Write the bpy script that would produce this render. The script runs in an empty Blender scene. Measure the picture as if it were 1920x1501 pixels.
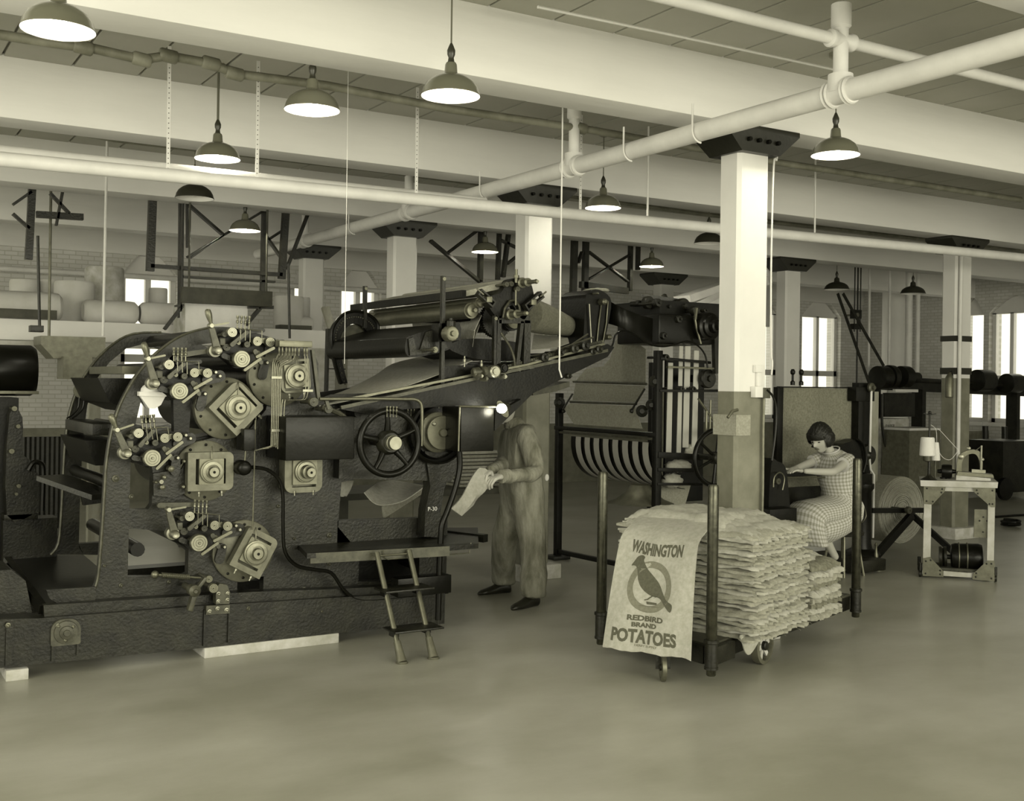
import bpy, bmesh, math, random
from mathutils import Vector, Matrix
from mathutils.geometry import tessellate_polygon
random.seed(7)
PI = math.pi
SC = bpy.context.scene
COL = SC.collection
# ---------------------------------------------------------------- camera
FPX, CAMH, TH, ROLL = 2100.0, 1.58, math.atan(1290/2100), 0.013
cd = bpy.data.cameras.new('camera'); cam = bpy.data.objects.new('camera', cd); COL.objects.link(cam)
cd.sensor_width = 36; cd.lens = 36*FPX/1920; cd.sensor_fit = 'HORIZONTAL'
cd.shift_x = 0; cd.shift_y = -(750.5-719)/1920
cd.clip_start = .05; cd.clip_end = 200
cam.location = (0, 0, CAMH)
cam.rotation_euler = (Matrix.Rotation(-TH, 4, 'Z') @ Matrix.Rotation(PI/2, 4, 'X') @ Matrix.Rotation(ROLL, 4, 'Z')).to_euler()
SC.camera = cam
# ---------------------------------------------------------------- light
w = bpy.data.worlds.new('world'); SC.world = w; w.use_nodes = True
bg = w.node_tree.nodes['Background']; bg.inputs[0].default_value = (1, .97, .76, 1); bg.inputs[1].default_value = 1.1
def area(name, loc, tgt, sx, sy, e):
    l = bpy.data.lights.new(name, 'AREA'); l.shape = 'RECTANGLE'; l.size = sx; l.size_y = sy; l.energy = e; l.color = (1, .965, .76)
    o = bpy.data.objects.new(name, l); COL.objects.link(o); o.location = loc
    o.rotation_euler = (Vector(tgt)-Vector(loc)).to_track_quat('-Z', 'Y').to_euler(); return o
area('added_front_area_light', (4.5, -3.2, 2.2), (5.0, 6, 1.6), 8, 1.8, 275)  # added area light behind the camera; daylight windows there are assumed, none built
area('added_left_area_light', (-2.6, 2.5, 2.2), (3, 6, 1.0), 4, 1.8, 90)  # added area light at the open left side; no windows stand there
vs = SC.view_settings; vs.view_transform = 'Standard'; vs.look = 'None'; vs.gamma = 1; vs.use_curve_mapping = False; vs.exposure = 0.55
# ---------------------------------------------------------------- pixel rays -> points on world planes
SN, CS = math.sin(TH), math.cos(TH)
def ray(px, py):
    u = px-960; v = py-719
    u, v = (u-ROLL*v)/FPX, (v+ROLL*u)/FPX
    return SN+u*CS, CS-u*SN, -v
def q(px, py, Y):
    d = ray(px, py); t = Y/d[1]; return Vector((d[0]*t, Y, CAMH+d[2]*t))
def qx(px, py, X):
    d = ray(px, py); t = X/d[0]; return Vector((X, d[1]*t, CAMH+d[2]*t))
def qz(px, py, Z=0):
    d = ray(px, py); t = (Z-CAMH)/d[2]; return Vector((d[0]*t, d[1]*t, Z))
def qd(px, py, d):
    r = ray(px, py); return Vector((r[0]*d, r[1]*d, CAMH+r[2]*d))
def mpp(p): return (p[0]*SN+p[1]*CS)/FPX
# ---------------------------------------------------------------- materials
def tint(g, k=None):
    b = .66+.3*min(1, g/.6)
    return (g, g*(.985), g*b, 1)
MATS = {}
def mat(n, g, rough=.5, metal=0, var=0, sc=6, bump=0, bsc=40, coat=0, g2=None, stretch=None, dist=.01, spec=None):
    m = bpy.data.materials.new(n); m.use_nodes = True; MATS[n] = m
    nt = m.node_tree; bs = nt.nodes['Principled BSDF']
    bs.inputs['Base Color'].default_value = tint(g); bs.inputs['Roughness'].default_value = rough; bs.inputs['Metallic'].default_value = metal
    if coat: bs.inputs['Coat Weight'].default_value = coat; bs.inputs['Coat Roughness'].default_value = .12
    if spec is not None: bs.inputs['Specular IOR Level'].default_value = spec
    geo = nt.nodes.new('ShaderNodeNewGeometry'); vec = geo.outputs['Position']
    if stretch:
        mp = nt.nodes.new('ShaderNodeMapping'); mp.inputs['Scale'].default_value = stretch; nt.links.new(vec, mp.inputs[0]); vec = mp.outputs[0]
    if var or g2 is not None:
        no = nt.nodes.new('ShaderNodeTexNoise'); no.inputs['Scale'].default_value = sc; no.inputs['Detail'].default_value = 6; no.inputs['Roughness'].default_value = .6
        nt.links.new(vec, no.inputs['Vector'])
        cr = nt.nodes.new('ShaderNodeValToRGB'); cr.color_ramp.elements[0].position = .36; cr.color_ramp.elements[1].position = .66
        a = g*(1-var); b = g2 if g2 is not None else g*(1+var)
        cr.color_ramp.elements[0].color = tint(a); cr.color_ramp.elements[1].color = tint(min(.95, b))
        nt.links.new(no.outputs[0], cr.inputs[0]); nt.links.new(cr.outputs[0], bs.inputs['Base Color'])
    if bump:
        nb = nt.nodes.new('ShaderNodeTexNoise'); nb.inputs['Scale'].default_value = bsc; nb.inputs['Detail'].default_value = 4; nt.links.new(vec, nb.inputs['Vector'])
        bp = nt.nodes.new('ShaderNodeBump'); bp.inputs['Strength'].default_value = bump; bp.inputs['Distance'].default_value = dist
        nt.links.new(nb.outputs[0], bp.inputs['Height']); nt.links.new(bp.outputs[0], bs.inputs['Normal'])
    return m
def brickmat(n, ca, cb, mortar, bw=.15, bh=.055, rough=.6, axis='X', ms=.006):
    m = bpy.data.materials.new(n); m.use_nodes = True; nt = m.node_tree; bs = nt.nodes['Principled BSDF']; bs.inputs['Roughness'].default_value = rough
    geo = nt.nodes.new('ShaderNodeNewGeometry'); sp = nt.nodes.new('ShaderNodeSeparateXYZ'); cb_ = nt.nodes.new('ShaderNodeCombineXYZ')
    nt.links.new(geo.outputs['Position'], sp.inputs[0]); nt.links.new(sp.outputs[axis], cb_.inputs[0]); nt.links.new(sp.outputs['Z'], cb_.inputs[1])
    br = nt.nodes.new('ShaderNodeTexBrick'); br.inputs['Scale'].default_value = 1; br.inputs['Brick Width'].default_value = bw; br.inputs['Row Height'].default_value = bh
    br.inputs['Mortar Size'].default_value = ms; br.inputs['Color1'].default_value = tint(ca); br.inputs['Color2'].default_value = tint(cb); br.inputs['Mortar'].default_value = tint(mortar)
    nt.links.new(cb_.outputs[0], br.inputs[0]); nt.links.new(br.outputs[0], bs.inputs['Base Color'])
    bp = nt.nodes.new('ShaderNodeBump'); bp.inputs['Strength'].default_value = .6; bp.inputs['Distance'].default_value = .01; bp.invert = True
    nt.links.new(br.outputs['Fac'], bp.inputs['Height']); nt.links.new(bp.outputs[0], bs.inputs['Normal']); MATS[n] = m; return m
def emis(n, e, col=(1, .97, .8)):
    m = bpy.data.materials.new(n); m.use_nodes = True; bs = m.node_tree.nodes['Principled BSDF']
    bs.inputs['Emission Color'].default_value = (*col, 1); bs.inputs['Emission Strength'].default_value = e; bs.inputs['Base Color'].default_value = (.8, .8, .7, 1); MATS[n] = m
def checkmat(n, g0, g1, g2, sx=.011, rough=.9):
    # woven gingham check: two sets of stripes over pale cotton
    m = bpy.data.materials.new(n); m.use_nodes = True; nt = m.node_tree; bs = nt.nodes['Principled BSDF']; bs.inputs['Roughness'].default_value = rough
    tc = nt.nodes.new('ShaderNodeTexCoord'); sp = nt.nodes.new('ShaderNodeSeparateXYZ'); nt.links.new(tc.outputs['UV'], sp.inputs[0])
    outs = []
    for ax in 'XY':
        a = nt.nodes.new('ShaderNodeMath'); a.operation = 'FRACT'; nt.links.new(sp.outputs[ax], a.inputs[0])
        b = nt.nodes.new('ShaderNodeMath'); b.operation = 'GREATER_THAN'; b.inputs[1].default_value = .55; nt.links.new(a.outputs[0], b.inputs[0]); outs.append(b)
    ad = nt.nodes.new('ShaderNodeMath'); ad.operation = 'ADD'; nt.links.new(outs[0].outputs[0], ad.inputs[0]); nt.links.new(outs[1].outputs[0], ad.inputs[1])
    hf = nt.nodes.new('ShaderNodeMath'); hf.operation = 'MULTIPLY'; hf.inputs[1].default_value = .5; nt.links.new(ad.outputs[0], hf.inputs[0])
    cr = nt.nodes.new('ShaderNodeValToRGB'); cr.color_ramp.interpolation = 'CONSTANT'
    e = cr.color_ramp.elements; e[0].color = tint(g0); e[0].position = 0; e[1].color = tint(g2); e[1].position = .8; x = e.new(.3); x.color = tint(g1)
    nt.links.new(hf.outputs[0], cr.inputs[0]); nt.links.new(cr.outputs[0], bs.inputs['Base Color']); MATS[n] = m
def glassmat(n):
    m = bpy.data.materials.new(n); m.use_nodes = True; nt = m.node_tree
    bs = nt.nodes['Principled BSDF']; tr = nt.nodes.new('ShaderNodeBsdfTransparent'); mx = nt.nodes.new('ShaderNodeMixShader'); mx.inputs[0].default_value = .08
    bs.inputs['Roughness'].default_value = .05
    nt.links.new(tr.outputs[0], mx.inputs[1]); nt.links.new(bs.outputs[0], mx.inputs[2]); nt.links.new(mx.outputs[0], nt.nodes['Material Output'].inputs[0]); MATS[n] = m
mat('white_paint', .74, .55, var=.05, sc=1.5, bump=.15, bsc=8)
mat('beam_paint', .72, .6, var=.07, sc=1.2, bump=.25, bsc=9, stretch=(.25, 1, 1.5))
mat('pipe_white', .7, .5, var=.06, sc=6)
mat('pipe_dark', .2, .5, var=.3)
mat('ceiling_paint', .4, .7, var=.08, sc=1)
mat('seam', .06, .8)
mat('wainscot', .19, .5, var=.2, sc=5)
mat('cap_black', .018, .4, bump=.2, bsc=25)
mat('floor_concrete', .34, .3, g2=.44, var=.12, sc=.9, bump=.04, bsc=30, spec=.5, stretch=(.8,1.3,1))
mat('concrete_pale', .5, .8, var=.2, sc=10)
mat('iron_black', .005, .36, var=.5, sc=14, bump=.3, bsc=60, dist=.004, spec=.22)
mat('iron_gloss', .005, .3, bump=.25, bsc=30, dist=.004, spec=.22)
mat('stake_iron', .035, .25, metal=.6, g2=.07, sc=30, bump=.1)
mat('iron_worn', .02, .36, g2=.005, sc=9, bump=.45, bsc=60, dist=.005, spec=.35)
mat('iron_grey', .045, .42, g2=.09, sc=20, bump=.2, bsc=80, metal=.2, dist=.003)
mat('steel', .32, .38, metal=.8, g2=.24, sc=25)
mat('steel_dull', .18, .4, metal=.7, g2=.14, sc=25)
mat('brass', .24, .38, metal=.8, g2=.18, sc=30)
mat('plate_grey', .17, .42, metal=.35, g2=.115, sc=18, bump=.1)
mat('dark_void', .006, .9)
mat('shade_green', .13, .25, coat=.4)
mat('shade_black', .03, .35)
mat('shade_inside', .85, .4)
emis('bulb', 22)
mat('cord', .1, .7)
mat('burlap', .33, .95, var=.14, sc=60, bump=.5, bsc=420, dist=.003)
mat('burlap_dark', .2, .95, var=.2, sc=60, bump=.5, bsc=420, dist=.003)
mat('burlap_light', .42, .95, var=.12, sc=40, bump=.5, bsc=380, dist=.003)
mat('sack_ink', .1, .95, var=.15, sc=80)
mat('ink_soft', .2, .95, var=.12, sc=80)
mat('paper', .6, .9, var=.06, sc=6)
mat('wrap_paper', .56, .85, var=.06, sc=4, bump=.3, bsc=8)
mat('stripe_white', .5, .8)
mat('wood', .3, .6, var=.25, sc=9, stretch=(1, 1, .3), bump=.2)
mat('wood_pale', .5, .6, var=.15, sc=9, bump=.1)
mat('wood_dark', .05, .6, var=.3, sc=9)
mat('skin', .46, .55); mat('hair', .01, .5, bump=.4, bsc=90)
mat('denim', .17, .95, g2=.1, sc=9, bump=.4, bsc=30)
mat('denim_light', .33, .95, g2=.14, sc=8, bump=.6, bsc=26, stretch=(1.6, 1.6, .5), dist=.02)  # vertical light and dark streaks paint crease shading into the cloth colour
mat('leather', .02, .3); mat('sock', .55, .9)
mat('thread', .78, .8, bump=.3, bsc=200)
mat('pale_paint_text', .75, .7)
mat('black_band', .02, .6)
glassmat('window_glass')
checkmat('gingham', .62, .44, .3)
brickmat('brick_back', .64, .56, .48, axis='X')
brickmat('brick_right', .64, .56, .48, axis='Y')
# ---------------------------------------------------------------- mesh builder
class B:
    def __init__(s): s.bm = bmesh.new()
    def _face(s, vs):
        try: return s.bm.faces.new(vs)
        except ValueError: return None
    def hexa(s, c):   # 8 corners, bottom 4 then top 4
        v = [s.bm.verts.new(p) for p in c]
        for f in ((3, 2, 1, 0), (4, 5, 6, 7), (0, 1, 5, 4), (1, 2, 6, 5), (2, 3, 7, 6), (3, 0, 4, 7)): s._face([v[i] for i in f])
        return v
    def box(s, x0, x1, y0, y1, z0, z1, bev=0):
        x0, x1 = min(x0, x1), max(x0, x1); y0, y1 = min(y0, y1), max(y0, y1); z0, z1 = min(z0, z1), max(z0, z1)
        v = s.hexa([(x0, y0, z0), (x1, y0, z0), (x1, y1, z0), (x0, y1, z0), (x0, y0, z1), (x1, y0, z1), (x1, y1, z1), (x0, y1, z1)])
        if bev:
            es = list({e for a in v for e in a.link_edges})
            bmesh.ops.bevel(s.bm, geom=es, offset=bev, segments=2, affect='EDGES', profile=.6)
        return s
    def beam(s, p0, p1, w, h, up=(0, 0, 1), bev=0):   # bar of w (side) x h (up) from p0 to p1
        p0 = Vector(p0); p1 = Vector(p1); a = (p1-p0).normalized(); u = Vector(up); sd = a.cross(u)
        if sd.length < 1e-4: sd = a.cross(Vector((0, 1, 0)))
        sd.normalize(); u = sd.cross(a).normalized(); c = []
        for p in (p0, p1):
            for i, j in ((-1, -1), (1, -1), (1, 1), (-1, 1)): c.append(p+sd*w/2*i+u*h/2*j)
        v = s.hexa(c)
        if bev: bmesh.ops.bevel(s.bm, geom=list({e for a in v for e in a.link_edges}), offset=bev, segments=2, affect='EDGES', profile=.6)
        return s
    def lathe(s, o, ax, prof, n=24, cap=True, ref=None, rx=1):
        o = Vector(o); ax = Vector(ax).normalized(); t = Vector(ref) if ref else (Vector((0, 0, 1)) if abs(ax.z) < .9 else Vector((1, 0, 0)))
        u = ax.cross(t).normalized(); v = ax.cross(u); rings = []
        for r, h in prof:
            rings.append([s.bm.verts.new(o+ax*h+u*(math.cos(2*PI*k/n)*r*rx)+v*(math.sin(2*PI*k/n)*r)) for k in range(n)])
        for a, b in zip(rings, rings[1:]):
            for k in range(n): s._face([a[k], a[(k+1) % n], b[(k+1) % n], b[k]])
        if cap:
            s._face(rings[0][::-1]); s._face(rings[-1])
        return s
    def cyl(s, p0, p1, r, r1=None, n=16):
        p0 = Vector(p0); p1 = Vector(p1); L = (p1-p0).length
        return s.lathe(p0, p1-p0, [(r, 0), (r if r1 is None else r1, L)], n)
    def tube(s, pts, r, n=8, closed=False, flat=1):
        P = [Vector(p) for p in pts]; N = len(P); rings = []; rr = r if isinstance(r, (list, tuple)) else [r]*N; u = None
        for i in range(N):
            if closed: t = P[(i+1) % N]-P[i-1]
            else: t = P[min(i+1, N-1)]-P[max(i-1, 0)]
            if t.length < 1e-9: t = Vector((0, 0, 1))
            t.normalize()
            if u is None: u = t.cross(Vector((0, 0, 1)) if abs(t.z) < .9 else Vector((1, 0, 0))).normalized()
            else:
                u = u-t*u.dot(t)
                if u.length < 1e-6: u = t.orthogonal()
                u.normalize()
            v = t.cross(u); rings.append([s.bm.verts.new(P[i]+u*math.cos(2*PI*k/n)*rr[i]+v*math.sin(2*PI*k/n)*rr[i]*flat) for k in range(n)])
        pr = list(zip(rings, rings[1:]))
        if closed: pr.append((rings[-1], rings[0]))
        for a, b in pr:
            for k in range(n): s._face([a[k], a[(k+1) % n], b[(k+1) % n], b[k]])
        if not closed: s._face(rings[0][::-1]); s._face(rings[-1])
        return s
    def ball(s, c, r, n=12, sc=(1, 1, 1), rot=None):
        g = bmesh.ops.create_uvsphere(s.bm, u_segments=n, v_segments=max(6, n*2//3), radius=r)
        m = Matrix.Translation(Vector(c)) @ (rot or Matrix()) @ Matrix.Diagonal((*sc, 1))
        bmesh.ops.transform(s.bm, matrix=m, verts=g['verts']); return s
    def prism(s, loops, off):   # loops: list of lists of 3D points (outer, holes), extruded by off
        off = Vector(off); L = [[Vector(p) for p in l] for l in loops]; flat = [p for l in L for p in l]
        tr = tessellate_polygon(L); a = [s.bm.verts.new(p) for p in flat]; b = [s.bm.verts.new(p+off) for p in flat]
        for t in tr:
            s._face([a[i] for i in t]); s._face([b[i] for i in reversed(t)])
        k = 0
        for l in L:
            n = len(l)
            for i in range(n): s._face([a[k+i], a[k+(i+1) % n], b[k+(i+1) % n], b[k+i]])
            k += n
        return s
    def plate(s, px, Y, t, holes=()):   # outline read off on the plane Y, t thick towards the back
        return s.prism([[q(x, y, Y) for x, y in l] for l in [px, *holes]], (0, t, 0))
    def sheet(s, grid, th=.004):   # grid of 3D points, closed slab
        G = [[Vector(p) for p in r] for r in grid]; nr, nc = len(G), len(G[0])
        def nrm(i, j):
            a = G[min(i+1, nr-1)][j]-G[max(i-1, 0)][j]; b = G[i][min(j+1, nc-1)]-G[i][max(j-1, 0)]; n = a.cross(b)
            return n.normalized() if n.length > 1e-9 else Vector((0, 0, 1))
        A = [[s.bm.verts.new(G[i][j]+nrm(i, j)*th/2) for j in range(nc)] for i in range(nr)]
        C = [[s.bm.verts.new(G[i][j]-nrm(i, j)*th/2) for j in range(nc)] for i in range(nr)]
        for i in range(nr-1):
            for j in range(nc-1):
                s._face([A[i][j], A[i+1][j], A[i+1][j+1], A[i][j+1]]); s._face([C[i][j], C[i][j+1], C[i+1][j+1], C[i+1][j]])
        for i in range(nr-1):
            s._face([A[i][0], C[i][0], C[i+1][0], A[i+1][0]]); s._face([A[i][-1], A[i+1][-1], C[i+1][-1], C[i][-1]])
        for j in range(nc-1):
            s._face([A[0][j], A[0][j+1], C[0][j+1], C[0][j]]); s._face([A[-1][j], C[-1][j], C[-1][j+1], A[-1][j+1]])
        return s
    def build(s, name, m, parent=None, ang=40, struct=False):
        bm = s.bm; bmesh.ops.recalc_face_normals(bm, faces=bm.faces[:])
        if parent is not None:
            root = parent
            while root.parent: root = root.parent
            org = root.location.copy()
        else:
            vs = [v.co for v in bm.verts]
            org = Vector(((min(v.x for v in vs)+max(v.x for v in vs))/2, (min(v.y for v in vs)+max(v.y for v in vs))/2, min(v.z for v in vs)))
        bmesh.ops.translate(bm, vec=-org, verts=bm.verts[:])
        me = bpy.data.meshes.new(name); bm.to_mesh(me); bm.free()
        for p in me.polygons: p.use_smooth = True
        me.set_sharp_from_angle(angle=math.radians(ang))
        me.materials.append(MATS[m] if isinstance(m, str) else m)
        o = bpy.data.objects.new(name, me); COL.objects.link(o)
        if parent is not None: o.parent = parent
        else: o.location = org
        if struct: o['kind'] = 'structure'
        return o
def tag(o, label, cat, group=None, kind=None):
    o['label'] = label; o['category'] = cat
    if group: o['group'] = group
    if kind: o['kind'] = kind
    return o
def thing(name, label, cat, loc=(0, 0, 0), group=None):
    o = bpy.data.objects.new(name, None); COL.objects.link(o); o.location = loc; o.empty_display_size = .2
    return tag(o, label, cat, group)
def dup(root, loc, label=None, rotz=None, scale=None):
    r = root.copy(); COL.objects.link(r); r.location = loc
    if rotz is not None: r.rotation_euler = (0, 0, rotz)
    if scale is not None: r.scale = scale
    if label: r['label'] = label
    for ch in list(root.children):
        c = ch.copy(); COL.objects.link(c); c.parent = r
        for g in list(ch.children):
            d = g.copy(); COL.objects.link(d); d.parent = c
    return r
def catmull(P, k=6, closed=False):
    P = [Vector(p) for p in P]; n = len(P); out = []
    for i in range(n if closed else n-1):
        p0, p1, p2, p3 = (P[(i-1) % n], P[i], P[(i+1) % n], P[(i+2) % n]) if closed else (P[max(i-1, 0)], P[i], P[i+1], P[min(i+2, n-1)])
        for j in range(k):
            t = j/k; out.append(.5*((2*p1)+(p2-p0)*t+(2*p0-5*p1+4*p2-p3)*t*t+(3*p1-p0-3*p2+p3)*t**3))
    if not closed: out.append(P[-1])
    return out
def sm2(P, k=5, closed=True): return [(p.x, p.y) for p in catmull([(a, b, 0) for a, b in P], k, closed)]
# ================================================================ THE SETTING
CZ, BZ = 3.57, 3.19      # ceiling, underside of beams
WY, WX = 15.0, 17.2      # back wall, right wall
B().box(-4, WX+.3, -4, WY+.3, -.12, 0).build('floor', 'floor_concrete', struct=True)
B().box(-4, WX+.3, -4, WY+.3, CZ+.03, CZ+.2).build('ceiling', 'ceiling_paint', struct=True)
# ceiling planking: boards with dark joints between them, running along Y
b = B(); x = -4
while x < WX: b.box(x+.009, x+.40, -4, WY, CZ, CZ+.028); x += .41
b.build('ceiling', 'ceiling_paint', struct=True)
# beams
for i in range(-1, 5):
    y = 5.12+2.46*i
    B().box(-4, WX, y, y+.3, BZ, CZ+.02, bev=.008).build('trim_%d' % (i+2), 'beam_paint', struct=True)
def wall_with_windows(name, mt, axis, pos, a0, a1, wins, z1=CZ, t=.35):
    # wins: (a_lo, a_hi, z_lo, z_hi, arch rise)
    outer = [(a0, 0), (a1, 0), (a1, z1), (a0, z1)]; holes = []
    for lo, hi, zl, zh, rise in wins:
        h = [(lo, zl), (hi, zl), (hi, zh)]
        n = 8
        for k in range(1, n): f = k/n; h.append((hi+(lo-hi)*f, zh+rise*math.sin(PI*f)))
        h.append((lo, zh)); holes.append(h)
    P = (lambda a, z: (a, pos, z)) if axis == 'Y' else (lambda a, z: (pos, a, z))
    B().prism([[P(a, z) for a, z in l] for l in [outer, *holes]], (0, t, 0) if axis == 'Y' else (t, 0, 0)).build(name, mt, struct=True)
nwin = [0]
def window(axis, pos, lo, hi, zl, zh, rise, rails, mull, fill_top=None):
    nwin[0] += 1
    root = thing('window_%d' % nwin[0], '', '', (0, 0, 0)); del root['label']; del root['category']; root['kind'] = 'structure'
    b = B(); t = .07
    def bx(a0, a1, z0, z1, d0=.1, d1=.18):
        if axis == 'Y': b.box(a0, a1, pos+d0, pos+d1, z0, z1)
        else: b.box(pos+d0, pos+d1, a0, a1, z0, z1)
    bx(lo, lo+t, zl, zh); bx(hi-t, hi, zl, zh); bx(lo, hi, zl, zl+t); bx(lo, hi, zh-.02, zh+t); bx(lo, hi, zh+t, zh+rise, .12, .16)
    for z in rails: bx(lo, hi, z-.05, z+.05)
    for m_ in mull: bx(m_-.035, m_+.035, zl, zh)
    b.build('window_frame', 'white_paint', root)
    b = B()
    if axis == 'Y': b.box(lo+.02, hi-.02, pos+.135, pos+.14, zl+.02, zh)
    else: b.box(pos+.135, pos+.14, lo+.02, hi-.02, zl+.02, zh)
    b.build('pane', 'window_glass', root)
    b = B()
    if axis == 'Y': b.box(lo-.05, hi+.05, pos-.06, pos+.1, zl-.06, zl)
    else: b.box(pos-.06, pos+.1, lo-.05, hi+.05, zl-.06, zl)
    b.build('window_sill', 'white_paint', root)
def ax(px, Y): return q(px, 650, Y).x
def zx(px, py, Y): return q(px, py, Y).z
ZT = 2.93
wn = []
c1, c2 = ax(1503, WY), ax(1566, WY); W_ = c2-c1+.2
for lo, hi in ((c1-.02, c2+.12), (ax(1395, WY), ax(1460, WY)), (ax(634, WY), ax(712, WY)), (ax(545, WY), ax(600, WY)), (ax(225, WY), ax(330, WY))):
    wn.append((lo, hi, 1.0 if lo > 8 or hi < 5.2 else 2.05, ZT, .33))
wall_with_windows('wall_back', 'brick_back', 'Y', WY, -4, WX+.3, wn)
for lo, hi, zl, zh, r in wn: window('Y', WY, lo, hi, zl, zh, r, [1.85] if zl < 1.5 else [], [(lo+hi)/2])
wr = []
for pl, pr in ((1798, 1842), (1852, 1950)):
    ya, yb = qx(pr, 650, WX).y, qx(pl, 650, WX).y
    wr.append((ya, yb, 1.02, qx(1880, 561, WX).z, .28))
wall_with_windows('wall_right', 'brick_right', 'X', WX, -4, WY, wr)
for k, (lo, hi, zl, zh, r) in enumerate(wr): window('X', WX, lo, hi, zl, zh, r, [1.78], [] if k == 0 else [lo+(hi-lo)*.62])
# wainscot band along the foot of the back wall
B().box(-4, WX, WY-.02, WY, 0, .95).build('baseboard_back', 'wainscot', struct=True)
# columns with black cast caps
CW, CD = .262, .262*.72
def column(i, x, y, bands=False):
    root = thing('column', 'x', 'column', (x, y, 0), 'square white columns under the beams')
    root['kind'] = 'structure'; del root['label']; del root['category']; del root['group']; root.name = 'trim_%d' % (20+i)
    def shaft(z0, z1, m, n='shaft'):
        c = .022; X0, X1, Y0, Y1 = x-CW/2, x+CW/2, y-CD/2, y+CD/2
        l = [(X0+c, Y0, z0), (X1-c, Y0, z0), (X1, Y0+c, z0), (X1, Y1-c, z0), (X1-c, Y1, z0), (X0+c, Y1, z0), (X0, Y1-c, z0), (X0, Y0+c, z0)]
        B().prism([l], (0, 0, z1-z0)).build(n, m, root)
    wz = 1.7 if bands else 1.55
    shaft(.12, wz, 'wainscot', 'lower_shaft'); shaft(wz, 3.07, 'white_paint')
    if bands:
        for z, dz in ((1.74, .07), (2.09, .06)):
            B().box(x-CW/2-.003, x+CW/2+.003, y-CD/2-.003, y+CD/2+.003, z, z+dz).build('painted_band', 'black_band', root)
    B().box(x-.2, x+.2, y-.17, y+.17, 0, .12, bev=.01).build('footing', 'concrete_pale', root)
    b = B(); t0 = .16; t1 = .31
    b.hexa([(x-t0, y-.15, 3.03), (x+t0, y-.15, 3.03), (x+t0, y+.15, 3.03), (x-t0, y+.15, 3.03), (x-t1, y-.17, BZ-.03), (x+t1, y-.17, BZ-.03), (x+t1, y+.17, BZ-.03), (x-t1, y+.17, BZ-.03)])
    b.box(x-t1, x+t1, y-.17, y+.17, BZ-.03, BZ, bev=.004)
    cap = b.build('cap', 'cap_black', root)
    b = B()
    for k in (-1.5, -.5, .5, 1.5):
        for sy in (-1, 1): b.cyl((x+k*.08, y+sy*.15, 3.1), (x+k*.08, y+sy*.185, 3.1), .014, n=6)
    b.build('bolt_head', 'iron_black', cap)
for k in range(4): column(k, 4.94, 5.27+2.46*k)
for k in range(4): column(k+4, 10.32, 5.27+2.46*k, bands=(k == 1))

# ================================================================ LAMPS
def add_point(name, loc, e, r=.05):
    l = bpy.data.lights.new(name, 'POINT'); l.energy = e; l.shadow_soft_size = r; l.color = (1, .96, .76)
    o = bpy.data.objects.new(name, l); COL.objects.link(o); o.location = loc; return o
def lamp(px, py, z, label, on=True, cordtop=CZ, stem=0, dia=.285, shade='shade_green', px_top=None):
    p = qz(px, py, z); x, y = p.x, p.y; R = dia/2
    root = thing('pendant_lamp', label, 'lamp', (x, y, z), 'enamel pendant lamps over the floor')
    prof = [(R*1.0, 0), (R*1.0, .006), (R*.97, .014), (R*.93, .035), (R*.82, .062), (R*.62, .085), (R*.42, .098), (R*.25, .104), (R*.22, .115), (R*.2, .15), (R*.17, .16)]
    b = B(); b.lathe((x, y, z), (0, 0, 1), prof, 40, cap=False); sh = b.build('lamp_shade', shade, root, 60)
    inn = [(R*.985, .001), (R*.95, .012), (R*.91, .033), (R*.80, .059), (R*.60, .081), (R*.40, .094), (R*.1, .098)]
    b = B(); b.lathe((x, y, z), (0, 0, 1), inn, 40, cap=False); b.build('reflector', 'shade_inside', root, 60)
    b = B(); b.ball((x, y, z+.055), .034, 14, (1, 1, 1.25)); b.build('bulb', 'bulb' if on else 'shade_inside', root)
    b = B(); b.lathe((x, y, z+.155), (0, 0, 1), [(R*.18, 0), (.016, .012), (.013, .03), (.019, .045), (.02, .065), (.012, .085), (.005, .1)], 16); b.build('socket', 'shade_black', root)
    b = B()
    if stem: b.cyl((x, y, z+.24), (x, y, cordtop), .008, n=8)
    else: b.cyl((x, y, z+.24), (x, y, cordtop), .004, n=6)
    b.build('cord', 'cord', root)
    b = B(); b.lathe((x, y, cordtop), (0, 0, -1), [(.045, 0), (.045, .025), (.02, .04)], 12); b.build('ceiling_rose', 'pipe_dark', root)
    if on: add_point('lamp_bulb_light', (x, y, z+.03), 21, .03)
    return root
lamp(92, 80, 2.95, 'large lit enamel pendant lamp at the top left corner, cropped by the frame', stem=1)
lamp(831, 184, 2.95, 'lit pendant lamp on a cord in front of the foremost white beam', dia=.285)
lamp(572, 217, 2.97, 'lit pendant lamp just right of the rod-hung lamp, over the tubes of the press')
lamp(397, 313, 2.97, 'lit pendant lamp hung on a grey rod from a round ceiling box', stem=1)
lamp(1122, 386, 2.97, 'lit pendant lamp over the striped drum machine, between second and nearest columns')
lamp(1555, 276, 2.96, 'lit pendant lamp right of the nearest column, below the pipe tee')
lamp(903, 474, 2.97, 'small lit pendant lamp above the roller turret of the conveyor')
lamp(452, 446, 2.97, 'small lit pendant lamp in front of the dark hanging framework at left')
lamp(1216, 493, 2.97, 'small lit pendant lamp above the round hub of the bag machine')
lamp(1322, 447, 2.95, 'unlit dark pendant lamp left of the nearest column', on=False, shade='shade_black')
lamp(356, 388, 2.93, 'unlit dark pendant lamp touching the white pipes over the left shelf', on=False, shade='shade_black')
lamp(1564, 527, 2.93, 'unlit black pendant lamp in front of the back window at right', on=False, shade='shade_black', dia=.34)
lamp(1707, 531, 2.9, 'unlit black pendant lamp beside the banded column at right', on=False, shade='shade_black', dia=.34)

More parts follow.
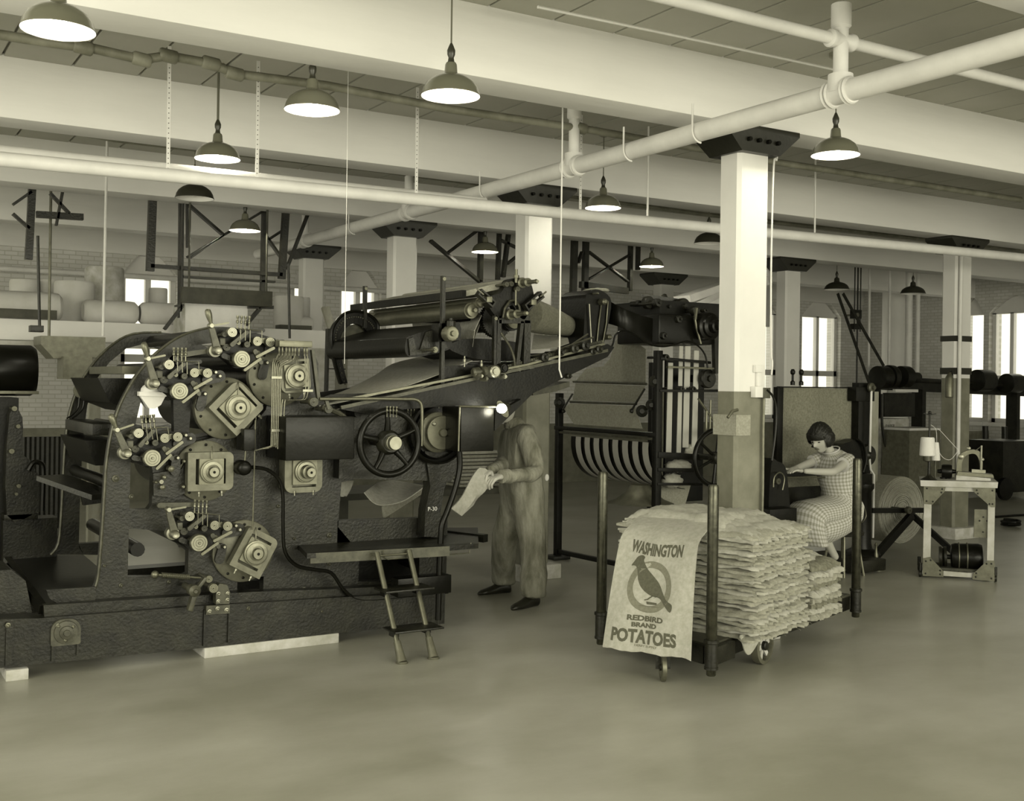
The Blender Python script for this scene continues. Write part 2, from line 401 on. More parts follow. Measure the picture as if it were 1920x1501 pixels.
# ================================================================ PIPES
def elbows(pts): return catmull(pts, 5)
b = B(); b.cyl((4.3, 1.5, 3.05), (4.3, 12.7, 3.05), .056, n=24); t = b.build('sprinkler_main', 'pipe_white')
tag(t, 'thick white painted pipe running away under all the beams', 'pipe')
for yy, r in ((3.91, 1), (6.24, 1), (8.75, 1), (11.2, 1)):
    b = B()
    for o_ in (-.07, -.05, .045, .07): b.lathe((4.3, yy+o_, 3.05), (0, 1, 0), [(.064, -.009), (.07, 0), (.064, .009)], 20)
    b.cyl((4.3, yy, 3.05), (4.3, yy, 3.14), .062, n=16)
    b.build('pipe_collar', 'pipe_white', t)
    b = B(); b.cyl((4.3, yy, 3.14), (4.3, yy, CZ-.12), .037, n=16); b.lathe((4.3, yy, CZ-.2), (0, 0, 1), [(.04, 0), (.05, .01), (.05, .12), (.03, .13)], 16)
    b.build('riser', 'pipe_white', t)
for yy in (4.95, 5.6, 7.4, 9.9):
    b = B(); b.tube([(4.3+.066*math.cos(a), yy, 3.05+.066*math.sin(a)) for a in [PI*(-.5-.5*k/8) for k in range(9)]]+[(4.3-.066, yy, BZ+.01 if yy < 5.5 else BZ)], .006, 6); b.build('pipe_strap', 'pipe_white', t)
zb = q(1568, 62, 3.91).z
b = B(); b.cyl((2.0, 3.91, zb), (9.5, 3.91, zb), .03, n=16); b.lathe((4.3, 3.91, zb), (1, 0, 0), [(.032, -.09), (.045, -.08), (.045, -.06), (.038, -.05), (.038, .05), (.045, .06), (.045, .08), (.032, .09)], 16)
tag(b.build('branch_pipe', 'pipe_white'), 'white branch pipe close under the ceiling at top right, with a tee', 'pipe')
b = B(); b.tube([q(x, y, 4.6)+Vector((0, 0, 0)) for x, y in ((990, 12), (1200, 50), (1380, 83), (1555, 116))], .008, 6)
tag(b.build('conduit', 'pipe_white'), 'thin white conduit on the ceiling leading to the right lamp', 'conduit')
# dark branch pipe with offsets, between the first two beams
b = B(); P = [(-200, 66), (40, 98), (160, 112), (250, 130), (300, 122), (380, 134), (425, 152), (600, 170), (830, 208), (1080, 238), (1450, 292), (1904, 350)]
b.tube([q(x, y, 6.24) for x, y in P], .026, 10)
for x, y in ((250, 130), (300, 122), (380, 134), (425, 152), (140, 110), (1075, 237)):
    c = q(x, y, 6.24); b.lathe(c, (1, 0, -.1), [(.03, -.05), (.038, -.04), (.038, .04), (.03, .05)], 12)
tag(b.build('branch_pipe', 'pipe_dark'), 'dark branch pipe with offset elbows between the first two beams', 'pipe')
b = B(); P = [(-150, 240), (60, 262), (200, 285), (700, 330), (1300, 395), (1904, 448)]
b.tube([q(x, y-4, 8.75) for x, y in P], .02, 8)
tag(b.build('branch_pipe', 'pipe_dark'), 'dark branch pipe high behind the second beam', 'pipe')
# long insulated pipes hung by perforated straps
z0 = 2.77; P0 = q(16, 341, 6.8); P1 = q(1904, 452, 6.8)
b = B(); b.cyl((-3.5, 6.8, P0.z), (14.5, 6.8, P1.z+.02), .042, n=20)
hp = tag(b.build('insulated_pipe', 'pipe_white'), 'front one of two long white lagged pipes crossing the whole room', 'pipe')
b = B(); Q0 = q(16, 321, 7.0); Q1 = q(900, 388, 7.0); b.cyl((-3.5, 7.0, Q0.z), (Q1.x, 7.0, Q1.z+.02), .045, n=20)
tag(b.build('insulated_pipe', 'pipe_white'), 'rear white lagged pipe just above the front long one, at left', 'pipe')
def strap(px, ytop, ybot, Y, grp=True):
    a = q(px, ybot, Y); tz = CZ
    b = B(); n = int((tz-a.z)/.03)
    b.box(a.x-.011, a.x+.011, Y-.012, Y-.009, a.z-.02, tz); o = b.build('strap_hanger', 'pipe_white')
    tag(o, 'x', 'strap', 'perforated strap hangers of the long pipe')
    b = B()
    for k in range(min(n, 40)): b.cyl((a.x, Y-.0125, a.z+k*.03), (a.x, Y-.0095, a.z+k*.03), .0035, n=6)
    b.build('punched_holes', 'black_band', o)['kind'] = 'stuff'; return o
for px, yb, lab in ((304, 333, 'short perforated strap hanger left of the rod-hung lamp'), (471, 356, 'long perforated strap hanger crossing the second beam at left'), (1078, 398, 'perforated strap hanger just right of the second column'), (770, 370, 'perforated strap hanger beside a pipe riser, left of the second column')):
    o = strap(px, 0, yb, 6.8); o['label'] = lab
for px, yb, Y, lab in ((1520, 425, 6.8, 'thin rod hanger right of the nearest column'), (1206, 405, 6.8, 'thin rod hanger above the pipe over the bag machine')):
    a = q(px, yb, Y); tag(B().cyl((a.x, Y, a.z), (a.x, Y, CZ), .008, n=6).build('rod_hanger', 'pipe_white'), lab, 'hanger')
# hanging wires and cords
for pts, Y, r, lab in (([(643, 150), (645, 690)], 6.0, .0016, 'thin straight wire hanging down over the tray of the conveyor'),
                       ([(1045, 60), (1048, 690)], 5.8, .005, 'pale rope hanging down in front of the second column'),
                       ([(829, 12), (831, 118)], 4.72, .003, '')):
    if not lab: continue
    P = [q(x, y, Y) for x, y in pts]; P[0].z = CZ if Y > 5.9 else CZ; P[0].x = P[1].x
    if 'rope' in lab: P.append(q(1053, 705, Y))
    tag(B().tube(P, r, 6).build('hanging_wire' if 'wire' in lab else 'hanging_rope', 'pipe_white'), lab, 'wire' if 'wire' in lab else 'rope')
# ================================================================ PRINTING PRESS (left)
YN, YF = 6.45, 7.70
PR = thing('printing_press', 'large black rotary printing press with arched side frames and steel bearing blocks', 'printing press', (2.3, 7.0, 0))
def L(b, c, ang, pts, t, holes=()):      # outline in metres about c on an XZ plane, turned by ang, t thick to the back
    ca, sa = math.cos(ang), math.sin(ang)
    f = lambda l: [Vector((c.x+x*ca-z*sa, c.y, c.z+x*sa+z*ca)) for x, z in l]
    b.prism([f(l) for l in [pts, *holes]], (0, t, 0)); return b
def rrect(w, h, r, n=4, cx=0, cz=0, cr=(1, 1, 1, 1)):
    o = []
    for k, (sx, sz, a0) in enumerate(((1, 1, 0), (-1, 1, 90), (-1, -1, 180), (1, -1, 270))):
        rr = r*cr[k]
        if rr < 1e-5: o.append((cx+sx*w, cz+sz*h)); continue
        for i in range(n+1):
            a = math.radians(a0+90*i/n); o.append((cx+sx*(w-rr)+rr*math.cos(a), cz+sz*(h-rr)+rr*math.sin(a)))
    return o
def knob(b, px, py, rp, Y, prof, n=28):   # turned piece facing the front; prof = (radius fraction, depth m) front to back
    c = q(px, py, Y); r = rp*mpp(c); b.lathe(c, (0, 1, 0), [(max(.0005, f*r), d) for f, d in prof], n); return c, r
DISC = [(.1, -.012), (.14, -.01), (.14, 0), (.38, 0), (.4, .003), (.43, .003), (.45, 0), (.66, 0), (.68, .003), (.71, .003), (.73, 0), (.92, 0), (1, .005), (1, .03), (.5, .035), (.5, .2)]
def bolts(b, pts, Y, r=.011):
    for x, y in pts:
        c = q(x, y, Y); b.lathe(c, (0, -1, 0), [(r*1.5, 0), (r*1.5, .003), (r, .004), (r, .012), (r*.5, .016)], 8)
# --- base
b = B()
b.prism([[q(x, y, 6.32) for x, y in ((-260, 1205), (20, 1185), (93, 1181), (394, 1150), (480, 1143), (645, 1128), (845, 1112), (845, 1172), (746, 1182), (394, 1229), (20, 1276), (-260, 1312))]], (0, .16, 0))
b.box(.2, 3.6, 7.75, 7.9, .06, .3); b.build('base_rail', 'iron_worn', PR)
b = B(); b.plate([(95, 1180), (93, 1157), (394, 1130), (480, 1122), (645, 1112), (845, 1096), (845, 1113), (645, 1129), (394, 1151)], 6.36, .1); b.build('base_ledge', 'iron_worn', PR)
b = B(); a = q(135, 1205, 6.32); L(b, a+Vector((0, -.018, 0)), 0, rrect(.075, .07, .06, 5, cr=(1, 1, .2, .2)), .02); b.lathe(a+Vector((0, -.02, 0)), (0, -1, 0), [(.062, 0), (.06, .008), (.036, .01), (.034, .02), (.018, .022), (.016, .03)], 24)
bp_ = b.build('bearing_cover', 'iron_grey', PR)
for x, y in ((121, 1195), (149, 1195), (135, 1221), (27, 1196)):
    b = B(); bolts(b, [(x, y)], 6.30, .009); b.build('bolt', 'steel_dull', PR)
for px0, px1, y0, y1 in ((24, 36, 1190, 1272), (110, 114, 1228, 1262), (157, 161, 1226, 1250), (394, 398, 1158, 1226), (440, 443, 1150, 1218)):
    b = B(); b.plate([(px0, y0), (px1, y0), (px1, y1), (px0, y1)], 6.305, .016); b.build('rib', 'iron_worn', PR)
b = B(); b.plate([(398, 1150), (442, 1147), (442, 1163), (398, 1167)], 6.29, .03); hg = b.build('hinge_plate', 'iron_grey', PR)
for x, y in ((404, 1161), (419, 1155), (436, 1157)): bb = B(); bolts(bb, [(x, y)], 6.288, .009); bb.build('bolt', 'steel', hg)
b = B(); b.plate([(415, 1116), (422, 1108), (436, 1110), (442, 1124), (441, 1145), (416, 1147)], 6.27, .06); hg = b.build('foot_bracket', 'iron_grey', PR)
for x, y in ((420, 1127), (437, 1126), (420, 1141), (437, 1138)): bb = B(); bolts(bb, [(x, y)], 6.268, .008); bb.build('bolt', 'steel', hg)
# --- near side frame with openings
outer = [(165, 1147), (180, 1136), (190, 1118), (195, 1090), (199, 1020), (202, 940), (204, 890), (212, 830), (226, 780), (250, 732), (280, 692), (315, 660), (350, 640), (392, 628), (440, 628), (480, 640), (520, 655), (586, 668), (596, 690), (597, 750), (625, 768), (668, 782), (668, 906), (645, 912), (641, 996), (680, 1040), (680, 1097), (795, 1094), (795, 1036), (838, 1030), (846, 1110), (645, 1130), (394, 1150)]
h1 = [(252, 862), (256, 815), (264, 775), (280, 735), (302, 700), (330, 676), (365, 662), (400, 657), (440, 662), (478, 678), (500, 705), (508, 740), (500, 790), (470, 850), (360, 862), (350, 905), (340, 965), (296, 966), (292, 865)]
h1 = [(252, 862), (256, 815), (264, 775), (280, 735), (302, 700), (330, 676), (365, 662), (400, 657), (440, 662), (478, 678), (500, 705), (508, 740), (500, 780), (470, 818), (360, 846), (328, 850), (300, 862)]
h2 = [(249, 882), (285, 880), (291, 900), (291, 962), (284, 972), (249, 974)]
h3 = [(249, 1009), (330, 1012), (362, 1030), (362, 1090), (352, 1096), (249, 1100)]
h4 = [(455, 1098), (504, 1092), (504, 1120), (455, 1122)]
b = B(); b.plate(sm2(outer[:16], 4, False)+outer[16:], YN, .07, [h1, h2, h3, h4]); b.build('side_frame', 'iron_worn', PR)
b = B(); b.plate([(326, 765), (360, 762), (356, 850), (330, 850)], YN+.01, .06); b.plate([(328, 850), (500, 800), (560, 800), (560, 1100), (364, 1100), (364, 1020), (300, 985), (290, 960)], YN+.075, .03); b.build('web_plate', 'iron_black', PR)
# rim bead around the arch
b = B(); b.tube([q(x, y, YN-.004) for x, y in sm2(outer[:14], 4, False)], .008, 6); b.build('rim_bead', 'iron_grey', PR)
# --- far side frame
fo = [(104, 1062), (118, 1040), (122, 980), (124, 900), (126, 850), (133, 795), (150, 742), (178, 697), (212, 663), (248, 644), (300, 640), (350, 646), (430, 690), (470, 760), (500, 1060)]
fi = [(440, 1060), (420, 800), (390, 730), (330, 680), (270, 662), (235, 672), (205, 698), (178, 735), (165, 780), (158, 850), (156, 965), (156, 1046), (165, 1060)]
b = B(); b.plate(sm2(fo[:12], 3, False)+fo[12:]+fi, YF, .07); b.build('side_frame', 'iron_worn', PR)
b = B(); b.tube([q(x, y, YF-.004) for x, y in sm2(fo[:11], 3, False)], .009, 6); b.build('rim_bead', 'iron_grey', PR)
b = B(); b.plate([(156, 940), (200, 930), (200, 962), (163, 968)], YF, .05); b.build('cross_web', 'iron_worn', PR); b = B(); b.plate([(156, 1040), (200, 1036), (200, 1060), (165, 1060)], YF, .06); b.build('cross_web', 'iron_worn', PR)
# cross ties and floor of the press between the frames
b = B()
for x, y, r in ((225, 930, .035), (385, 645, .04), (270, 1050, .04), (570, 690, .03), (640, 930, .03), (820, 1070, .04)):
    c = q(x, y, YN); b = B(); b.cyl((c.x, YN+.04, c.z), (c.x, YF+.05, c.z), r, n=12); b.build('cross_tie', 'iron_gloss', PR)
pass
# rollers and cylinders between the frames
for x, y, r in ((446, 777, 50), (400, 899, 50), (482, 1047, 50), (552, 716, 46), (573, 897, 40), (500, 905, 66), (338, 750, 18), (290, 877, 18), (453, 685, 18), (382, 1033, 18), (315, 705, 9), (269, 824, 9)):
    c = q(x, y, YN); rr = r*mpp(c); b = B(); b.lathe((c.x, YN+.09, c.z), (0, 1, 0), [(rr*.3, -.06), (rr*.3, 0), (rr, .001), (rr, 1.13), (rr*.3, 1.131), (rr*.3, 1.2)], 40); b.build('cylinder' if r > 30 else 'roller', 'iron_gloss' if r < 60 else 'iron_black', PR)
# --- feed trays between the frames seen at left
b = B(); pz = q(208, 830, YN).z
g = lambda x, y, Y, z: Vector((q(x, y, Y).x, Y, z))
b.box(q(130, 830, 7.5).x, q(208, 830, 7.0).x, 6.75, 7.6, q(208, 833, 6.9).z, q(208, 812, 6.9).z, bev=.006); b.build('ink_tray', 'iron_worn', PR)
b = B(); b.box(q(170, 715, 7.6).x, q(262, 715, 7.0).x, 6.7, 7.65, zx(220, 720, 7.0), zx(220, 706, 7.0)); b.build('fountain_board', 'steel_dull', PR)
b = B(); z0, z1 = zx(200, 840, 7.1), zx(200, 885, 7.1)
b.prism([[Vector((q(150, 850, 7).x, 6.8, z0)), Vector((q(215, 850, 7).x, 6.8, z0)), Vector((q(212, 850, 7).x, 6.8, z1)), Vector((q(170, 850, 7).x, 6.8, z1))]], (0, .8, 0)); b.build('hopper', 'iron_black', PR)
b = B(); z0, z1 = zx(220, 728, 7.1), zx(220, 790, 7.1)
b.prism([[Vector((q(168, 750, 7).x, 6.75, z0)), Vector((q(240, 750, 7).x, 6.75, z0)), Vector((q(238, 750, 7).x, 6.75, z1)), Vector((q(190, 750, 7).x, 6.75, z1+.06))]], (0, .85, 0)); b.build('ink_fountain', 'iron_black', PR)
b = B(); knob(b, 154, 753, 14, 7.6, [(.25, -.02), (.25, 0), (1, 0), (1, .03), (.4, .04), (.4, .12)]); b.build('hub_disc', 'plate_grey', PR)
for i in range(2):
    b = B(); b.tube([q(x+i*9, y, 7.62) for x, y in sm2([(150, 765), (148, 785), (138, 798), (127, 806)], 4, False)], .006, 6); b.build('oil_pipe', 'iron_gloss', PR)
b = B(); b.beam(q(100, 917, 7.3), q(205, 950, 6.7), .18, .03); b.build('foot_bar', 'iron_worn', PR)
# white ink pot seen through the frame
b = B(); b.plate([(262, 758), (312, 758), (303, 776), (292, 783), (281, 783)], 6.42, .1); b.plate([(262, 752), (313, 752), (313, 760), (262, 760)], 6.4, .14); pot = b.build('ink_pot', 'white_paint', PR)
b = B(); c = q(283, 750, 6.46); b.ball(c, .055, 16, (1.1, 1, .8)); b.build('pot_lid', 'white_paint', pot)
# deck at the left end of the base
b = B(); zt = .33; b.prism([[qz(x, y, zt) for x, y in ((28, 1067), (165, 1060), (215, 1100), (215, 1152), (96, 1158))]], (0, 0, -.03)); b.build('deck_plate', 'iron_gloss', PR)
b = B(); b.plate([(97, 1128), (190, 1120), (190, 1146), (118, 1152), (104, 1144)], 6.42, .03); b.build('toe_plate', 'iron_worn', PR)
b = B(); p = q(10, 1130, 6.6); b.plate([(-80, 1100), (30, 1092), (58, 1112), (72, 1172), (60, 1176), (-80, 1180)], 6.5, .35); b.build('end_casting', 'iron_worn', PR)
b = B(); b.beam(q(22, 1075, 6.9), q(92, 1165, 6.4), .04, .05); b.build('edge_bar', 'iron_black', PR)
# --- bearing blocks
def bearing(px, py, w, h, ang, hub=23, inner=(.62, .62), slot='x', m='plate_grey', cr=(1, 1, 1, 1), plate_r=57, pc=None, off=(0, 0), long=0):
    c = q(px, py, YN); k = mpp(c); a = math.radians(ang)
    if plate_r:
        x, y = pc or (px, py); cc = q(x, y, YN-.015); R = plate_r*mpp(cc)
        b = B(); b.lathe(cc, (0, 1, 0), [(R*.97, -.012), (R, -.008), (R, .04)], 48); fl = b.build('flange', 'plate_grey', PR)
        for i in range(10):
            t = 2*PI*i/10+.3; bb = B(); bb.lathe(cc+Vector((math.cos(t)*R*.86, -.012, math.sin(t)*R*.86)), (0, -1, 0), [(.008, 0), (.008, .006), (.004, .009)], 8); bb.build('bolt', 'iron_black', fl)
    c0 = c+Vector((0, -.13, 0)); c0 = q(px, py, c0.y); k = mpp(c0)
    W, H = w*k, h*k; iw, ih = W*inner[0], H*inner[1]
    ow, oh = (iw*1.22, ih*1.0) if slot == 'x' else (iw, ih*1.22)
    ox, oz = off[0]*k, off[1]*k
    b = B(); L(b, c0, a, rrect(W, H, min(W, H)*.42, 5, ox, oz, cr), .06, [rrect(ow, oh, .003, 2)[::-1]]); L(b, c0+Vector((0, .06, 0)), a, rrect(W*.9, H*.9, .02, 3, ox, oz), .07)
    blk = b.build('bearing_block', m, PR)
    b = B(); L(b, c0+Vector((0, -.014, 0)), a, rrect(iw, ih, .004, 2), .06); b.build('sliding_box', 'steel_dull', blk)
    r = hub*k; d0 = -.02-long
    pr = [(.1, d0-.022), (.12, d0-.03), (.4, d0-.03), (.42, d0-.02), (.42, d0), (.48, d0+.002), (.6, d0+.004), (.62, -.022), (.86, -.02), (.88, -.014), (1, -.012), (1, .01)]
    b = B(); b.lathe(c0+Vector((0, -.018, 0)), (0, 1, 0), [(f*r, d) for f, d in pr], 36); b.build('hub', 'brass', blk)
    b = B(); b.cyl(c0+Vector((0, d0-.0495, 0)), c0+Vector((0, d0-.03, 0)), r*.1, n=10); b.build('centre_hole', 'dark_void', blk)
    # oil pipe with nipple
    u = Vector((-math.sin(a), 0, math.cos(a))) if abs(ang) < 20 else Vector((0, 0, 1))
    b = B(); p0 = c0+Vector((0, -.02, r*1.0)); b.tube([p0, p0+Vector((0, 0, .05)), p0+Vector((.004, .02, .075))], .0035, 6); b.build('oil_pipe', 'brass', blk)
    for s in (-1, 1):
        ax_ = Vector((math.cos(a), 0, math.sin(a))); v = Vector((-math.sin(a), 0, math.cos(a)))
        bb = B(); pp = c0+v*(-H-.004)+ax_*s*W*.5; bb.lathe(pp, -v, [(.009, 0), (.009, .012), (.005, .014), (.005, .028)], 6); bb.build('bolt', 'steel', blk)
    return blk
bearing(446, 777, 38, 38, 45, 24, (.66, .66), 'x', cr=(1, .1, .1, .5), pc=(424, 779), plate_r=58)
bearing(400, 898, 43, 36, 0, 22, (.54, .66), 'x', cr=(.7, .1, .1, .7), pc=(388, 897), plate_r=57)
bearing(486, 1048, 33, 40, -29, 23, (.66, .6), 'y', cr=(.9, .5, .1, .05), pc=(464, 1045), plate_r=58)
bearing(554, 715, 29, 31, 5, 23, (.78, .7), 'y', cr=(.1, .1, 1, 1), pc=(520, 718), plate_r=56)
bearing(575, 893, 37, 35, 0, 21, (.64, .7), 'y', cr=(.1, .1, 1, 1), plate_r=0, off=(-1, -5), long=.05)
# --- inking units
def inker(px, py, rot=0, grip=True, s=1.0, bar=False):
    ca, sa = math.cos(math.radians(rot)), math.sin(math.radians(rot))
    T = lambda x, y: (px+s*(x*ca-y*sa), py+s*(x*sa+y*ca))
    root = None
    # bracket carrying the rollers
    b = B(); b.plate([T(*p) for p in ((-50, -10), (-44, -40), (-30, -50), (-4, -58), (24, -50), (60, -42), (62, -26), (44, -14), (26, -4), (10, 14), (-4, 16), (-20, 12), (-34, 2))], YN-.06, .06)
    b.plate([T(*p) for p in ((-44, -10), (-30, -28), (-14, -20), (-6, -6), (-22, 0))], YN-.09, .03)
    root = b.build('inking_unit', 'iron_black', PR)
    def arm(p0, p1, w0, w1, Y, m, name, t=.022):
        a = q(*T(*p0), Y); c = q(*T(*p1), Y); k = mpp(a); d = (c-a).normalized(); n = Vector((-d.z, 0, d.x)); o = []
        for i in range(9): th = PI*(.5+i/8); o.append(a+d*(math.cos(th)*w0*k)+n*(math.sin(th)*w0*k))
        for i in range(9): th = PI*(-.5+i/8); o.append(c+d*(math.cos(th)*w1*k)+n*(math.sin(th)*w1*k))
        bb = B(); bb.prism([o], (0, t, 0)); return bb.build(name, m, root)
    arm((-62, -60), (-46, -13), 4.5, 7, 6.24, 'iron_grey', 'lever_arm')
    if grip:
        a = q(*T(-62, -62), 6.25); c = q(*T(-71, -90), 6.25); b = B(); dd = c-a; Lg = dd.length
        b.lathe(a, dd, [(.010, 0), (.011, Lg*.15), (.016, Lg*.4), (.019, Lg*.65), (.017, Lg*.88), (.011, Lg*.97), (.004, Lg*1.0)], 14); b.build('lever_grip', 'steel_dull', root)
    def part(name, m, x, y, r, Y=6.27, prof=DISC):
        b = B(); knob(b, *T(x, y), r, Y, prof); return b.build(name, m, root)
    part('roller_end', 'brass', 0, 0, 16.5, 6.22)
    part('pivot_boss', 'steel', -46, -13, 8.5, 6.22, [(.7, -.01), (.8, -.012), (1, 0), (1, .05), (1.4, .052), (1.4, .1)])
    part('lever_pin', 'steel', -61, -59, 5, 6.22, [(.8, -.01), (1, -.005), (1, .04)])
    part('roller_end', 'steel', -21, -49, 9.5, 6.3)
    part('roller_end', 'brass', 27, -35, 9.3, 6.3); part('roller_end', 'brass', 51, -35, 9.3, 6.3)
    part('collar', 'steel_dull', 39, -37, 5.5, 6.33); part('collar', 'steel_dull', -13, -3, 8, 6.33, [(.8, -.02), (1, -.01), (1, .06)]); part('collar', 'iron_grey', -35, -44, 5, 6.33)
    part('collar', 'iron_grey', 8, -28, 6, 6.33); part('collar', 'iron_grey', -30, -20, 7, 6.33); part('collar', 'steel_dull', -10, -33, 5, 6.33)
    part('spring_boss', 'steel_dull', -8, -30, 4, 6.3); part('bolt', 'steel_dull', 30, -14, 3.5, 6.3); part('bolt', 'steel', 66, -37, 4, 6.35, [(.6, -.01), (1, 0), (1, .03)]); part('bolt', 'steel', 74, -30, 4, 6.35, [(.6, -.01), (1, 0), (1, .03)])
    part('bolt', 'steel', 47, 4, 4, 6.35, [(.6, -.01), (1, 0), (1, .03)])
    arm((-60, -59), (-30, -66), 1.8, 1.8, 6.26, 'steel_dull', 'link_rod', .01)
    arm((58, -24), (28, -6), 2.6, 2.6, 6.22, 'steel_dull', 'fork_arm'); arm((34, -2), (7, 20), 2.6, 2.6, 6.22, 'steel_dull', 'fork_arm'); arm((24, -16), (36, 4), 4, 4, 6.26, 'iron_grey', 'fork_boss')
    arm((6, -50), (-20, -26), 3.5, 4, 6.3, 'iron_grey', 'cross_link'); arm((-16, 2), (-34, -4), 4, 5, 6.28, 'iron_worn', 'cross_link'); arm((-4, -52), (36, -56), 5, 4, 6.34, 'iron_worn', 'oil_bracket')
    arm((50, -22), (74, -30), 9, 11, 6.37, 'iron_worn', 'end_bracket'); arm((44, 6), (40, 28), 8, 9, 6.37, 'iron_worn', 'end_bracket')
    bb = B(); w0 = q(*T(-40, -30), 6.27); bb.box(w0.x-.015, w0.x+.015, 6.25, 6.29, w0.z-.02, w0.z+.02, bev=.004); bb.build('adjusting_block', 'iron_grey', root)
    # oil cups and their pipes
    for i in range(4):
        x = -13+7.4*i; a = q(*T(x, -66), 6.3); c = q(*T(x, -80), 6.3)
        b = B(); b.lathe(a, c-a, [(.004, -.03), (.004, 0), (.008, .004), (.008, .016), (.005, .02), (.005, .028), (.0085, .033), (.009, .045)], 10); b.build('oil_cup', 'brass', root)
        x1, y1 = (-6+i*9, -50+i*3) if i < 3 else (34, -44)
        P = [T(x, -66), T(x, -60), T(x+3, -56), T(x1, -55), T(x1+1, y1+12)]
        b = B(); b.tube([q(*p, 6.3) for p in P], .0032, 6); b.build('oil_pipe', 'brass', root)
    if bar:
        arm((bar[0], bar[1]), (bar[2], bar[3]), 5, 4, 6.33, 'iron_grey', 'tie_bar')
    return root
inker(453, 686, 2); inker(338, 749, 0, bar=(2, -68, 60, -78)); inker(290, 876, -7); inker(382, 1033, 2, grip=False, bar=(-78, -66, -10, -72))
b = B(); knob(b, 308, 920, 4, 6.3, DISC); b.build('stud', 'steel', PR)
b = B(); b.plate([(292, 905), (345, 895), (352, 880), (352, 940), (330, 950), (294, 946)], YN-.05, .05); gb = b.build('gear_bracket', 'iron_worn', PR)
for x, y, r in ((313, 911, 4), (298, 921, 3), (310, 930, 5), (349, 880, 3.5), (349, 928, 3.5), (325, 895, 6)):
    b = B(); knob(b, x, y, r, 6.36, [(.5, -.015), (1, -.01), (1, .04)], 10); b.build('stud', 'steel_dull', gb)
# studs on the near frame
for x, y, r in ((222, 916, 7), (252, 949, 5), (237, 1116, 4), (327, 1107, 4), (480, 1122, 4), (477, 1153, 4), (580, 1117, 7), (625, 1012, 5), (560, 1020, 3), (626, 1065, 4), (528, 960, 3.5), (615, 1155, 2.5), (205, 1080, 3)):
    b = B(); knob(b, x, y, r, YN-.004 if y < 1140 else 6.318, [(.35, -.016), (.5, -.014), (.55, -.006), (1, -.003), (1, .02)], 12); b.build('stud', 'iron_grey', PR)
# oil box with its float chamber below the upper bearing
b = B(); a = q(460, 817, 6.26); c = q(482, 857, 6.26); b.box(a.x, c.x, 6.26, 6.4, c.z, a.z, bev=.006); ob = b.build('junction_box', 'iron_gloss', PR)
b = B(); knob(b, 462, 890, 14, 6.26, [(.6, -.03), (.9, -.02), (1, 0), (1, .08)]); b.build('flow_bulb', 'iron_gloss', PR)
b = B(); b.tube([q(464, 858, 6.3), q(463, 876, 6.3)], .006, 8); b.tube([q(482, 817, 6.3), q(482, 780, 6.34)], .003, 6); b.build('feed_pipe', 'steel_dull', PR)
# curved conduit
b = B(); b.tube([q(x, y, 6.33) for x, y in sm2([(476, 888), (505, 892), (528, 910), (536, 940), (538, 1000), (543, 1045), (565, 1070), (600, 1077), (630, 1082), (652, 1110), (672, 1127), (700, 1131), (760, 1125), (850, 1112)], 4, False)], .011, 8); b.build('conduit', 'iron_gloss', PR)
# lubricator manifold and copper pipe bundle
b = B(); a = q(521, 649, 6.2); c = q(583, 661, 6.2); b.box(a.x, c.x, 6.19, 6.26, c.z, a.z, bev=.003); man = b.build('oil_manifold', 'steel_dull', PR)
for i, x in enumerate((522, 528, 535, 541, 547, 552, 559, 569, 574)):
    b = B(); p = q(x, 661, 6.22); b.lathe(p, (0, 0, -1), [(.005, 0), (.007, .006), (.007, .03), (.004, .034), (.004, .05)], 8); b.build('drip_nozzle', 'brass', man)
for i in range(6):
    x0 = 522+i*5.8; xb = 511+i*3.1
    P = [(x0, 668), (x0, 673), (x0-3, 679+i*1.5), (xb+6, 684+i*2), (xb, 691+i*3), (xb, 760), (xb+.5, 835+i*3), (xb-1-i*.5, 850-i), (496-i*3, 853+i*.8)]
    b = B(); b.tube([q(x, y, 6.24) for x, y in sm2(P, 3, False)], .0036, 6); b.build('oil_pipe', 'brass', man)
for x0 in (570, 575):
    b = B(); b.tube([q(x, y, 6.24) for x, y in sm2([(x0, 670), (x0+2, 700), (x0+4, 725), (x0+1, 755), (x0-10, 760), (x0-34, 761), (x0-40, 768), (x0-41, 850), (x0-38, 866)], 3, False)], .0036, 6); b.build('oil_pipe', 'brass', man)
for x, y in ((518, 719), (520, 818), (577, 742)):
    b = B(); a = q(x-9, y-2, 6.228); c = q(x+10, y+2, 6.228); b.box(a.x, c.x, 6.224, 6.25, c.z, a.z); b.build('pipe_clip', 'steel', man)
b = B(); b.tube([q(x, y, 6.3) for x, y in ((481, 800), (481, 860), (481, 930), (481, 1005))], .005, 8); b.build('oil_pipe', 'steel_dull', PR)
# A-shaped stay right of the upper block
b = B(); b.beam(q(584, 665, 6.36), q(598, 760, 6.36), .03, .02); b.build('stay', 'iron_grey', PR)
# --- crank and spring rod low on the frame
b = B(); a = q(300, 1094, 6.3); c = q(386, 1098, 6.3); b.cyl(a, c, .007, n=8); rod = b.build('spring_rod', 'steel_dull', PR)
d = (c-a).normalized(); Lr = (c-a).length
b = B(); P = [a+d*(Lr*(.15+.6*i/160))+Vector((0, math.cos(i*.9)*.014, math.sin(i*.9)*.014)) for i in range(160)]; b.tube(P, .003, 5); b.build('coil_spring', 'steel_dull', rod)
b = B(); b.ball(a, .022, 12); b.build('rod_knuckle', 'steel_dull', rod)
b = B(); knob(b, 376, 1123, 11, 6.2, [(.3, -.02), (.4, -.01), (1, 0), (1, .06), (.6, .07), (.6, .2)]); b.beam(q(376, 1123, 6.24), q(366, 1160, 6.24), .03, .05, up=(0, 1, 0), bev=.008); b.beam(q(376, 1123, 6.24), q(395, 1097, 6.24), .02, .035, up=(0, 1, 0), bev=.005)
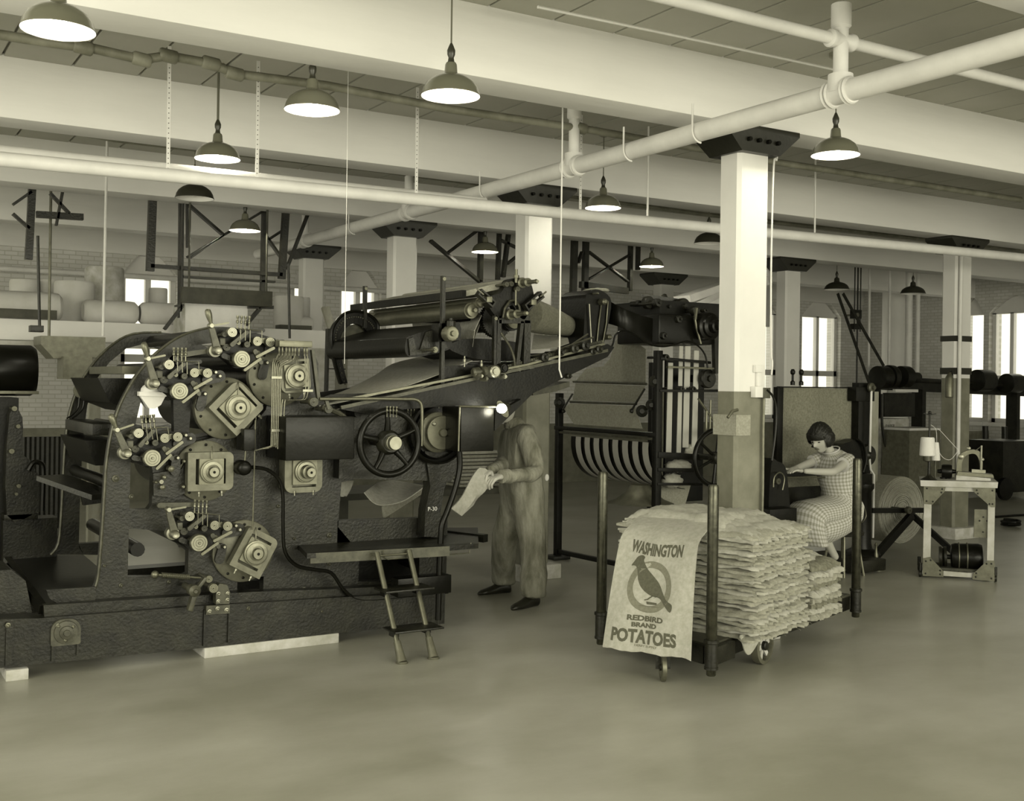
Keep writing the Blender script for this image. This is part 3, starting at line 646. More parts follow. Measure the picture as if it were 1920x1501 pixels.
b.build('crank', 'iron_grey', PR)
b = B(); knob(b, 411, 1117, 9, 6.22, DISC); knob(b, 402, 1100, 7, 6.26, DISC); b.build('pivot_boss', 'steel_dull', PR)
# --- drive side: cover box, gear case, wheels
b = B(); a = q(538, 792, 6.12); c = q(668, 868, 6.12); b.box(a.x, c.x, 6.12, 6.44, c.z, a.z, bev=.008); b.build('cover_box', 'iron_gloss', PR)
b = B(); b.plate([(664, 780), (700, 778), (760, 776), (800, 785), (862, 795), (866, 880), (850, 905), (640, 905), (640, 866), (668, 866)], 6.36, .2); b.build('gear_case', 'iron_worn', PR)
b = B(); b.plate([(600, 760), (630, 748), (720, 742), (800, 748), (850, 775), (850, 795), (664, 785), (600, 772)], 6.6, .08); b.build('upper_web', 'iron_worn', PR)
b = B(); b.plate([(800, 850), (850, 850), (852, 880), (838, 920), (833, 960), (832, 1010), (803, 1010), (804, 960), (812, 915), (806, 880)], 6.34, .1); lg = b.build('bracket_leg', 'iron_worn', PR)
b = B(); b.plate([(640, 984), (846, 972), (846, 1032), (640, 1042)], YN, .07); b.build('lower_rail', 'iron_worn', PR)
b = B(); b.plate([(640, 1040), (682, 1038), (682, 1098), (796, 1095), (796, 1034), (846, 1032), (846, 1100), (640, 1125)], YN+.02, .05); b.build('end_panel', 'iron_worn', PR)
b = B(); a = q(690, 1045, 6.9); b.box(q(640, 1040, 6.9).x, q(840, 1040, 6.9).x, 6.88, 6.9, .12, zx(760, 1000, 6.9)); b.build('inner_panel', 'iron_black', PR)
def wheel(px, py, rp, Y, spokes, name, rim=.02, m='iron_gloss', a0=.3, axd=(0, 1, 0), capr=13):
    c = q(px, py, Y); k = mpp(c); R = rp*k
    b = B(); b.tube([c+Vector((math.cos(2*PI*i/56)*R, 0, math.sin(2*PI*i/56)*R)) for i in range(56)], rim, 12, closed=True, flat=1.0); w_ = b.build(name, m, PR)
    for i in range(spokes):
        t = a0+2*PI*i/spokes; d = Vector((math.cos(t), 0, math.sin(t))); bb = B(); bb.tube([c+d*R*.3+Vector((0, .02, 0)), c+d*R*.65, c+d*R*.98], [.022, .016, .014], 10); bb.build('spoke', m, w_)
    b = B(); b.lathe(c, (0, 1, 0), [(R*.3, -.03), (R*.38, -.01), (R*.4, .03), (R*.34, .04), (.03, .06), (.03, .3)], 24); b.build('hub', 'iron_worn', w_)
    b = B(); b.lathe(c+Vector((0, -.09, 0)), (0, 1, 0), [(capr*k*.94, 0), (capr*k, .004), (capr*k, .03), (capr*k*1.1, .032), (capr*k*1.1, .08)], 24); b.build('shaft_end', 'steel', w_)
    return w_
wheel(733, 835, 60, 6.12, 5, 'hand_wheel', rim=.021, a0=.1+PI/2)
c = q(828, 814, 6.28); k = mpp(c)
b = B(); b.lathe(c, (0, 1, 0), [(56*k, 0), (60*k, .01), (60*k, .05), (52*k, .06), (50*k, .05), (48*k, .02)], 48, cap=False); b.build('gear_guard', 'iron_black', PR)
b = B(); b.lathe(c+Vector((0, -.03, 0)), (0, 1, 0), [(7*k, -.02), (8*k, -.015), (8*k, 0), (31*k, 0), (32*k, .004), (32*k, .012), (10*k, .014), (10*k, .1)], 40); dk = b.build('dial_plate', 'steel_dull', PR)
for t in (2.4, -.8): bb = B(); bb.lathe(c+Vector((math.cos(t)*25*k, -.03, math.sin(t)*25*k)), (0, -1, 0), [(.014, 0), (.014, .008), (.008, .014)], 8); bb.build('bolt', 'steel', dk)
b = B(); b.lathe(c+Vector((0, .02, 0)), (0, 1, 0), [(34*k, 0), (38*k, .01), (38*k, .06)], 40); b.build('backing_disc', 'plate_grey', PR)
# small oil cups beside the wheels
for x0, y0, n in ((766, 776, 4), (727, 778, 4), (824, 760, 3)):
    for i in range(n):
        b = B(); p = q(x0+i*6, y0, 6.1 if x0 == 727 else 6.35); b.lathe(p, (0, 0, 1), [(.003, -.03), (.003, 0), (.0065, .004), (.0065, .014), (.004, .02), (.007, .026), (.007, .034)], 8); b.build('oil_cup', 'brass', PR)
# handrail
b = B(); P = sm2([(600, 757), (640, 756), (700, 754), (760, 753), (778, 753), (788, 758), (792, 768), (793, 790), (793, 840)], 4, False)
b.tube([q(x, y, 6.2) for x, y in P], .011, 10); b.build('hand_rail', 'steel_dull', PR)
b = B(); knob(b, 590, 763, 9, 6.2, DISC); knob(b, 618, 776, 8, 6.22, DISC); b.beam(q(612, 758, 6.22), q(618, 776, 6.22), .02, .02); b.tube([q(x, y, 6.24) for x, y in ((604, 772), (618, 776), (636, 782), (648, 790))], .016, 8); b.build('rail_bracket', 'iron_grey', PR)
# black box at the right end with curved pipe leg
b = B(); a = q(866, 765, 6.05); c = q(929, 846, 6.05); b.box(a.x, c.x, 6.05, 6.3, c.z, a.z, bev=.006); sb = b.build('control_box', 'iron_gloss', PR)
b = B(); b.tube([q(862, 764, 6.03), q(930, 763, 6.03)], .007, 8); b.tube([q(863, 764, 6.04), q(863, 848, 6.04)], .006, 8); b.build('edge_rod', 'steel_dull', sb)
b = B(); a = q(851, 768, 6.2); c = q(866, 845, 6.2); b.box(a.x, c.x, 6.2, 6.24, c.z, a.z); b.build('side_bracket', 'plate_grey', PR)
b = B(); b.tube([q(x, y, 6.15) for x, y in sm2([(864, 846), (866, 880), (858, 920), (845, 960), (836, 985), (834, 1010), (833, 1060), (833, 1095), (833, 1165)], 4, False)], .019, 12); b.build('post_pipe', 'iron_gloss', PR)
b = B(); a = q(752, 1090, 6.15); c = q(852, 1112, 6.15); b.box(a.x, c.x, 6.12, 6.22, c.z, a.z, bev=.004); b.build('step_rail', 'iron_gloss', PR)
def text3d(body, size, o, xd, zd, m, name, parent, ext=.0008, bold=False, wscale=1):
    cu = bpy.data.curves.new(name, 'FONT'); cu.body = body; cu.size = size; cu.extrude = ext; cu.align_x = 'CENTER'; cu.offset = .0 if not bold else size*.022
    t = bpy.data.objects.new(name, cu); COL.objects.link(t); dg = bpy.context.evaluated_depsgraph_get(); me = bpy.data.meshes.new_from_object(t.evaluated_get(dg)); bpy.data.objects.remove(t)
    xd = Vector(xd).normalized(); zd = Vector(zd).normalized(); n = xd.cross(zd); 
    root = parent
    while root.parent: root = root.parent
    for v in me.vertices: v.co = Vector(o)-root.location+xd*v.co.x*wscale+zd*v.co.y+n*v.co.z
    me.materials.clear(); me.materials.append(MATS[m]); ob_ = bpy.data.objects.new(name, me); COL.objects.link(ob_); ob_.parent = parent; return ob_
text3d('P-30', .037, q(817, 961, 6.33), (1, 0, 0), (0, 0, 1), 'pale_paint_text', 'painted_number', lg)
# --- pads under the base
for x0, x1, y in ((20, 62, 1293), (394, 650, 1247)):
    a = qz(x0, y, 0); c = qz(x1, y-(x1-x0)*.13, 0)
    tag(B().box(a.x, c.x, 6.31, 6.55, 0, .058, bev=.004).build('concrete_pad', 'concrete_pale'), 'pale concrete pad under the press base, ' + ('at the left edge of the photo' if x0 == 20 else 'long one under the middle'), 'pad')
# --- platform, step ladder
PF = thing('work_platform', 'narrow dark platform shelf on the front of the press, over the step ladder', 'platform', (3.1, 6.1, 0))
zt = .585
b = B(); b.prism([[qz(x, y, zt) for x, y in ((560, 1024), (584, 1047), (850, 1026), (905, 1020), (903, 990), (835, 992), (640, 1008))]], (0, 0, -.03)); b.build('tread', 'iron_worn', PF)
b = B(); a = qz(590, 1046, zt); c = qz(850, 1026, zt); b.beam(a+Vector((0, 0, -.03)), c+Vector((0, 0, -.03)), .02, .06); b.build('edge_angle', 'iron_grey', PF)
b = B(); b.beam(q(845, 1003, 6.6), q(918, 1010, 6.3), .05, .05); b.build('arm', 'iron_black', PF)
b = B(); P = [qz(x, y, z) for x, y, z in ((725, 1040, .56), (727, 1053, .5), (740, 1055, .49), (890, 1044, .49), (891, 1030, .55))]; b.tube([Vector((p.x, 6.1, p.z)) if 0 else q(x, y, 6.05) for p, (x, y) in zip(P, ((727, 1038), (728, 1050), (736, 1054), (888, 1038), (891, 1019)))], .004, 6); b.build('loop_rod', 'steel_dull', PF)
LD = thing('step_ladder', 'two-tread iron pipe step ladder leaning on the press platform', 'step ladder', (2.9, 5.75, 0))
ft = [qz(767, 1248), qz(826, 1238)]; tp = [q(715, 1042, 6.02), q(775, 1036, 6.02)]
for f, t in zip(ft, tp):
    b = B(); b.cyl(f+(t-f)*.1, t, .016, n=12); rl = b.build('rail', 'steel_dull', LD)
    b = B(); d = (t-f).normalized(); b.lathe(f, (0, 0, 1), [(.034, 0), (.036, .006), (.03, .012)], 20); b.lathe(f+Vector((0, 0, .005)), d, [(.03, 0), (.026, .03), (.021, .1), (.021, .12)], 16); b.build('foot', 'plate_grey', rl)
for fr, fy in ((.3, 0), (.66, 0)):
    a = ft[0].lerp(tp[0], fr); c = ft[1].lerp(tp[1], fr); b = B(); b.box(a.x-.045, c.x+.06, a.y-.11, a.y+.06, a.z-.006, a.z+.006, bev=.004)
    tr = b.build('tread', 'iron_worn', LD)
    for p in (a, c): bb = B(); bb.box(p.x-.018, p.x+.018, p.y-.03, p.y+.03, p.z-.04, p.z-.006); bb.build('tread_clamp', 'iron_black', tr)
b = B(); b.cyl(tp[0]+Vector((0, 0, -.02)), tp[1]+Vector((0, 0, -.02)), .006, n=8); b.build('top_rod', 'steel_dull', LD)
# ================================================================ CONVEYOR AND ROLLER TURRET (middle)
CV = thing('conveyor', 'long inclined black conveyor carrying burlap webs from the press to the bag machine', 'conveyor', (4.0, 6.9, 0))
Y0, Y1 = 6.28, 7.45
girder = [(640, 775), (700, 752), (800, 734), (985, 694), (1060, 672), (1137, 640), (1150, 646), (1138, 664), (1000, 736), (962, 775), (930, 808), (930, 770), (866, 762), (760, 772), (700, 785)]
b = B(); b.plate(girder, Y0, .03); sg = b.build('side_girder', 'iron_black', CV)
b = B(); off = [q(x, y, Y0) for x, y in girder]; b.prism([[p+Vector((0, Y1-Y0, 0)) for p in off]], (0, .03, 0)); b.build('side_girder', 'iron_black', CV)
b = B(); b.beam(q(640, 772, Y0-.01), q(1137, 652, Y0-.01), .02, .02); b.build('edge_rail', 'iron_grey', sg)
b = B(); b.beam(q(650, 756, Y0+.01), q(985, 683, Y0+.01), .03, .014); b.beam(q(985, 683, Y0+.01), q(1130, 640, Y0+.01), .03, .014); b.build('guide_rail', 'steel_dull', CV)
b = B(); P0, P1 = q(850, 716, Y0+.05), q(1125, 636, Y0+.05)
for i in range(70): p = P0.lerp(P1, i/69); b.box(p.x-.007, p.x+.007, p.y-.01, p.y+.01, p.z-.008, p.z+.01)
ch = b.build('drive_chain', 'iron_grey', CV); ch['kind'] = 'stuff'
b = B(); b.tube([q(x, y, Y0+.1) for x, y in ((985, 680), (1040, 655), (1110, 628))], .007, 6); b.tube([q(x, y, Y0+.2) for x, y in ((990, 668), (1060, 650), (1100, 622))], .006, 6); b.build('pull_rod', 'steel_dull', CV)
for x, y, r in ((1022, 668, 8), (1052, 658, 7), (1078, 650, 8), (1098, 644, 9), (1112, 655, 6), (1068, 702, 5), (1124, 650, 7)):
    b = B(); knob(b, x, y, r, Y0-.03, [(.4, -.02), (.5, 0), (1, .004), (1, .04), (.4, .05), (.4, .2)], 16); b.build('idler', 'iron_worn', CV)
# bed between the girders (a row of cross bars)
for f in (.05, .2, .35, .5, .65, .8, .95):
    p = q(650, 790, Y0).lerp(q(1125, 656, Y0), f); b = B(); b.cyl((p.x, Y0+.03, p.z), (p.x, Y1, p.z), .025, n=12); b.build('cross_roller', 'iron_gloss', CV)
b = B(); b.plate([(1000, 732), (1068, 712), (1068, 722), (1042, 732), (1000, 740)], 6.9, .3); b.build('drip_tray', 'iron_grey', CV)
# webs of burlap running up to the turret
def loft(c0, c1, n, sag=0, ease=False):
    G = []
    for i in range(n+1):
        t = i/n; row = []
        for a, c in zip(c0, c1):
            p = Vector(a).lerp(Vector(c), t); p.z -= sag*math.sin(PI*t); row.append(p)
        G.append(row)
    return G
nr = [q(x, y, 6.42) for x, y in sm2([(600, 770), (650, 760), (720, 742), (780, 722), (835, 700)], 4, False)]
fr = [q(x, y, 7.5) for x, y in sm2([(568, 766), (640, 742), (700, 712), (735, 688), (792, 672)], 4, False)]
b = B(); b.sheet(loft(nr, fr, 8), .004); b.build('burlap_web', 'burlap_light', CV)
nr2 = [p+Vector((.03, 0, -.035)) for p in nr]; fr2 = [p+Vector((.03, 0, -.03)) for p in fr]
b = B(); b.sheet(loft(nr2, fr2, 8), .004); b.build('burlap_web', 'burlap', CV)
c0 = [q(x, y, 6.45) for x, y in sm2([(835, 700), (860, 688), (885, 678)], 3, False)]; c1 = [q(x, y, 7.5) for x, y in sm2([(792, 672), (800, 665), (830, 662)], 3, False)]
b = B(); b.sheet(loft(c0, c1, 6), .004); b.build('burlap_web', 'burlap_light', CV)
# trough running across the machine
Pt = [(760, 641), (768, 634), (832, 612), (842, 612), (846, 640), (840, 658), (800, 670), (768, 674), (758, 662)]
b = B(); b.plate(sm2(Pt, 3), 6.4, 1.3); tr = b.build('trough', 'iron_black', CV)
b = B(); b.plate([(764, 640), (774, 636), (779, 660), (786, 660), (796, 627), (822, 618), (832, 640), (838, 655), (800, 667), (768, 671)], 6.385, .014); b.build('end_casting', 'iron_worn', tr)
b = B(); a = q(762, 641, 6.42); c = q(838, 613, 6.42); b.prism([[a, c, c+Vector((0, 1.26, 0)), a+Vector((0, 1.26, 0))]], (0, 0, .008)); b.build('trough_cover', 'burlap_dark', tr)
# dark plate hull right of the trough
b = B(); b.plate(sm2([(838, 655), (860, 640), (900, 636), (960, 640), (985, 650), (980, 668), (930, 676), (880, 672)], 3), 6.5, .6); b.build('pan', 'iron_black', CV)
b = B(); b.plate([(832, 690), (900, 684), (958, 690), (955, 704), (870, 716), (832, 742)], 6.34, .04); b.build('gusset', 'iron_black', CV)
# slotted posts
def post(px, y0, y1, Y, w=9, name='slotted_post'):
    b = B(); a = q(px-w/2, y0, Y); c = q(px+w/2, y1, Y); n = 0
    b.prism([[Vector((a.x, Y, c.z)), Vector((c.x, Y, c.z)), Vector((c.x, Y, a.z)), Vector((a.x, Y, a.z))]], (0, .03, 0)); po = b.build(name, 'iron_worn', CV)
    bb = B(); bb.lathe(((a.x+c.x)/2, Y, a.z-.02), (0, -1, 0), [(.012, 0), (.012, .006)], 10); bb.build('bolt', 'steel_dull', po); return po
post(829, 520, 744, 6.3); post(682, 543, 622, 7.6, 7); post(927, 592, 700, 6.3, 6)
b = B(); b.plate([(820, 610), (858, 606), (862, 618), (862, 640), (820, 644)], 6.3, .1); b.build('slide_block', 'iron_black', CV)
b = B(); knob(b, 846, 628, 15, 6.2, [(.3, -.02), (.34, -.012), (.36, 0), (.8, .002), (.9, .0), (1, .01), (1, .06)], 12); b.build('clamp_knob', 'steel_dull', CV)
b = B(); c = q(843, 608, 6.25)
b.lathe(c+Vector((0, 0, -.03)), (0, 0, 1), [(.03, 0), (.03, .04), (.012, .045), (.012, .06)], 8); b.build('star_nut', 'iron_worn', CV)
b = B(); knob(b, 815, 659, 6, 6.28, DISC); knob(b, 815, 605+54, 3, 6.2, DISC); b.build('clamp_bolt', 'steel_dull', CV)
# rollers and web under the top beam
def crossroll(px, py, r, Ya, Yb, m, name, cap='steel_dull'):
    c = q(px, py, Ya); rr = r*mpp(c); b = B(); b.cyl(c, (c.x, Yb, c.z), rr, n=28); o = b.build(name, m, CV)
    b = B(); b.lathe(c+Vector((0, -.03, 0)), (0, 1, 0), [(rr*.25, -.03), (rr*.25, 0), (rr*.8, .005), (rr*.8, .03)], 20); b.build('journal', cap, o); return o
crossroll(896, 569, 10, 6.4, 8.1, 'steel_dull', 'idle_roller'); crossroll(880, 584, 15, 6.45, 7.9, 'steel_dull', 'idle_roller')
crossroll(947, 537, 13, 6.45, 8.0, 'burlap', 'web_roller'); crossroll(958, 600, 20, 6.5, 7.8, 'iron_black', 'web_roller')
b = B(); a = [q(870, 540, 6.45), q(946, 524, 6.45)]; b.prism([[q(868, 548, 6.4), q(940, 528, 6.4), q(955, 528, 6.4), q(955, 537, 6.4), q(868, 558, 6.4)]], (0, 1.7, 0)); bm_ = b.build('top_web', 'burlap', CV)
b = B(); b.beam(q(866, 553, 6.38), Vector((q(866, 553, 6.38).x, 8.2, q(866, 553, 6.38).z)), .03, .05); b.build('top_beam', 'iron_black', CV)
b = B(); b.sheet(loft([q(x, y, 6.6) for x, y in ((900, 600), (890, 630), (878, 668))], [q(x, y, 7.8) for x, y in ((770, 608), (775, 640), (790, 672))], 6, .02), .004); b.build('burlap_web', 'burlap_light', CV)
b = B(); b.sheet(loft([q(x, y, 6.5) for x, y in ((900, 592), (888, 620), (884, 652))], [q(x, y, 6.75) for x, y in ((885, 590), (872, 620), (868, 648))], 3), .004); b.build('loose_flap', 'burlap_light', CV)
c = q(930, 600, 6.55); k = mpp(c)
b = B(); n = 44; o = []
for i in range(n*2):
    t = 2*PI*i/(2*n); R = (31 if i % 2 else 34)*k; o.append(c+Vector((math.cos(t)*R, 0, math.sin(t)*R)))
b.prism([o], (0, .05, 0)); b.build('gear_wheel', 'iron_worn', CV)
# turret casting
b = B(); b.plate(sm2([(945, 528), (955, 522), (978, 522), (990, 530), (996, 548), (998, 570), (988, 584), (980, 598), (968, 590), (958, 572), (946, 580), (938, 596), (925, 592), (908, 566), (918, 556), (936, 548)], 3), 6.3, .06); tc = b.build('turret_casting', 'iron_black', CV)
b = B(); b.tube([q(940+x, 596-y, 6.28) for x, y in ((0, 0), (3, 18), (12, 32), (22, 34), (30, 22), (33, 4))], .008, 6); b.build('arch_rib', 'iron_grey', tc)
def slotarm(p0, p1, w, Y=6.24):
    a, c = q(*p0, Y), q(*p1, Y); d = (c-a).normalized(); n = Vector((-d.z, 0, d.x)); k = mpp(a)*w; m_ = mpp(a)*3
    b = B(); b.prism([[a-n*k, c-n*k, c+n*k, a+n*k], [a+d*m_-n*(k-m_), a+d*m_+n*(k-m_), c-d*m_+n*(k-m_), c-d*m_-n*(k-m_)]], (0, .05, 0)); o = b.build('slot_arm', 'iron_worn', tc)
    b = B(); b.box(*[f((a.lerp(c, .6))[i]+s) for i, s in ((0, -.02), (0, .02)) for f in (float,)], Y-.01, Y+.04, a.lerp(c, .6).z-.018, a.lerp(c, .6).z+.018, bev=.003); b.build('slide', 'steel_dull', o)
    b = B(); b.lathe(a-d*.03, d, [(.006, 0), (.006, .06)], 8); b.build('adjusting_screw', 'steel', o)
slotarm((896, 548), (924, 572), 7); slotarm((1014, 550), (984, 576), 7)
for x0, y0, x1, y1 in ((970, 530, 1003, 526), (950, 590, 985, 586)):
    a, c = q(x0, y0, 6.3), q(x1, y1, 6.05); b = B(); d = c-a; Ln = d.length; b.lathe(a, d, [(.035, 0), (.035, .04), (.022, .045), (.022, .09), (.028, .095), (.028, .12), (.014, .125), (.013, Ln*.9), (.016, Ln*.92), (.01, Ln)], 14); b.build('shaft_handle', 'steel_dull', tc)
b = B(); p = q(963, 530, 6.28); b.lathe(p, (0, 0, 1), [(.012, 0), (.012, .03), (.02, .032), (.02, .05), (.01, .052), (.01, .09)], 10); p = q(963, 572, 6.27); b.lathe(p, (0, 0, 1), [(.007, 0), (.007, .1)], 8); b.build('vertical_screw', 'steel_dull', tc)
for x, y in ((946, 533), (955, 532), (967, 541)): b = B(); knob(b, x, y, 5, 6.26, DISC, 12); b.build('boss', 'iron_grey', tc)
# stand under the turret
for p0, p1, w in (((931, 600), (931, 690), .03), ((984, 600), (984, 700), .05), ((974, 602), (966, 694), .025), ((930, 600), (988, 598), .05)):
    b = B(); b.beam(q(*p0, 6.32), q(*p1, 6.32), .04, w, up=(1, 0, 0) if p0[0] == p1[0] else (0, 0, 1)); b.build('stand_leg' if p0[1] < p1[1] else 'stand_rail', 'iron_worn', CV)
b = B(); n = 30
P = [q(938+8*math.sin(i/n*PI)+i*.9, 626+i*2.3, 6.3) for i in range(n)]
for p in P: b.ball(p, .009, 6)
ch = b.build('hanging_chain', 'iron_grey', CV); ch['kind'] = 'stuff'
# clutch unit on the girder
b = B(); b.lathe(q(885, 700, 6.22), q(922, 695, 6.22)-q(885, 700, 6.22), [(.02, 0), (.03, .01), (.03, .05), (.015, .055), (.015, .07), (.033, .075), (.033, .1), (.02, .105), (.02, .13)], 16); cl = b.build('clutch', 'iron_grey', CV)
for x, y, r, m in ((929, 697, 12, 'steel'), (947, 706, 5, 'steel'), (903, 706, 4, 'steel'), (912, 711, 5, 'iron_grey'), (945, 690, 9, 'iron_black')):
    b = B(); knob(b, x, y, r, 6.16, [(.2, -.01), (.55, -.01), (.6, 0), (.8, 0), (.85, -.006), (1, 0), (1, .06)], 20); b.build('clutch_knob', m, cl)
for x, y in ((870, 676), (902, 683)):
    b = B(); p = q(x, y+14, 6.3); b.lathe(p, (0, 0, 1), [(.005, 0), (.005, .03), (.011, .032), (.011, .05), (.006, .055), (.006, .07)], 8); b.build('grease_cup', 'steel', CV)
# riveted chain guard at the far left of the conveyor
b = B(); Yg = 7.62
G_ = sm2([(704, 640), (706, 615), (690, 598), (665, 591), (640, 598), (622, 622), (620, 652), (628, 690), (640, 728)], 5, False)
inner = sm2([(652, 726), (642, 690), (636, 655), (640, 632), (655, 616), (672, 616), (688, 630)], 5, False)
b.plate(G_+inner, Yg, .05); gd = b.build('chain_guard', 'iron_black', CV)
b = B(); b.tube([q(x, y, Yg-.005) for x, y in G_], .012, 6); b.build('guard_rim', 'iron_gloss', gd)
b = B()
for i in range(0, len(G_)):
    x, y = G_[i]; x2, y2 = 664+(x-664)*.82, 650+(y-650)*.82 if y < 650 else y; b.ball(q(x2 if y < 660 else x+7, y2, Yg-.004), .006, 6)
rv = b.build('rivets', 'iron_grey', gd); rv['kind'] = 'stuff'
b = B(); c = q(666, 648, Yg+.06); b.cyl(c, c+Vector((0, .03, 0)), .13, n=32); b.build('sprocket_disc', 'iron_grey', CV)
# burlap tube stretched from the turret to the curved guard
a, c = q(985, 588, 6.75), q(1098, 618, 7.2)
b = B(); d = c-a; b.lathe(a, d, [(.02, -.01), (.125, 0), (.11, d.length*.3), (.075, d.length*.65), (.06, d.length)], 28, rx=1); b.build('burlap_tube', 'burlap_dark', CV)
b = B(); b.sheet(loft([q(x, y, 6.5) for x, y in ((995, 655), (1040, 650), (1065, 640))], [q(x, y, 7.3) for x, y in ((1000, 618), (1030, 625), (1060, 632))], 5, -.02), .004); b.build('burlap_web', 'burlap_light', CV)
# ================================================================ BAG MACHINE (behind the nearest column)
XL, YB = 5.68, 7.02
XR = 6.75
BM = thing('bag_machine', 'tall black bag-making machine with hanging burlap and a striped curved rack', 'bag machine', (6.2, 7.7, 0))
f0, f1 = qx(1053, 1000, XL).y, YB
zt = q(1236, 575, YB).z
for x, y, zz in ((XL, YB, 1.86), (XL, f0, 1.5), (XR, YB, 1.86), (XR, f0, 1.8)):
    b = B(); b.box(x-.028, x+.028, y-.028, y+.028, .03, zz, bev=.004); po = b.build('corner_post', 'iron_black', BM)
    b = B(); b.box(x-.09, x+.09, y-.08, y+.08, 0, .035, bev=.005); b.build('foot', 'iron_worn', po)
def xbar(px0, py0, px1, py1, h, X=XL, m='iron_black', n='side_bar', w=.04):
    b = B(); b.beam(qx(px0, py0, X), qx(px1, py1, X), w, h, bev=.003); return b.build(n, m, BM)
xbar(1046, 799, 1236, 808, .035, w=.06); xbar(1046, 807, 1236, 816, .02, m='iron_grey'); xbar(1050, 1030, 1236, 1064, .04)
def ybar(px0, py0, px1, py1, h, Y=YB-.02, m='iron_black', n='cross_bar', w=.03):
    b = B(); b.beam(q(px0, py0, Y), q(px1, py1, Y), w, h, bev=.003); return b.build(n, m, BM)
ybar(1236, 664, 1330, 670, .022); ybar(1236, 725, 1350, 722, .022); ybar(1236, 845, 1320, 848, .05); ybar(1236, 873, 1315, 872, .03); ybar(1250, 680, 1345, 681, .016, m='steel_dull', Y=YB-.06, n='guide_rod'); ybar(1236, 900, 1320, 898, .02)
# hanging cloth on the left side
def xsheet(P, X, m, n='hanging_burlap', th=.006):
    b = B(); b.prism([[qx(x, y, X) for x, y in P]], (th, 0, 0)); return b.build(n, m, BM)
xsheet(sm2([(1150, 640), (1158, 626), (1172, 620), (1190, 636)], 3, False)+[(1209, 648), (1210, 711), (1078, 712), (1098, 688), (1130, 682), (1142, 668)], 5.76, 'burlap')
xsheet([(1079, 715), (1209, 717), (1196, 748), (1074, 747)], 5.72, 'burlap')
xsheet([(1071, 753), (1190, 755), (1206, 797), (1078, 792), (1058, 762)], 5.66, 'burlap')
for (a, c) in (((1075, 712), (1212, 713)), ((1070, 750), (1194, 751))):
    b = B(); b.cyl(qx(*a, 5.68), qx(*c, 5.68), .011, n=10); b.build('stretcher_rod', 'iron_grey', BM)
for P in (((1074, 735), (1057, 764)), ((1209, 722), (1186, 762))):
    b = B(); b.beam(qx(*P[0], 5.67), qx(*P[1], 5.65), .012, .012); b.build('swing_arm', 'iron_worn', BM)
for x, y, r in ((1058, 768, .018), (1186, 764, .02), (1228, 708, .05), (1222, 752, .045), (1205, 764, .05), (1050, 752, .05)):
    p = qx(x, y, 5.66); b = B(); b.lathe(p, (-.6, -.8, 0), [(r*.4, .03), (r*.5, .02), (r, .01), (r, -.06), (r*.6, -.08)], 14); b.build('cam_boss', 'iron_worn', BM)
# curved rack with white tapes
def rack(i, n, w, X0=5.70, r=.34):
    ya = qx(1083, 815, X0).y; yb = qx(1232, 815, X0).y; y = ya+(yb-ya)*(i/n); G = []
    zt_, R = qx(1150, 812, X0).z, r
    for k in range(13):
        t = k/12; ang = t*PI*.48; xx = X0-.02*math.sin(PI*t)+R*(1-math.cos(ang))*.95; zz = zt_-.03-R*1.12*math.sin(ang)*1.0
        G.append([Vector((xx, y-w/2, zz)), Vector((xx, y+w/2, zz))])
    return G
b = B(); ya = qx(1075, 815, 5.72).y; yb = qx(1234, 815, 5.72).y; G = rack(.5, 1, abs(ya-yb), 5.715)
b.sheet([[Vector((r_[0].x, yb, r_[0].z)), Vector((r_[0].x, ya, r_[0].z))] for r_ in G], .006); b.build('curved_rack', 'iron_black', BM)
for i in range(8):
    b = B(); b.sheet(rack(i+.25, 8.2, .075), .003); b.build('white_tape', 'stripe_white', BM)
# funnel below
b = B(); b.lathe(q(1205, 902, 7.3), (0, 0, -1), [(.08, 0), (.12, .06), (.2, .12), (.28, .15)], 24, cap=False); b.build('delivery_chute', 'plate_grey', BM)
b = B(); b.prism([[q(1245, 902, 7.3), q(1300, 900, 7.3), q(1290, 940, 7.3), q(1240, 940, 7.3)]], (0, .02, 0)); b.build('hanging_burlap', 'burlap', BM)
# front tapes and hanging lace
for x0, x1, y0, y1 in ((1252, 1261, 672, 845), (1272, 1279, 640, 840), (1283, 1293, 640, 830), (1300, 1309, 648, 842)):
    b = B(); b.prism([[q(x0, y0, YB+.05), q(x1, y0, YB+.05), q(x1+1, y1, YB+.05), q(x0, y1, YB+.05)]], (0, .006, 0)); b.build('white_tape', 'stripe_white', BM)
b = B()
b.box(q(1248, 700, YB+.3).x, q(1320, 700, YB+.3).x, YB+.3, YB+.32, .6, 1.8); b.build('back_panel', 'iron_black', BM)
def lump(c, sx, sy, sz, m, name, par, seed=1, amp=.25):
    rnd = random.Random(seed); b = B(); b.ball(c, 1, 18, (sx, sy, sz))
    for v in b.bm.verts: d = (v.co-Vector(c)); v.co = Vector(c)+d*(1+amp*(rnd.random()-.5))
    return b.build(name, m, par, 70)
lump(q(1275, 865, 7.1), .13, .06, .05, 'burlap_light', 'waste_fringe', BM, 3); lump(q(1265, 893, 7.1), .1, .06, .06, 'burlap_light', 'waste_fringe', BM, 5); lump(q(1297, 838, 7.1), .05, .04, .06, 'burlap_light', 'waste_fringe', BM, 6)
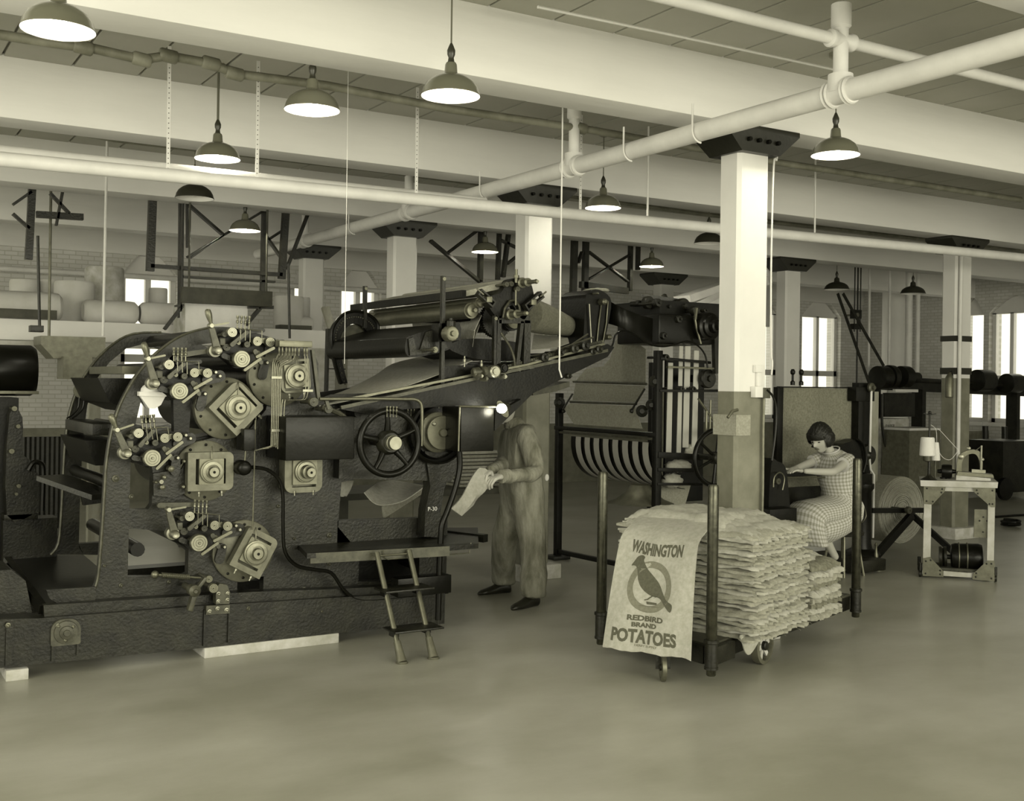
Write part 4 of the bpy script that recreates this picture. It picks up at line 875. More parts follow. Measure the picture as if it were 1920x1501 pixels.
# head: housing, hub, gears
b = B(); a = q(1232, 580, 6.95); c = q(1335, 637, 6.95); b.box(a.x, c.x, 6.95, 7.5, c.z, a.z, bev=.02); b.build('gear_housing', 'iron_gloss', BM)
b = B(); knob(b, 1330, 602, 26, 6.85, [(.28, -.12), (.3, -.08), (.45, -.075), (.5, -.03), (.75, -.02), (.8, 0), (1, .01), (1, .12), (.6, .14)], 32); b.build('drive_hub', 'iron_gloss', BM)
b = B(); b.beam(q(1340, 600, 6.95), q(1345, 690, 6.95), .04, .08, up=(1, 0, 0)); b.build('hub_bracket', 'iron_worn', BM)
for x, y, r, YY in ((1280, 566, 16, 7.1), (1303, 573, 9, 6.98), (1250, 567, 10, 7.1), (1215, 560, 12, 7.2), (1272, 590, 7, 6.92), (1320, 572, 4, 6.95), (1232, 560, 8, 7.0), (1245, 622, 7, 6.92), (1250, 662, 6, 6.98), (1330, 700, 18, 7.0), (1280, 720, 5, 6.98), (1302, 720, 5, 6.98)):
    b = B(); knob(b, x, y, r, YY, [(.3, -.02), (.35, 0), (.9, .002), (1, .01), (1, .05), (.4, .06), (.4, .25)], 20); b.build('gear', 'iron_worn', BM)
b = B(); b.beam(q(1302, 568, 6.9), q(1300, 590, 6.9), .018, .018, up=(1, 0, 0)); b.tube([q(1300, 590, 6.9), q(1303, 605, 6.9), q(1312, 635, 6.9)], .01, 8); b.build('clutch_lever', 'steel_dull', BM)
for x, y, x2, y2 in ((1200, 548, 1270, 556), (1190, 560, 1300, 575), (1240, 545, 1262, 590)):
    b = B(); b.beam(q(x, y, 7.3), q(x2, y2, 7.2), .04, .03); b.build('top_bar', 'iron_worn', BM)
b = B(); b.box(q(1190, 560, 7.4).x, q(1300, 560, 7.4).x, 7.1, 7.9, zx(1240, 590, 7.4), zx(1240, 562, 7.4)); b.build('top_casting', 'iron_black', BM)
# curved glossy guard
b = B(); G = []
for i in range(13):
    t = i/12; x = 1120+100*t; yt = 548+42*t+6*math.sin(PI*t); yb_ = 598+44*t-8*math.sin(PI*t); Yc = 7.05-.25*math.sin(PI*t*.9)
    G.append([q(x, yt, Yc), q(x, (yt+yb_)/2, Yc-.02), q(x, yb_, Yc)])
b.sheet(G, .008); b.build('curved_guard', 'iron_gloss', BM)
b = B(); b.plate(sm2([(1094, 660), (1094, 560), (1098, 546), (1112, 538), (1130, 544), (1142, 560), (1138, 600), (1130, 640), (1122, 662)], 3), 6.85, .35); hd = b.build('head_casing', 'iron_black', BM)
b = B(); b.tube([q(x, y, 6.84) for x, y in ((1117, 640), (1120, 600), (1124, 562), (1130, 556), (1136, 560), (1134, 600), (1128, 640))], .006, 6); b.build('chain_rim', 'steel_dull', hd)
b = B(); b.tube([q(1101, 566, 6.83), q(1107, 640, 6.83)], .006, 6); b.build('edge_rod', 'steel', hd)
for x, y, r in ((1129, 561, 6), (1127, 656, 6), (1115, 546, 2), (1140, 627, 5)): b = B(); knob(b, x, y, r, 6.8, [(.5, -.02), (1, -.01), (1, .05)], 12); b.build('shaft_end', 'steel_dull', hd)
lump(q(1112, 542, 7.02), .07, .16, .025, 'burlap', 'lint_cover', BM, 8, .12)
b = B(); b.tube([q(x, y, 6.75) for x, y in sm2([(1138, 660), (1147, 640), (1152, 622), (1168, 614), (1192, 624), (1215, 638), (1240, 642), (1262, 638), (1285, 631), (1305, 638), (1320, 655), (1326, 680)], 5, False)], .007, 8); b.build('power_cable', 'iron_gloss', BM)
# flywheel
c = q(1346, 848, 6.8); R = 52*mpp(c)
b = B(); b.tube([c+Vector((math.cos(2*PI*i/48)*R, 0, math.sin(2*PI*i/48)*R)) for i in range(48)], .02, 10, closed=True); fw = b.build('flywheel', 'iron_gloss', BM)
for i in range(6): t = .4+i*PI/3; bb = B(); bb.tube([c, c+Vector((math.cos(t)*R, 0, math.sin(t)*R))], .013, 8); bb.build('spoke', 'iron_gloss', fw)
b = B(); b.lathe(c+Vector((0, -.05, 0)), (0, 1, 0), [(.04, 0), (.05, .01), (.05, .09), (.025, .1), (.025, .3)], 16); b.build('hub', 'iron_worn', fw)
b = B(); b.tube([q(1310, 738, 6.95), q(1345, 786, 6.95)], .01, 8); b.tube([q(1326, 760, 6.95), q(1326, 800, 6.95)], .01, 8); b.tube([q(1333, 740, 6.95), q(1333, 800, 6.95)], .008, 8); b.build('link_rod', 'steel_dull', BM)
# inspection lamp on the conveyor
il = thing('inspection_lamp', 'small glowing caged work lamp clipped under the conveyor above the black control box', 'lamp', tuple(q(942, 766, 6.1)))
b = B(); b.ball(q(942, 766, 6.1), .03, 14, (1.2, 1, 1)); b.build('bulb', 'bulb', il)
b = B(); b.lathe(q(955, 760, 6.12), (-.8, 0, -.4), [(.02, 0), (.045, .03), (.06, .05)], 16, cap=False); b.build('lamp_shade', 'shade_black', il)
b = B(); b.tube([q(955, 760, 6.13), q(968, 752, 6.2), q(975, 748, 6.27)], .006, 6); b.build('bracket', 'iron_black', il)
add_point('inspection_lamp_light', q(936, 770, 6.0), 1.5, .03)
# work bench shelf with stacked sacks behind the press end
# ================================================================ SACK TRUCK (front right)
P2 = qz(1347, 1242, .09); P3 = qz(1615, 1128, .09)
E2 = Vector((P3.x-P2.x, P3.y-P2.y, 0)); LEN = E2.length; E2.normalize(); E1 = Vector((-E2.y, E2.x, 0))
def qn(px, py, p0, n):
    r = Vector(ray(px, py)[:2]+(ray(px, py)[2],)); o = Vector((0, 0, CAMH)); t = (Vector(p0)-o).dot(n)/r.dot(n); return o+r*t
WID = .84
def TR(a, b_, z): return Vector((P2.x, P2.y, 0))+E2*a+E1*b_+Vector((0, 0, z))
TK = thing('hand_truck', 'low iron-framed hand truck with four round stakes, loaded with burlap sacks', 'truck', (P2.x+.6, P2.y+.6, 0))
def tbox(b, a0, a1, b0, b1, z0, z1, bev=.004):
    v = b.hexa([TR(a0, b0, z0), TR(a1, b0, z0), TR(a1, b1, z0), TR(a0, b1, z0), TR(a0, b0, z1), TR(a1, b0, z1), TR(a1, b1, z1), TR(a0, b1, z1)])
    if bev: bmesh.ops.bevel(b.bm, geom=list({e for a in v for e in a.link_edges}), offset=bev, segments=2, affect='EDGES', profile=.6)
AL1 = (qn(1135, 880, TR(0, WID, 0), E1)-P2).dot(E2); sk = lambda bb_: AL1*bb_/WID
b = B(); b.prism([[TR(.03, .03, .175), TR(LEN-.03, .03, .175), TR(LEN-.03, WID-.03, .175), TR(AL1+.03, WID-.03, .175)]], (0, 0, .03)); b.build('deck', 'wood_dark', TK)
for a0, a1, b0, b1 in ((.02, LEN-.02, .03, .075), (AL1+.03, LEN-.02, WID-.075, WID-.03), (LEN-.045, LEN, .05, WID-.05)):
    b = B(); tbox(b, a0, a1, b0, b1, .1, .195); b.build('frame_rail', 'iron_worn', TK)
b = B(); b.beam(TR(.03, .05, .147), TR(AL1+.03, WID-.05, .147), .04, .095); b.build('frame_rail', 'iron_worn', TK)
def stake(a, bb_, ztop):
    b = B(); b.lathe(TR(a, bb_, .05), (0, 0, 1), [(.022, 0), (.026, .005), (.026, .03), (.03, .035), (.03, ztop-.065), (.026, ztop-.05), (.01, ztop-.048)], 20); s = b.build('stake', 'stake_iron', TK)
    b = B(); b.lathe(TR(a, bb_, .085), (0, 0, 1), [(.038, 0), (.038, .012), (.035, .015), (.035, .135), (.041, .14), (.041, .155), (.034, .158)], 20); b.build('socket', 'iron_worn', s)
stake(0, 0, qn(1327, 898, P2, E2).z); ztp = qn(1327, 898, P2, E2).z
p1_ = qn(1135, 880, TR(0, WID, 0), E1); stake((p1_-P2).dot(E2), WID, p1_.z); stake(LEN, 0, qn(1599, 842, P3, E2).z); p4_ = qn(1416, 829, TR(0, WID, 0), E1); stake((p4_-P2).dot(E2), WID, p4_.z)
b = B(); tbox(b, .03, .25, -.012, .03, .1, .195); b.build('corner_plate', 'iron_worn', TK)
def wheelT(a, bb_, r, w, big=True, dirv=None):
    d = dirv or E1; c = TR(a, bb_, r)
    b = B(); b.lathe(c-d*w/2, d, [(r*.8, 0), (r, .004), (r, w-.004), (r*.8, w), (r*.78, w*.5), (r*.8, 0)], 40, cap=False); wl = b.build('wheel', 'plate_grey' if big else 'steel_dull', TK)
    u = Vector((0, 0, 1)); v = d.cross(u)
    for i in range(6 if big else 0):
        t = i*PI/3+.3; e = u*math.cos(t)+v*math.sin(t); b = B(); b.beam(c, c+e*r*.85, .012, .028, up=d.cross(e)); b.build('spoke', 'concrete_pale', wl)
    b = B(); b.lathe(c-d*w*.6, d, [(.02, 0), (r*.25, .005), (r*.25, w*1.2-.005), (.02, w*1.2)], 16); b.build('wheel_hub', 'iron_worn', wl)
    return wl
aw = (qz(1487, 1238)-P2).dot(E2)
wheelT(aw, .0, .105, .05); wheelT(aw, WID-.06, .1, .05)
cq = qn(1257, 1270, TR(-.1, 0, 0), E2); ac, bc = -.13, (cq-P2).dot(E1)
cd_ = Vector((.85, -.5, 0)).normalized(); wheelT(ac+.03, bc, .075, .03, False, cd_)
b = B(); c = TR(ac+.03, bc, .075)
for s in (-1, 1): b.beam(c+cd_*s*.024+Vector((0, 0, -.01)), c+cd_*s*.024+Vector((0, 0, .1)), .008, .03, up=cd_)
b.box(c.x-.01, c.x+.06, c.y-.01, c.y+.06, .15, .17); b.build('caster_fork', 'iron_worn', TK)
wheelT(LEN-.12, WID*.5, .075, .03, False, cd_)
b = B(); b.beam(TR(aw, .02, .14), TR(aw, WID-.02, .14), .04, .04); b.build('axle', 'iron_worn', TK)
# ---- piled sacks, each its own
def noise1(x, s): return math.sin(x*3.1+s)*.5+math.sin(x*7.3+s*2.1)*.3+math.sin(x*17.7+s*3.7)*.2
def sack(cx, cy, z, L1, L2, th, seed, ang=0, label='', group=None, m='burlap', droop=.02, top=False):
    # pillow-like folded stack leaf: L1 along E1, L2 along E2
    n1, n2 = 26, 26; rnd = random.Random(seed); b = B(); s = seed*1.7
    ca, sa = math.cos(ang), math.sin(ang)
    def outline(u, v):
        a = (u-.5)*L2*(1+.02*noise1(v*6, s)); c = (v-.5)*L1*(1+.015*noise1(u*6, s+2))
        if u > .97: a += .02*noise1(v*29, s+5)
        if u < .03: a -= .012*noise1(v*17, s+9)
        if v < .03: c -= .028*noise1(u*31, s+1)
        a, c = a*ca-c*sa, a*sa+c*ca
        ed = max(abs(u-.5), abs(v-.5))*2
        zz = .010*noise1(u*3.2+s, s)+.009*noise1(v*4.1, s+3)+.004*noise1(u*23, s+v*4)-droop*max(0, ed-.72)**1.3*2.0
        return TR(cx+a, cy+c, z+zz), ed
    T_, B_ = [], []
    for i in range(n1+1):
        rt, rb = [], []
        for j in range(n2+1):
            p, ed = outline(j/n2, i/n1); h = th*(1-.35*max(0, ed-.9)/.1)
            h += .004*noise1(i*.9+j*.3, s)
            rt.append(b.bm.verts.new(p+Vector((0, 0, h)))); rb.append(b.bm.verts.new(p))
        T_.append(rt); B_.append(rb)
    for i in range(n1):
        for j in range(n2):
            b._face([T_[i][j], T_[i][j+1], T_[i+1][j+1], T_[i+1][j]]); b._face([B_[i][j], B_[i+1][j], B_[i+1][j+1], B_[i][j+1]])
    for k in range(n1):
        b._face([T_[k][0], T_[k+1][0], B_[k+1][0], B_[k][0]]); b._face([T_[k][-1], B_[k][-1], B_[k+1][-1], T_[k+1][-1]])
    for k in range(n2):
        b._face([T_[0][k], B_[0][k], B_[0][k+1], T_[0][k+1]]); b._face([T_[-1][k], T_[-1][k+1], B_[-1][k+1], B_[-1][k]])
    # loose threads on the cut edge
    for k in range(46):
        v = rnd.random(); u = 1 if k % 3 == 0 else rnd.random(); v = v if u == 1 else 0
        p, _ = outline(min(u, .99), max(v, .012)); dd = (E2*ca+E1*sa) if u == 1 else (-E1*ca+E2*sa)
        p += Vector((0, 0, th*rnd.random())); e = p+dd*(.008+.02*rnd.random())+Vector((0, 0, -.02*rnd.random()))+E1*.01*(rnd.random()-.5)
        b.tube([p-dd*.01, p.lerp(e, .5)+Vector((0, 0, .003)), e], .0007, 3)
    o = b.build('burlap_sack', m, ang=70); return tag(o, label, 'sack', group)
ORD = 'lowest,second,third,fourth,fifth,sixth,seventh,eighth,ninth,tenth,eleventh,twelfth,thirteenth,fourteenth,fifteenth,sixteenth,seventeenth,eighteenth,nineteenth,twentieth,twenty-first,twenty-second,twenty-third,twenty-fourth'.split(',')
ZD = .207; PA = -.02; pe2 = Vector((E2.x*math.cos(PA)+E1.x*math.sin(PA), E2.y*math.cos(PA)+E1.y*math.sin(PA), 0)); pe1 = Vector((-pe2.y, pe2.x, 0))
pC = qz(1428, 1190, ZD); pR = qz(1537, 1150, ZD); AL = (pR-pC).dot(pe2); AL = max(.55, AL)
lx = qn(1152, 1100, pC, pe2); BLn = .9
def AB(p): return (p-P2).dot(E2), (p-P2).dot(E1)
pcen = pC+pe2*AL/2+pe1*BLn/2; ca_, cb_ = AB(pcen)
pile_top = .785; NS = 24; hz = (pile_top-ZD)/NS; rnd = random.Random(4)
for k in range(NS):
    z = ZD+.002+k*hz; w2 = AL*(.97+.04*rnd.random()); w1 = BLn*(.96+.04*rnd.random()); j1, j2 = .02*(rnd.random()-.5), .02*(rnd.random()-.5)
    sack(ca_+j1, cb_+j2, z, w1, w2, hz*.9, k+1, PA+.03*(rnd.random()-.5)+(.05 if k in (6, 12) else 0),
         ('lowest flat folded burlap sack of the tall pile on the hand truck' if k == 0 else 'flat folded burlap sack, %s from the bottom of the tall pile on the hand truck' % ORD[k]), 'burlap sacks in the tall pile', ['burlap', 'burlap_light', 'burlap'][k % 3], droop=.03)
for k in range(3):
    pp = pcen+pe1*.05*k; a_, b_ = AB(pp)
    sack(a_, b_, pile_top+.004+k*.022, BLn*(.96-.1*k), AL*(.98-.08*k), .018, 40+k, PA, ('topmost', 'second', 'third')[2-k]+' burlap sack on top of the tall pile, swelling up towards its middle', None, 'burlap_light', droop=.12)
# short pile at the far end
pS = pC+pe2*(AL+.03); s2 = .42; NS2 = 9; rnd = random.Random(9); pcs = pS+pe2*s2/2+pe1*.34; sa_, sb_ = AB(pcs)
for k in range(NS2):
    z = ZD+.002+k*.036
    sack(sa_+.02*(rnd.random()-.5), sb_+.02*(rnd.random()-.5), z, .66, s2*(.98-.04*rnd.random()), .033, 20+k, PA+.1*(rnd.random()-.5), ('lowest folded burlap sack of the short pile on the hand truck' if k == 0 else 'folded burlap sack, %s from the bottom of the short pile on the hand truck' % ORD[k]), 'burlap sacks in the short pile', ['burlap', 'burlap_light', 'burlap_dark'][k % 3], droop=.03)
sack(sa_, sb_+.03, ZD+NS2*.036+.006, .58, s2*.85, .016, 33, PA+.35, 'rumpled sack lying skewed on top of the short pile', None, 'burlap_light', droop=.1)
# corners of cloth hanging below the pile over the truck side
def flap(pts, lab):
    b = B(); P = [qn(x, y, TR(0, -.045, 0), E1) for x, y in pts]
    b.prism([P], (-E1)*.006); tag(b.build('cloth_corner', 'burlap_light'), lab, 'cloth')
flap(sm2([(1400, 1178), (1436, 1176), (1430, 1196), (1418, 1214), (1410, 1212), (1404, 1196)], 3), 'pale corner of cloth hanging down over the side rail of the hand truck')
# ---- printed sack hung over the end
SK = thing('printed_sack', 'printed potato sack with a bird emblem, hung over the end of the pile', 'sack', (P2.x-.05, P2.y+.5, .15))
xl = (qn(1160, 1100, TR(-.07, 0, 0), E2)-P2).dot(E1); xr = (qn(1314, 1100, TR(-.07, 0, 0), E2)-P2).dot(E1)
pf = pC-pe2*.13; bl = qn(1143, 1208, TR(-.17, 0, 0), E2); br = qn(1310, 1228, TR(-.16, 0, 0), E2); tl = qn(1178, 975, pf, pe2); trr = qn(1319, 986, pf, pe2)
def SP(u, v, off=0):   # u 0..1 left->right, v 0 bottom..1 fold; beyond 1 lies on the pile
    if v <= 1:
        p = bl.lerp(br, u).lerp(tl.lerp(trr, u), v)
        p += pe2*(-.018*math.sin(PI*v)-.007*math.sin(u*7+v*3)-.006*math.sin(u*13-v*5))
        n = -pe2
        if v > .86: t = (v-.86)/.14; p += pe2*(.07*t*t)+Vector((0, 0, -.01*t*t)); n = (-pe2*(1-t*.5)+Vector((0, 0, t*.5))).normalized()
    else:
        t = (v-1); p = tl.lerp(trr, u)+pe2*(.07+t*.62)+Vector((0, 0, -.01+.16*t-.1*t*t)); n = Vector((0, 0, 1))
    return p+n*off
G = [[SP(j/18, i/24*1.42) for j in range(19)] for i in range(25)]
for j in range(19): G[0][j] += Vector((0, 0, .004*math.sin(j*.9)+.002*math.sin(j*4.1)))
b = B(); b.sheet(G, .005); b.build('cloth', 'burlap_light', SK, 60)
W_sk, H_sk = (br-bl).length, (tl-bl).length
def onsack(me, u0, v0, sx, name, m):   # lay flat artwork (metres) on the cloth
    for v in me.vertices:
        u = u0-v.co.x*1.0/W_sk*sx if False else u0+v.co.x/W_sk; vv = v0+v.co.y/H_sk
        v.co = SP(u, vv, .0035+v.co.z*1.5)-SK.location
    me.materials.clear(); me.materials.append(MATS[m]); o = bpy.data.objects.new(name, me); COL.objects.link(o); o.parent = SK; return o
def subdiv_text(body, size, w, bold=.0, shear=0, sy=1):
    cu = bpy.data.curves.new('t', 'FONT'); cu.body = body; cu.size = size; cu.extrude = .0004; cu.align_x = 'CENTER'; cu.offset = bold; cu.resolution_u = 3; cu.shear = shear
    t = bpy.data.objects.new('t', cu); COL.objects.link(t); dg = bpy.context.evaluated_depsgraph_get(); me = bpy.data.meshes.new_from_object(t.evaluated_get(dg)); bpy.data.objects.remove(t)
    xs = [v.co.x for v in me.vertices]; k = w/(max(xs)-min(xs)); cx_ = (max(xs)+min(xs))/2
    for v in me.vertices: v.co.x = (v.co.x-cx_)*k; v.co.y *= sy
    bm = bmesh.new(); bm.from_mesh(me); bmesh.ops.subdivide_edges(bm, edges=[e for e in bm.edges if e.calc_length() > .03], cuts=3, use_grid_fill=False); bm.to_mesh(me); bm.free(); return me
W0, H0 = W_sk, H_sk
me = subdiv_text('WASHINGTON', .085, .68*W0, .0035, .12, 1.1)
for v in me.vertices: v.co.y += .012*(abs(v.co.x)/(.3*W0))**1.5
onsack(me, .5, .765, 1, 'printed_word', 'sack_ink')
onsack(subdiv_text('REDBIRD', .042, .41*W0, .0018, 0, .95), .46, .245, 1, 'printed_word', 'sack_ink')
onsack(subdiv_text('BRAND', .036, .28*W0, .0018, 0, .95), .45, .195, 1, 'printed_word', 'sack_ink')
onsack(subdiv_text('POTATOES', .094, .73*W0, .004, 0, 1.05), .46, .075, 1, 'printed_word', 'sack_ink')
onsack(subdiv_text('DERBY SUPPLY', .018, .26*W0, .0005, 0, .9), .49, .045, 1, 'printed_word', 'ink_soft')
def flatmesh(loops, z=.0004):
    b = B(); b.prism([[Vector((x, y, 0)) for x, y in l] for l in loops], (0, 0, z)); me = bpy.data.meshes.new('m'); bmesh.ops.recalc_face_normals(b.bm, faces=b.bm.faces[:]); b.bm.to_mesh(me); b.bm.free(); return me
# emblem read off the photo: px region of the sack face (x 1180..1275, y 1030..1145)
def E_(pts): return [(((x-1130-0)-0), y) for x, y in pts]
cu_, cv_ = .47, .515; RV = .205*H0; rr = .27*W0; hk = 1.0
ring = [[(rr*math.cos(2*PI*k/60), RV*math.sin(2*PI*k/60)) for k in range(60)], [(rr*.74*math.cos(-2*PI*k/60), RV*.74*math.sin(-2*PI*k/60)) for k in range(60)]]
onsack(flatmesh(ring), cu_, cv_, 1, 'printed_ring', 'ink_soft')
S_ = rr/190.; SV = RV/218./S_   # ring radius 190 px in the enlarged crop, centred at (405, 650)
bird = sm2([(300, 390), (262, 405), (240, 440), (216, 487), (245, 485), (272, 505), (290, 560), (300, 600), (330, 655), (375, 700), (430, 728), (470, 730), (505, 745), (545, 790), (600, 838), (612, 775), (560, 745), (520, 690), (480, 620), (425, 560), (375, 510), (340, 465), (322, 430), (328, 405)], 3)
me = flatmesh([[((x-405)*S_, -(y-650)*S_*SV) for x, y in bird]], .0009); onsack(me, cu_, cv_, 1, 'printed_bird', 'sack_ink')
for l in ([(425, 722), (433, 728), (395, 762), (370, 768), (368, 760), (390, 752)], [(385, 775), (470, 778), (475, 795), (392, 798)], [(455, 730), (465, 730), (440, 742)]):
    me = flatmesh([[((x-405)*S_, -(y-650)*S_*SV) for x, y in l]], .0009); onsack(me, cu_, cv_, 1, 'printed_twig', 'sack_ink')
# ================================================================ PEOPLE
def skinned(name, chains, m, par, sub=2):
    # chains: list of lists of (point, radius); chain k>0 starts at the nearest existing vertex
    verts, edges, rad = [], [], []
    for ch in chains:
        prev = None
        for i, (p, r) in enumerate(ch):
            p = Vector(p)
            hit = next((k for k, v in enumerate(verts) if (v-p).length < 1e-5), None)
            if hit is None: verts.append(p); rad.append(r if isinstance(r, tuple) else (r, r)); hit = len(verts)-1
            if prev is not None: edges.append((prev, hit))
            prev = hit
    root = par
    while root.parent: root = root.parent
    me = bpy.data.meshes.new(name); me.from_pydata([v-root.location for v in verts], edges, [])
    o = bpy.data.objects.new(name, me); COL.objects.link(o); o.parent = par
    md = o.modifiers.new('skin', 'SKIN'); md.use_smooth_shade = True
    if not me.skin_vertices: 
        bmx = bmesh.new(); bmx.from_mesh(me); bmx.verts.layers.skin.verify(); bmx.to_mesh(me); bmx.free()
    for k, r in enumerate(rad): me.skin_vertices[0].data[k].radius = r
    me.skin_vertices[0].data[0].use_root = True
    s = o.modifiers.new('sub', 'SUBSURF'); s.levels = sub; s.render_levels = sub
    me.materials.append(MATS[m]); return o
def rings(name, R, m, par, n=28, uv=(20, 1), cap=True, wob=0, seed=0, th=0):
    # R: list of (centre, axis_a vector, axis_b vector); lofted closed body with uv in check units
    b = B(); bm = b.bm; uvl = bm.loops.layers.uv.new('UVMap'); rs = []; rnd = random.Random(seed)
    L_ = 0; ls = [0]
    for (c0, *_), (c1, *_) in zip(R, R[1:]): L_ += (Vector(c1)-Vector(c0)).length; ls.append(L_)
    for i, (c, a, e) in enumerate(R):
        row = []
        for k in range(n):
            t = 2*PI*k/n; f = 1+wob*(math.sin(t*5+i*.8+seed)+.6*math.sin(t*9-i*1.3)+.5*math.sin(t*3+i*2.1))
            row.append(bm.verts.new(Vector(c)+Vector(a)*math.cos(t)*f+Vector(e)*math.sin(t)*f))
        rs.append(row)
    for i in range(len(rs)-1):
        for k in range(n):
            f = b._face([rs[i][k], rs[i][(k+1) % n], rs[i+1][(k+1) % n], rs[i+1][k]])
            if f:
                for l, (uu, vv) in zip(f.loops, ((k, i), (k+1, i), (k+1, i+1), (k, i+1))): l[uvl].uv = (uu/n*uv[0], ls[vv]*uv[1])
    if cap:
        for r_ in (rs[0][::-1], rs[-1]): b._face(r_)
    return b.build(name, m, par, 80)
def head(c, fwd, up, par, s=1.0, skinm='skin', face=True, neck_to=None):
    fwd = Vector(fwd).normalized(); up = Vector(up); up = (up-fwd*up.dot(fwd)).normalized(); sd = fwd.cross(up)
    b = B(); b.ball((0, 0, 0), 1, 40); 
    for v in b.bm.verts:
        x, y, z = v.co   # x side, y fwd, z up (unit sphere)
        X, Y, Z = x*.074, y*.094, z*.115
        if z < 0: X *= 1-.32*(-z)**1.4; Y = Y*(1-.12*(-z)) + .012*(-z)
        if y < -.2 and z < -.3: Y *= .75
        g = lambda a, b_, w1, w2: math.exp(-((x-a)/w1)**2-((z-b_)/w2)**2) if y > 0 else 0
        Y += .023*g(0, -.12, .12, .13)+.012*g(0, .02, .09, .2)                       # nose
        Y -= .010*g(.36, .06, .17, .12)+.010*g(-.36, .06, .17, .12)                 # eye sockets
        Y += .007*g(0, -.42, .25, .06)+.006*g(0, -.52, .2, .06) - .005*g(0, -.47, .3, .03)  # lips
        Y += .012*g(0, -.82, .4, .2)                                                # chin
        Y += .004*g(.3, .24, .3, .08)+.004*g(-.3, .24, .3, .08)                     # brow
        v.co = Vector(c)+(sd*X+fwd*Y+up*Z)*s
    hd = b.build('head', skinm, par, 80)
    for sx in (-1, 1):
        b = B(); b.ball(Vector(c)+(sd*sx*.077-fwd*.002-up*.0)*s, .001, 12, (1, 1, 1))
        b = B(); b.ball((0, 0, 0), 1, 14)
        for v in b.bm.verts: x, y, z = v.co; v.co = Vector(c)+(sd*(sx*.072+x*.010)+fwd*(-.008+y*.018)+up*(-.008+z*.03))*s
        b.build('ear', skinm, hd)
        b = B(); b.ball((0, 0, 0), 1, 12)
        for v in b.bm.verts: x, y, z = v.co; v.co = Vector(c)+(sd*(sx*.028+x*.013)+fwd*(.0785+y*.006)+up*(.004+z*.0045))*s
        b.build('eye', 'hair', hd)
        b = B(); b.tube([Vector(c)+(sd*sx*xx+fwd*ff+up*zz)*s for xx, ff, zz in ((.012, .09, .024), (.028, .087, .03), (.045, .078, .024))], .0028*s, 6); b.build('eyebrow', 'hair', hd)
    b = B(); b.ball((0, 0, 0), 1, 12)
    for v in b.bm.verts: x, y, z = v.co; v.co = Vector(c)+(sd*x*.022+fwd*(.090+y*.006)+up*(-.053+z*.007))*s
    b.build('lips', 'denim', hd)
    return hd, fwd, up, sd
def hand(name, wrist, dirv, palm_n, par, m='skin', curl=.5, s=1.0, side=1):
    # palm and five fingers in one skinned body
    d = Vector(dirv).normalized(); n = Vector(palm_n); n = (n-d*n.dot(d)).normalized(); t = d.cross(n)*side
    w = Vector(wrist); ch = [[(w, .024*s), (w+d*.035*s, (.034*s, .016*s)), (w+d*.07*s, (.036*s, .014*s))]]
    for k, (o_, Ln) in enumerate(((-.028, .062), (-.010, .074), (.009, .07), (.027, .055))):
        base = w+d*.07*s; p0 = w+(d*.088+t*o_)*s; p1 = p0+(d*math.cos(curl)+n*math.sin(curl))*Ln*.55*s; p2 = p1+(d*math.cos(curl*2)+n*math.sin(curl*2))*Ln*.5*s
        ch.append([(base, (.036*s, .014*s)), (p0, .0095*s), (p1, .0085*s), (p2, .007*s)])
    p0 = w+(d*.035-t*.036)*s; p1 = p0+(d*.7-t*.45+n*.4).normalized()*.04*s; p2 = p1+(d*.85+n*.4).normalized()*.032*s
    ch.append([(w+d*.035*s, (.034*s, .016*s)), (p0, .012*s), (p1, .0105*s), (p2, .008*s)])
    return skinned(name, ch, m, par, 2)
# ---- seated woman (faces -X)
YW = 6.6
Wq = lambda x, y, dy=0: Vector((q(x, y, YW).x, YW+dy, q(x, y, YW).z))
WO = thing('person', 'seated woman with dark bobbed hair in a pale checked dress, reaching to the machine', 'person', Wq(1590, 960)*Vector((1, 1, 0)) if False else (Wq(1585, 960).x, YW, 0))
hc = Wq(1541, 806)
hw, hf, hu, hs = head(hc, (-.86, -.18, -.46), (-.3, 0, 1), WO, 1.02)
nk = Wq(1562, 832); ch0 = Wq(1566, 850); 
body = [[(Wq(1583, 935), .10), (Wq(1574, 900), .07), (Wq(1568, 865), .08), (Wq(1564, 842), .06), (Wq(1556, 826), .042), (Wq(1550, 815), .045)]]
for s_, (el, wr) in ((-1, (Wq(1524, 866, -.24), Wq(1489, 867, -.12))), (1, (Wq(1522, 868, .16), Wq(1490, 868, .02)))):
    sh = Wq(1567, 846, s_*.15)
    body.append([(Wq(1568, 865), .08), (sh, .048), (sh.lerp(el, .5), .040), (el, .034), (el.lerp(wr, .4), .032), (wr, .022)])
for s_ in (-1, 1):
    hp_ = Wq(1580, 940, s_*.09); kn = Wq(1510, 943, s_*.09); ank = Wq(1560, 1030, s_*.1) if s_ < 0 else Wq(1528, 1032, s_*.1)
    body.append([(Wq(1583, 935), .10), (hp_, .085), (hp_.lerp(kn, .6), .068), (kn, .055), (kn.lerp(ank, .4), .052), (kn.lerp(ank, .8), .034), (ank, .030)])
skinned('body', body, 'skin', WO)
hand('hand', Wq(1489, 867, -.12), (-1, .1, .12), (0, 0, -1), WO, curl=.35, s=.95); hand('hand', Wq(1490, 868, .02), (-1, .1, .2), (0, 0, -1), WO, curl=.35, s=.95, side=-1)
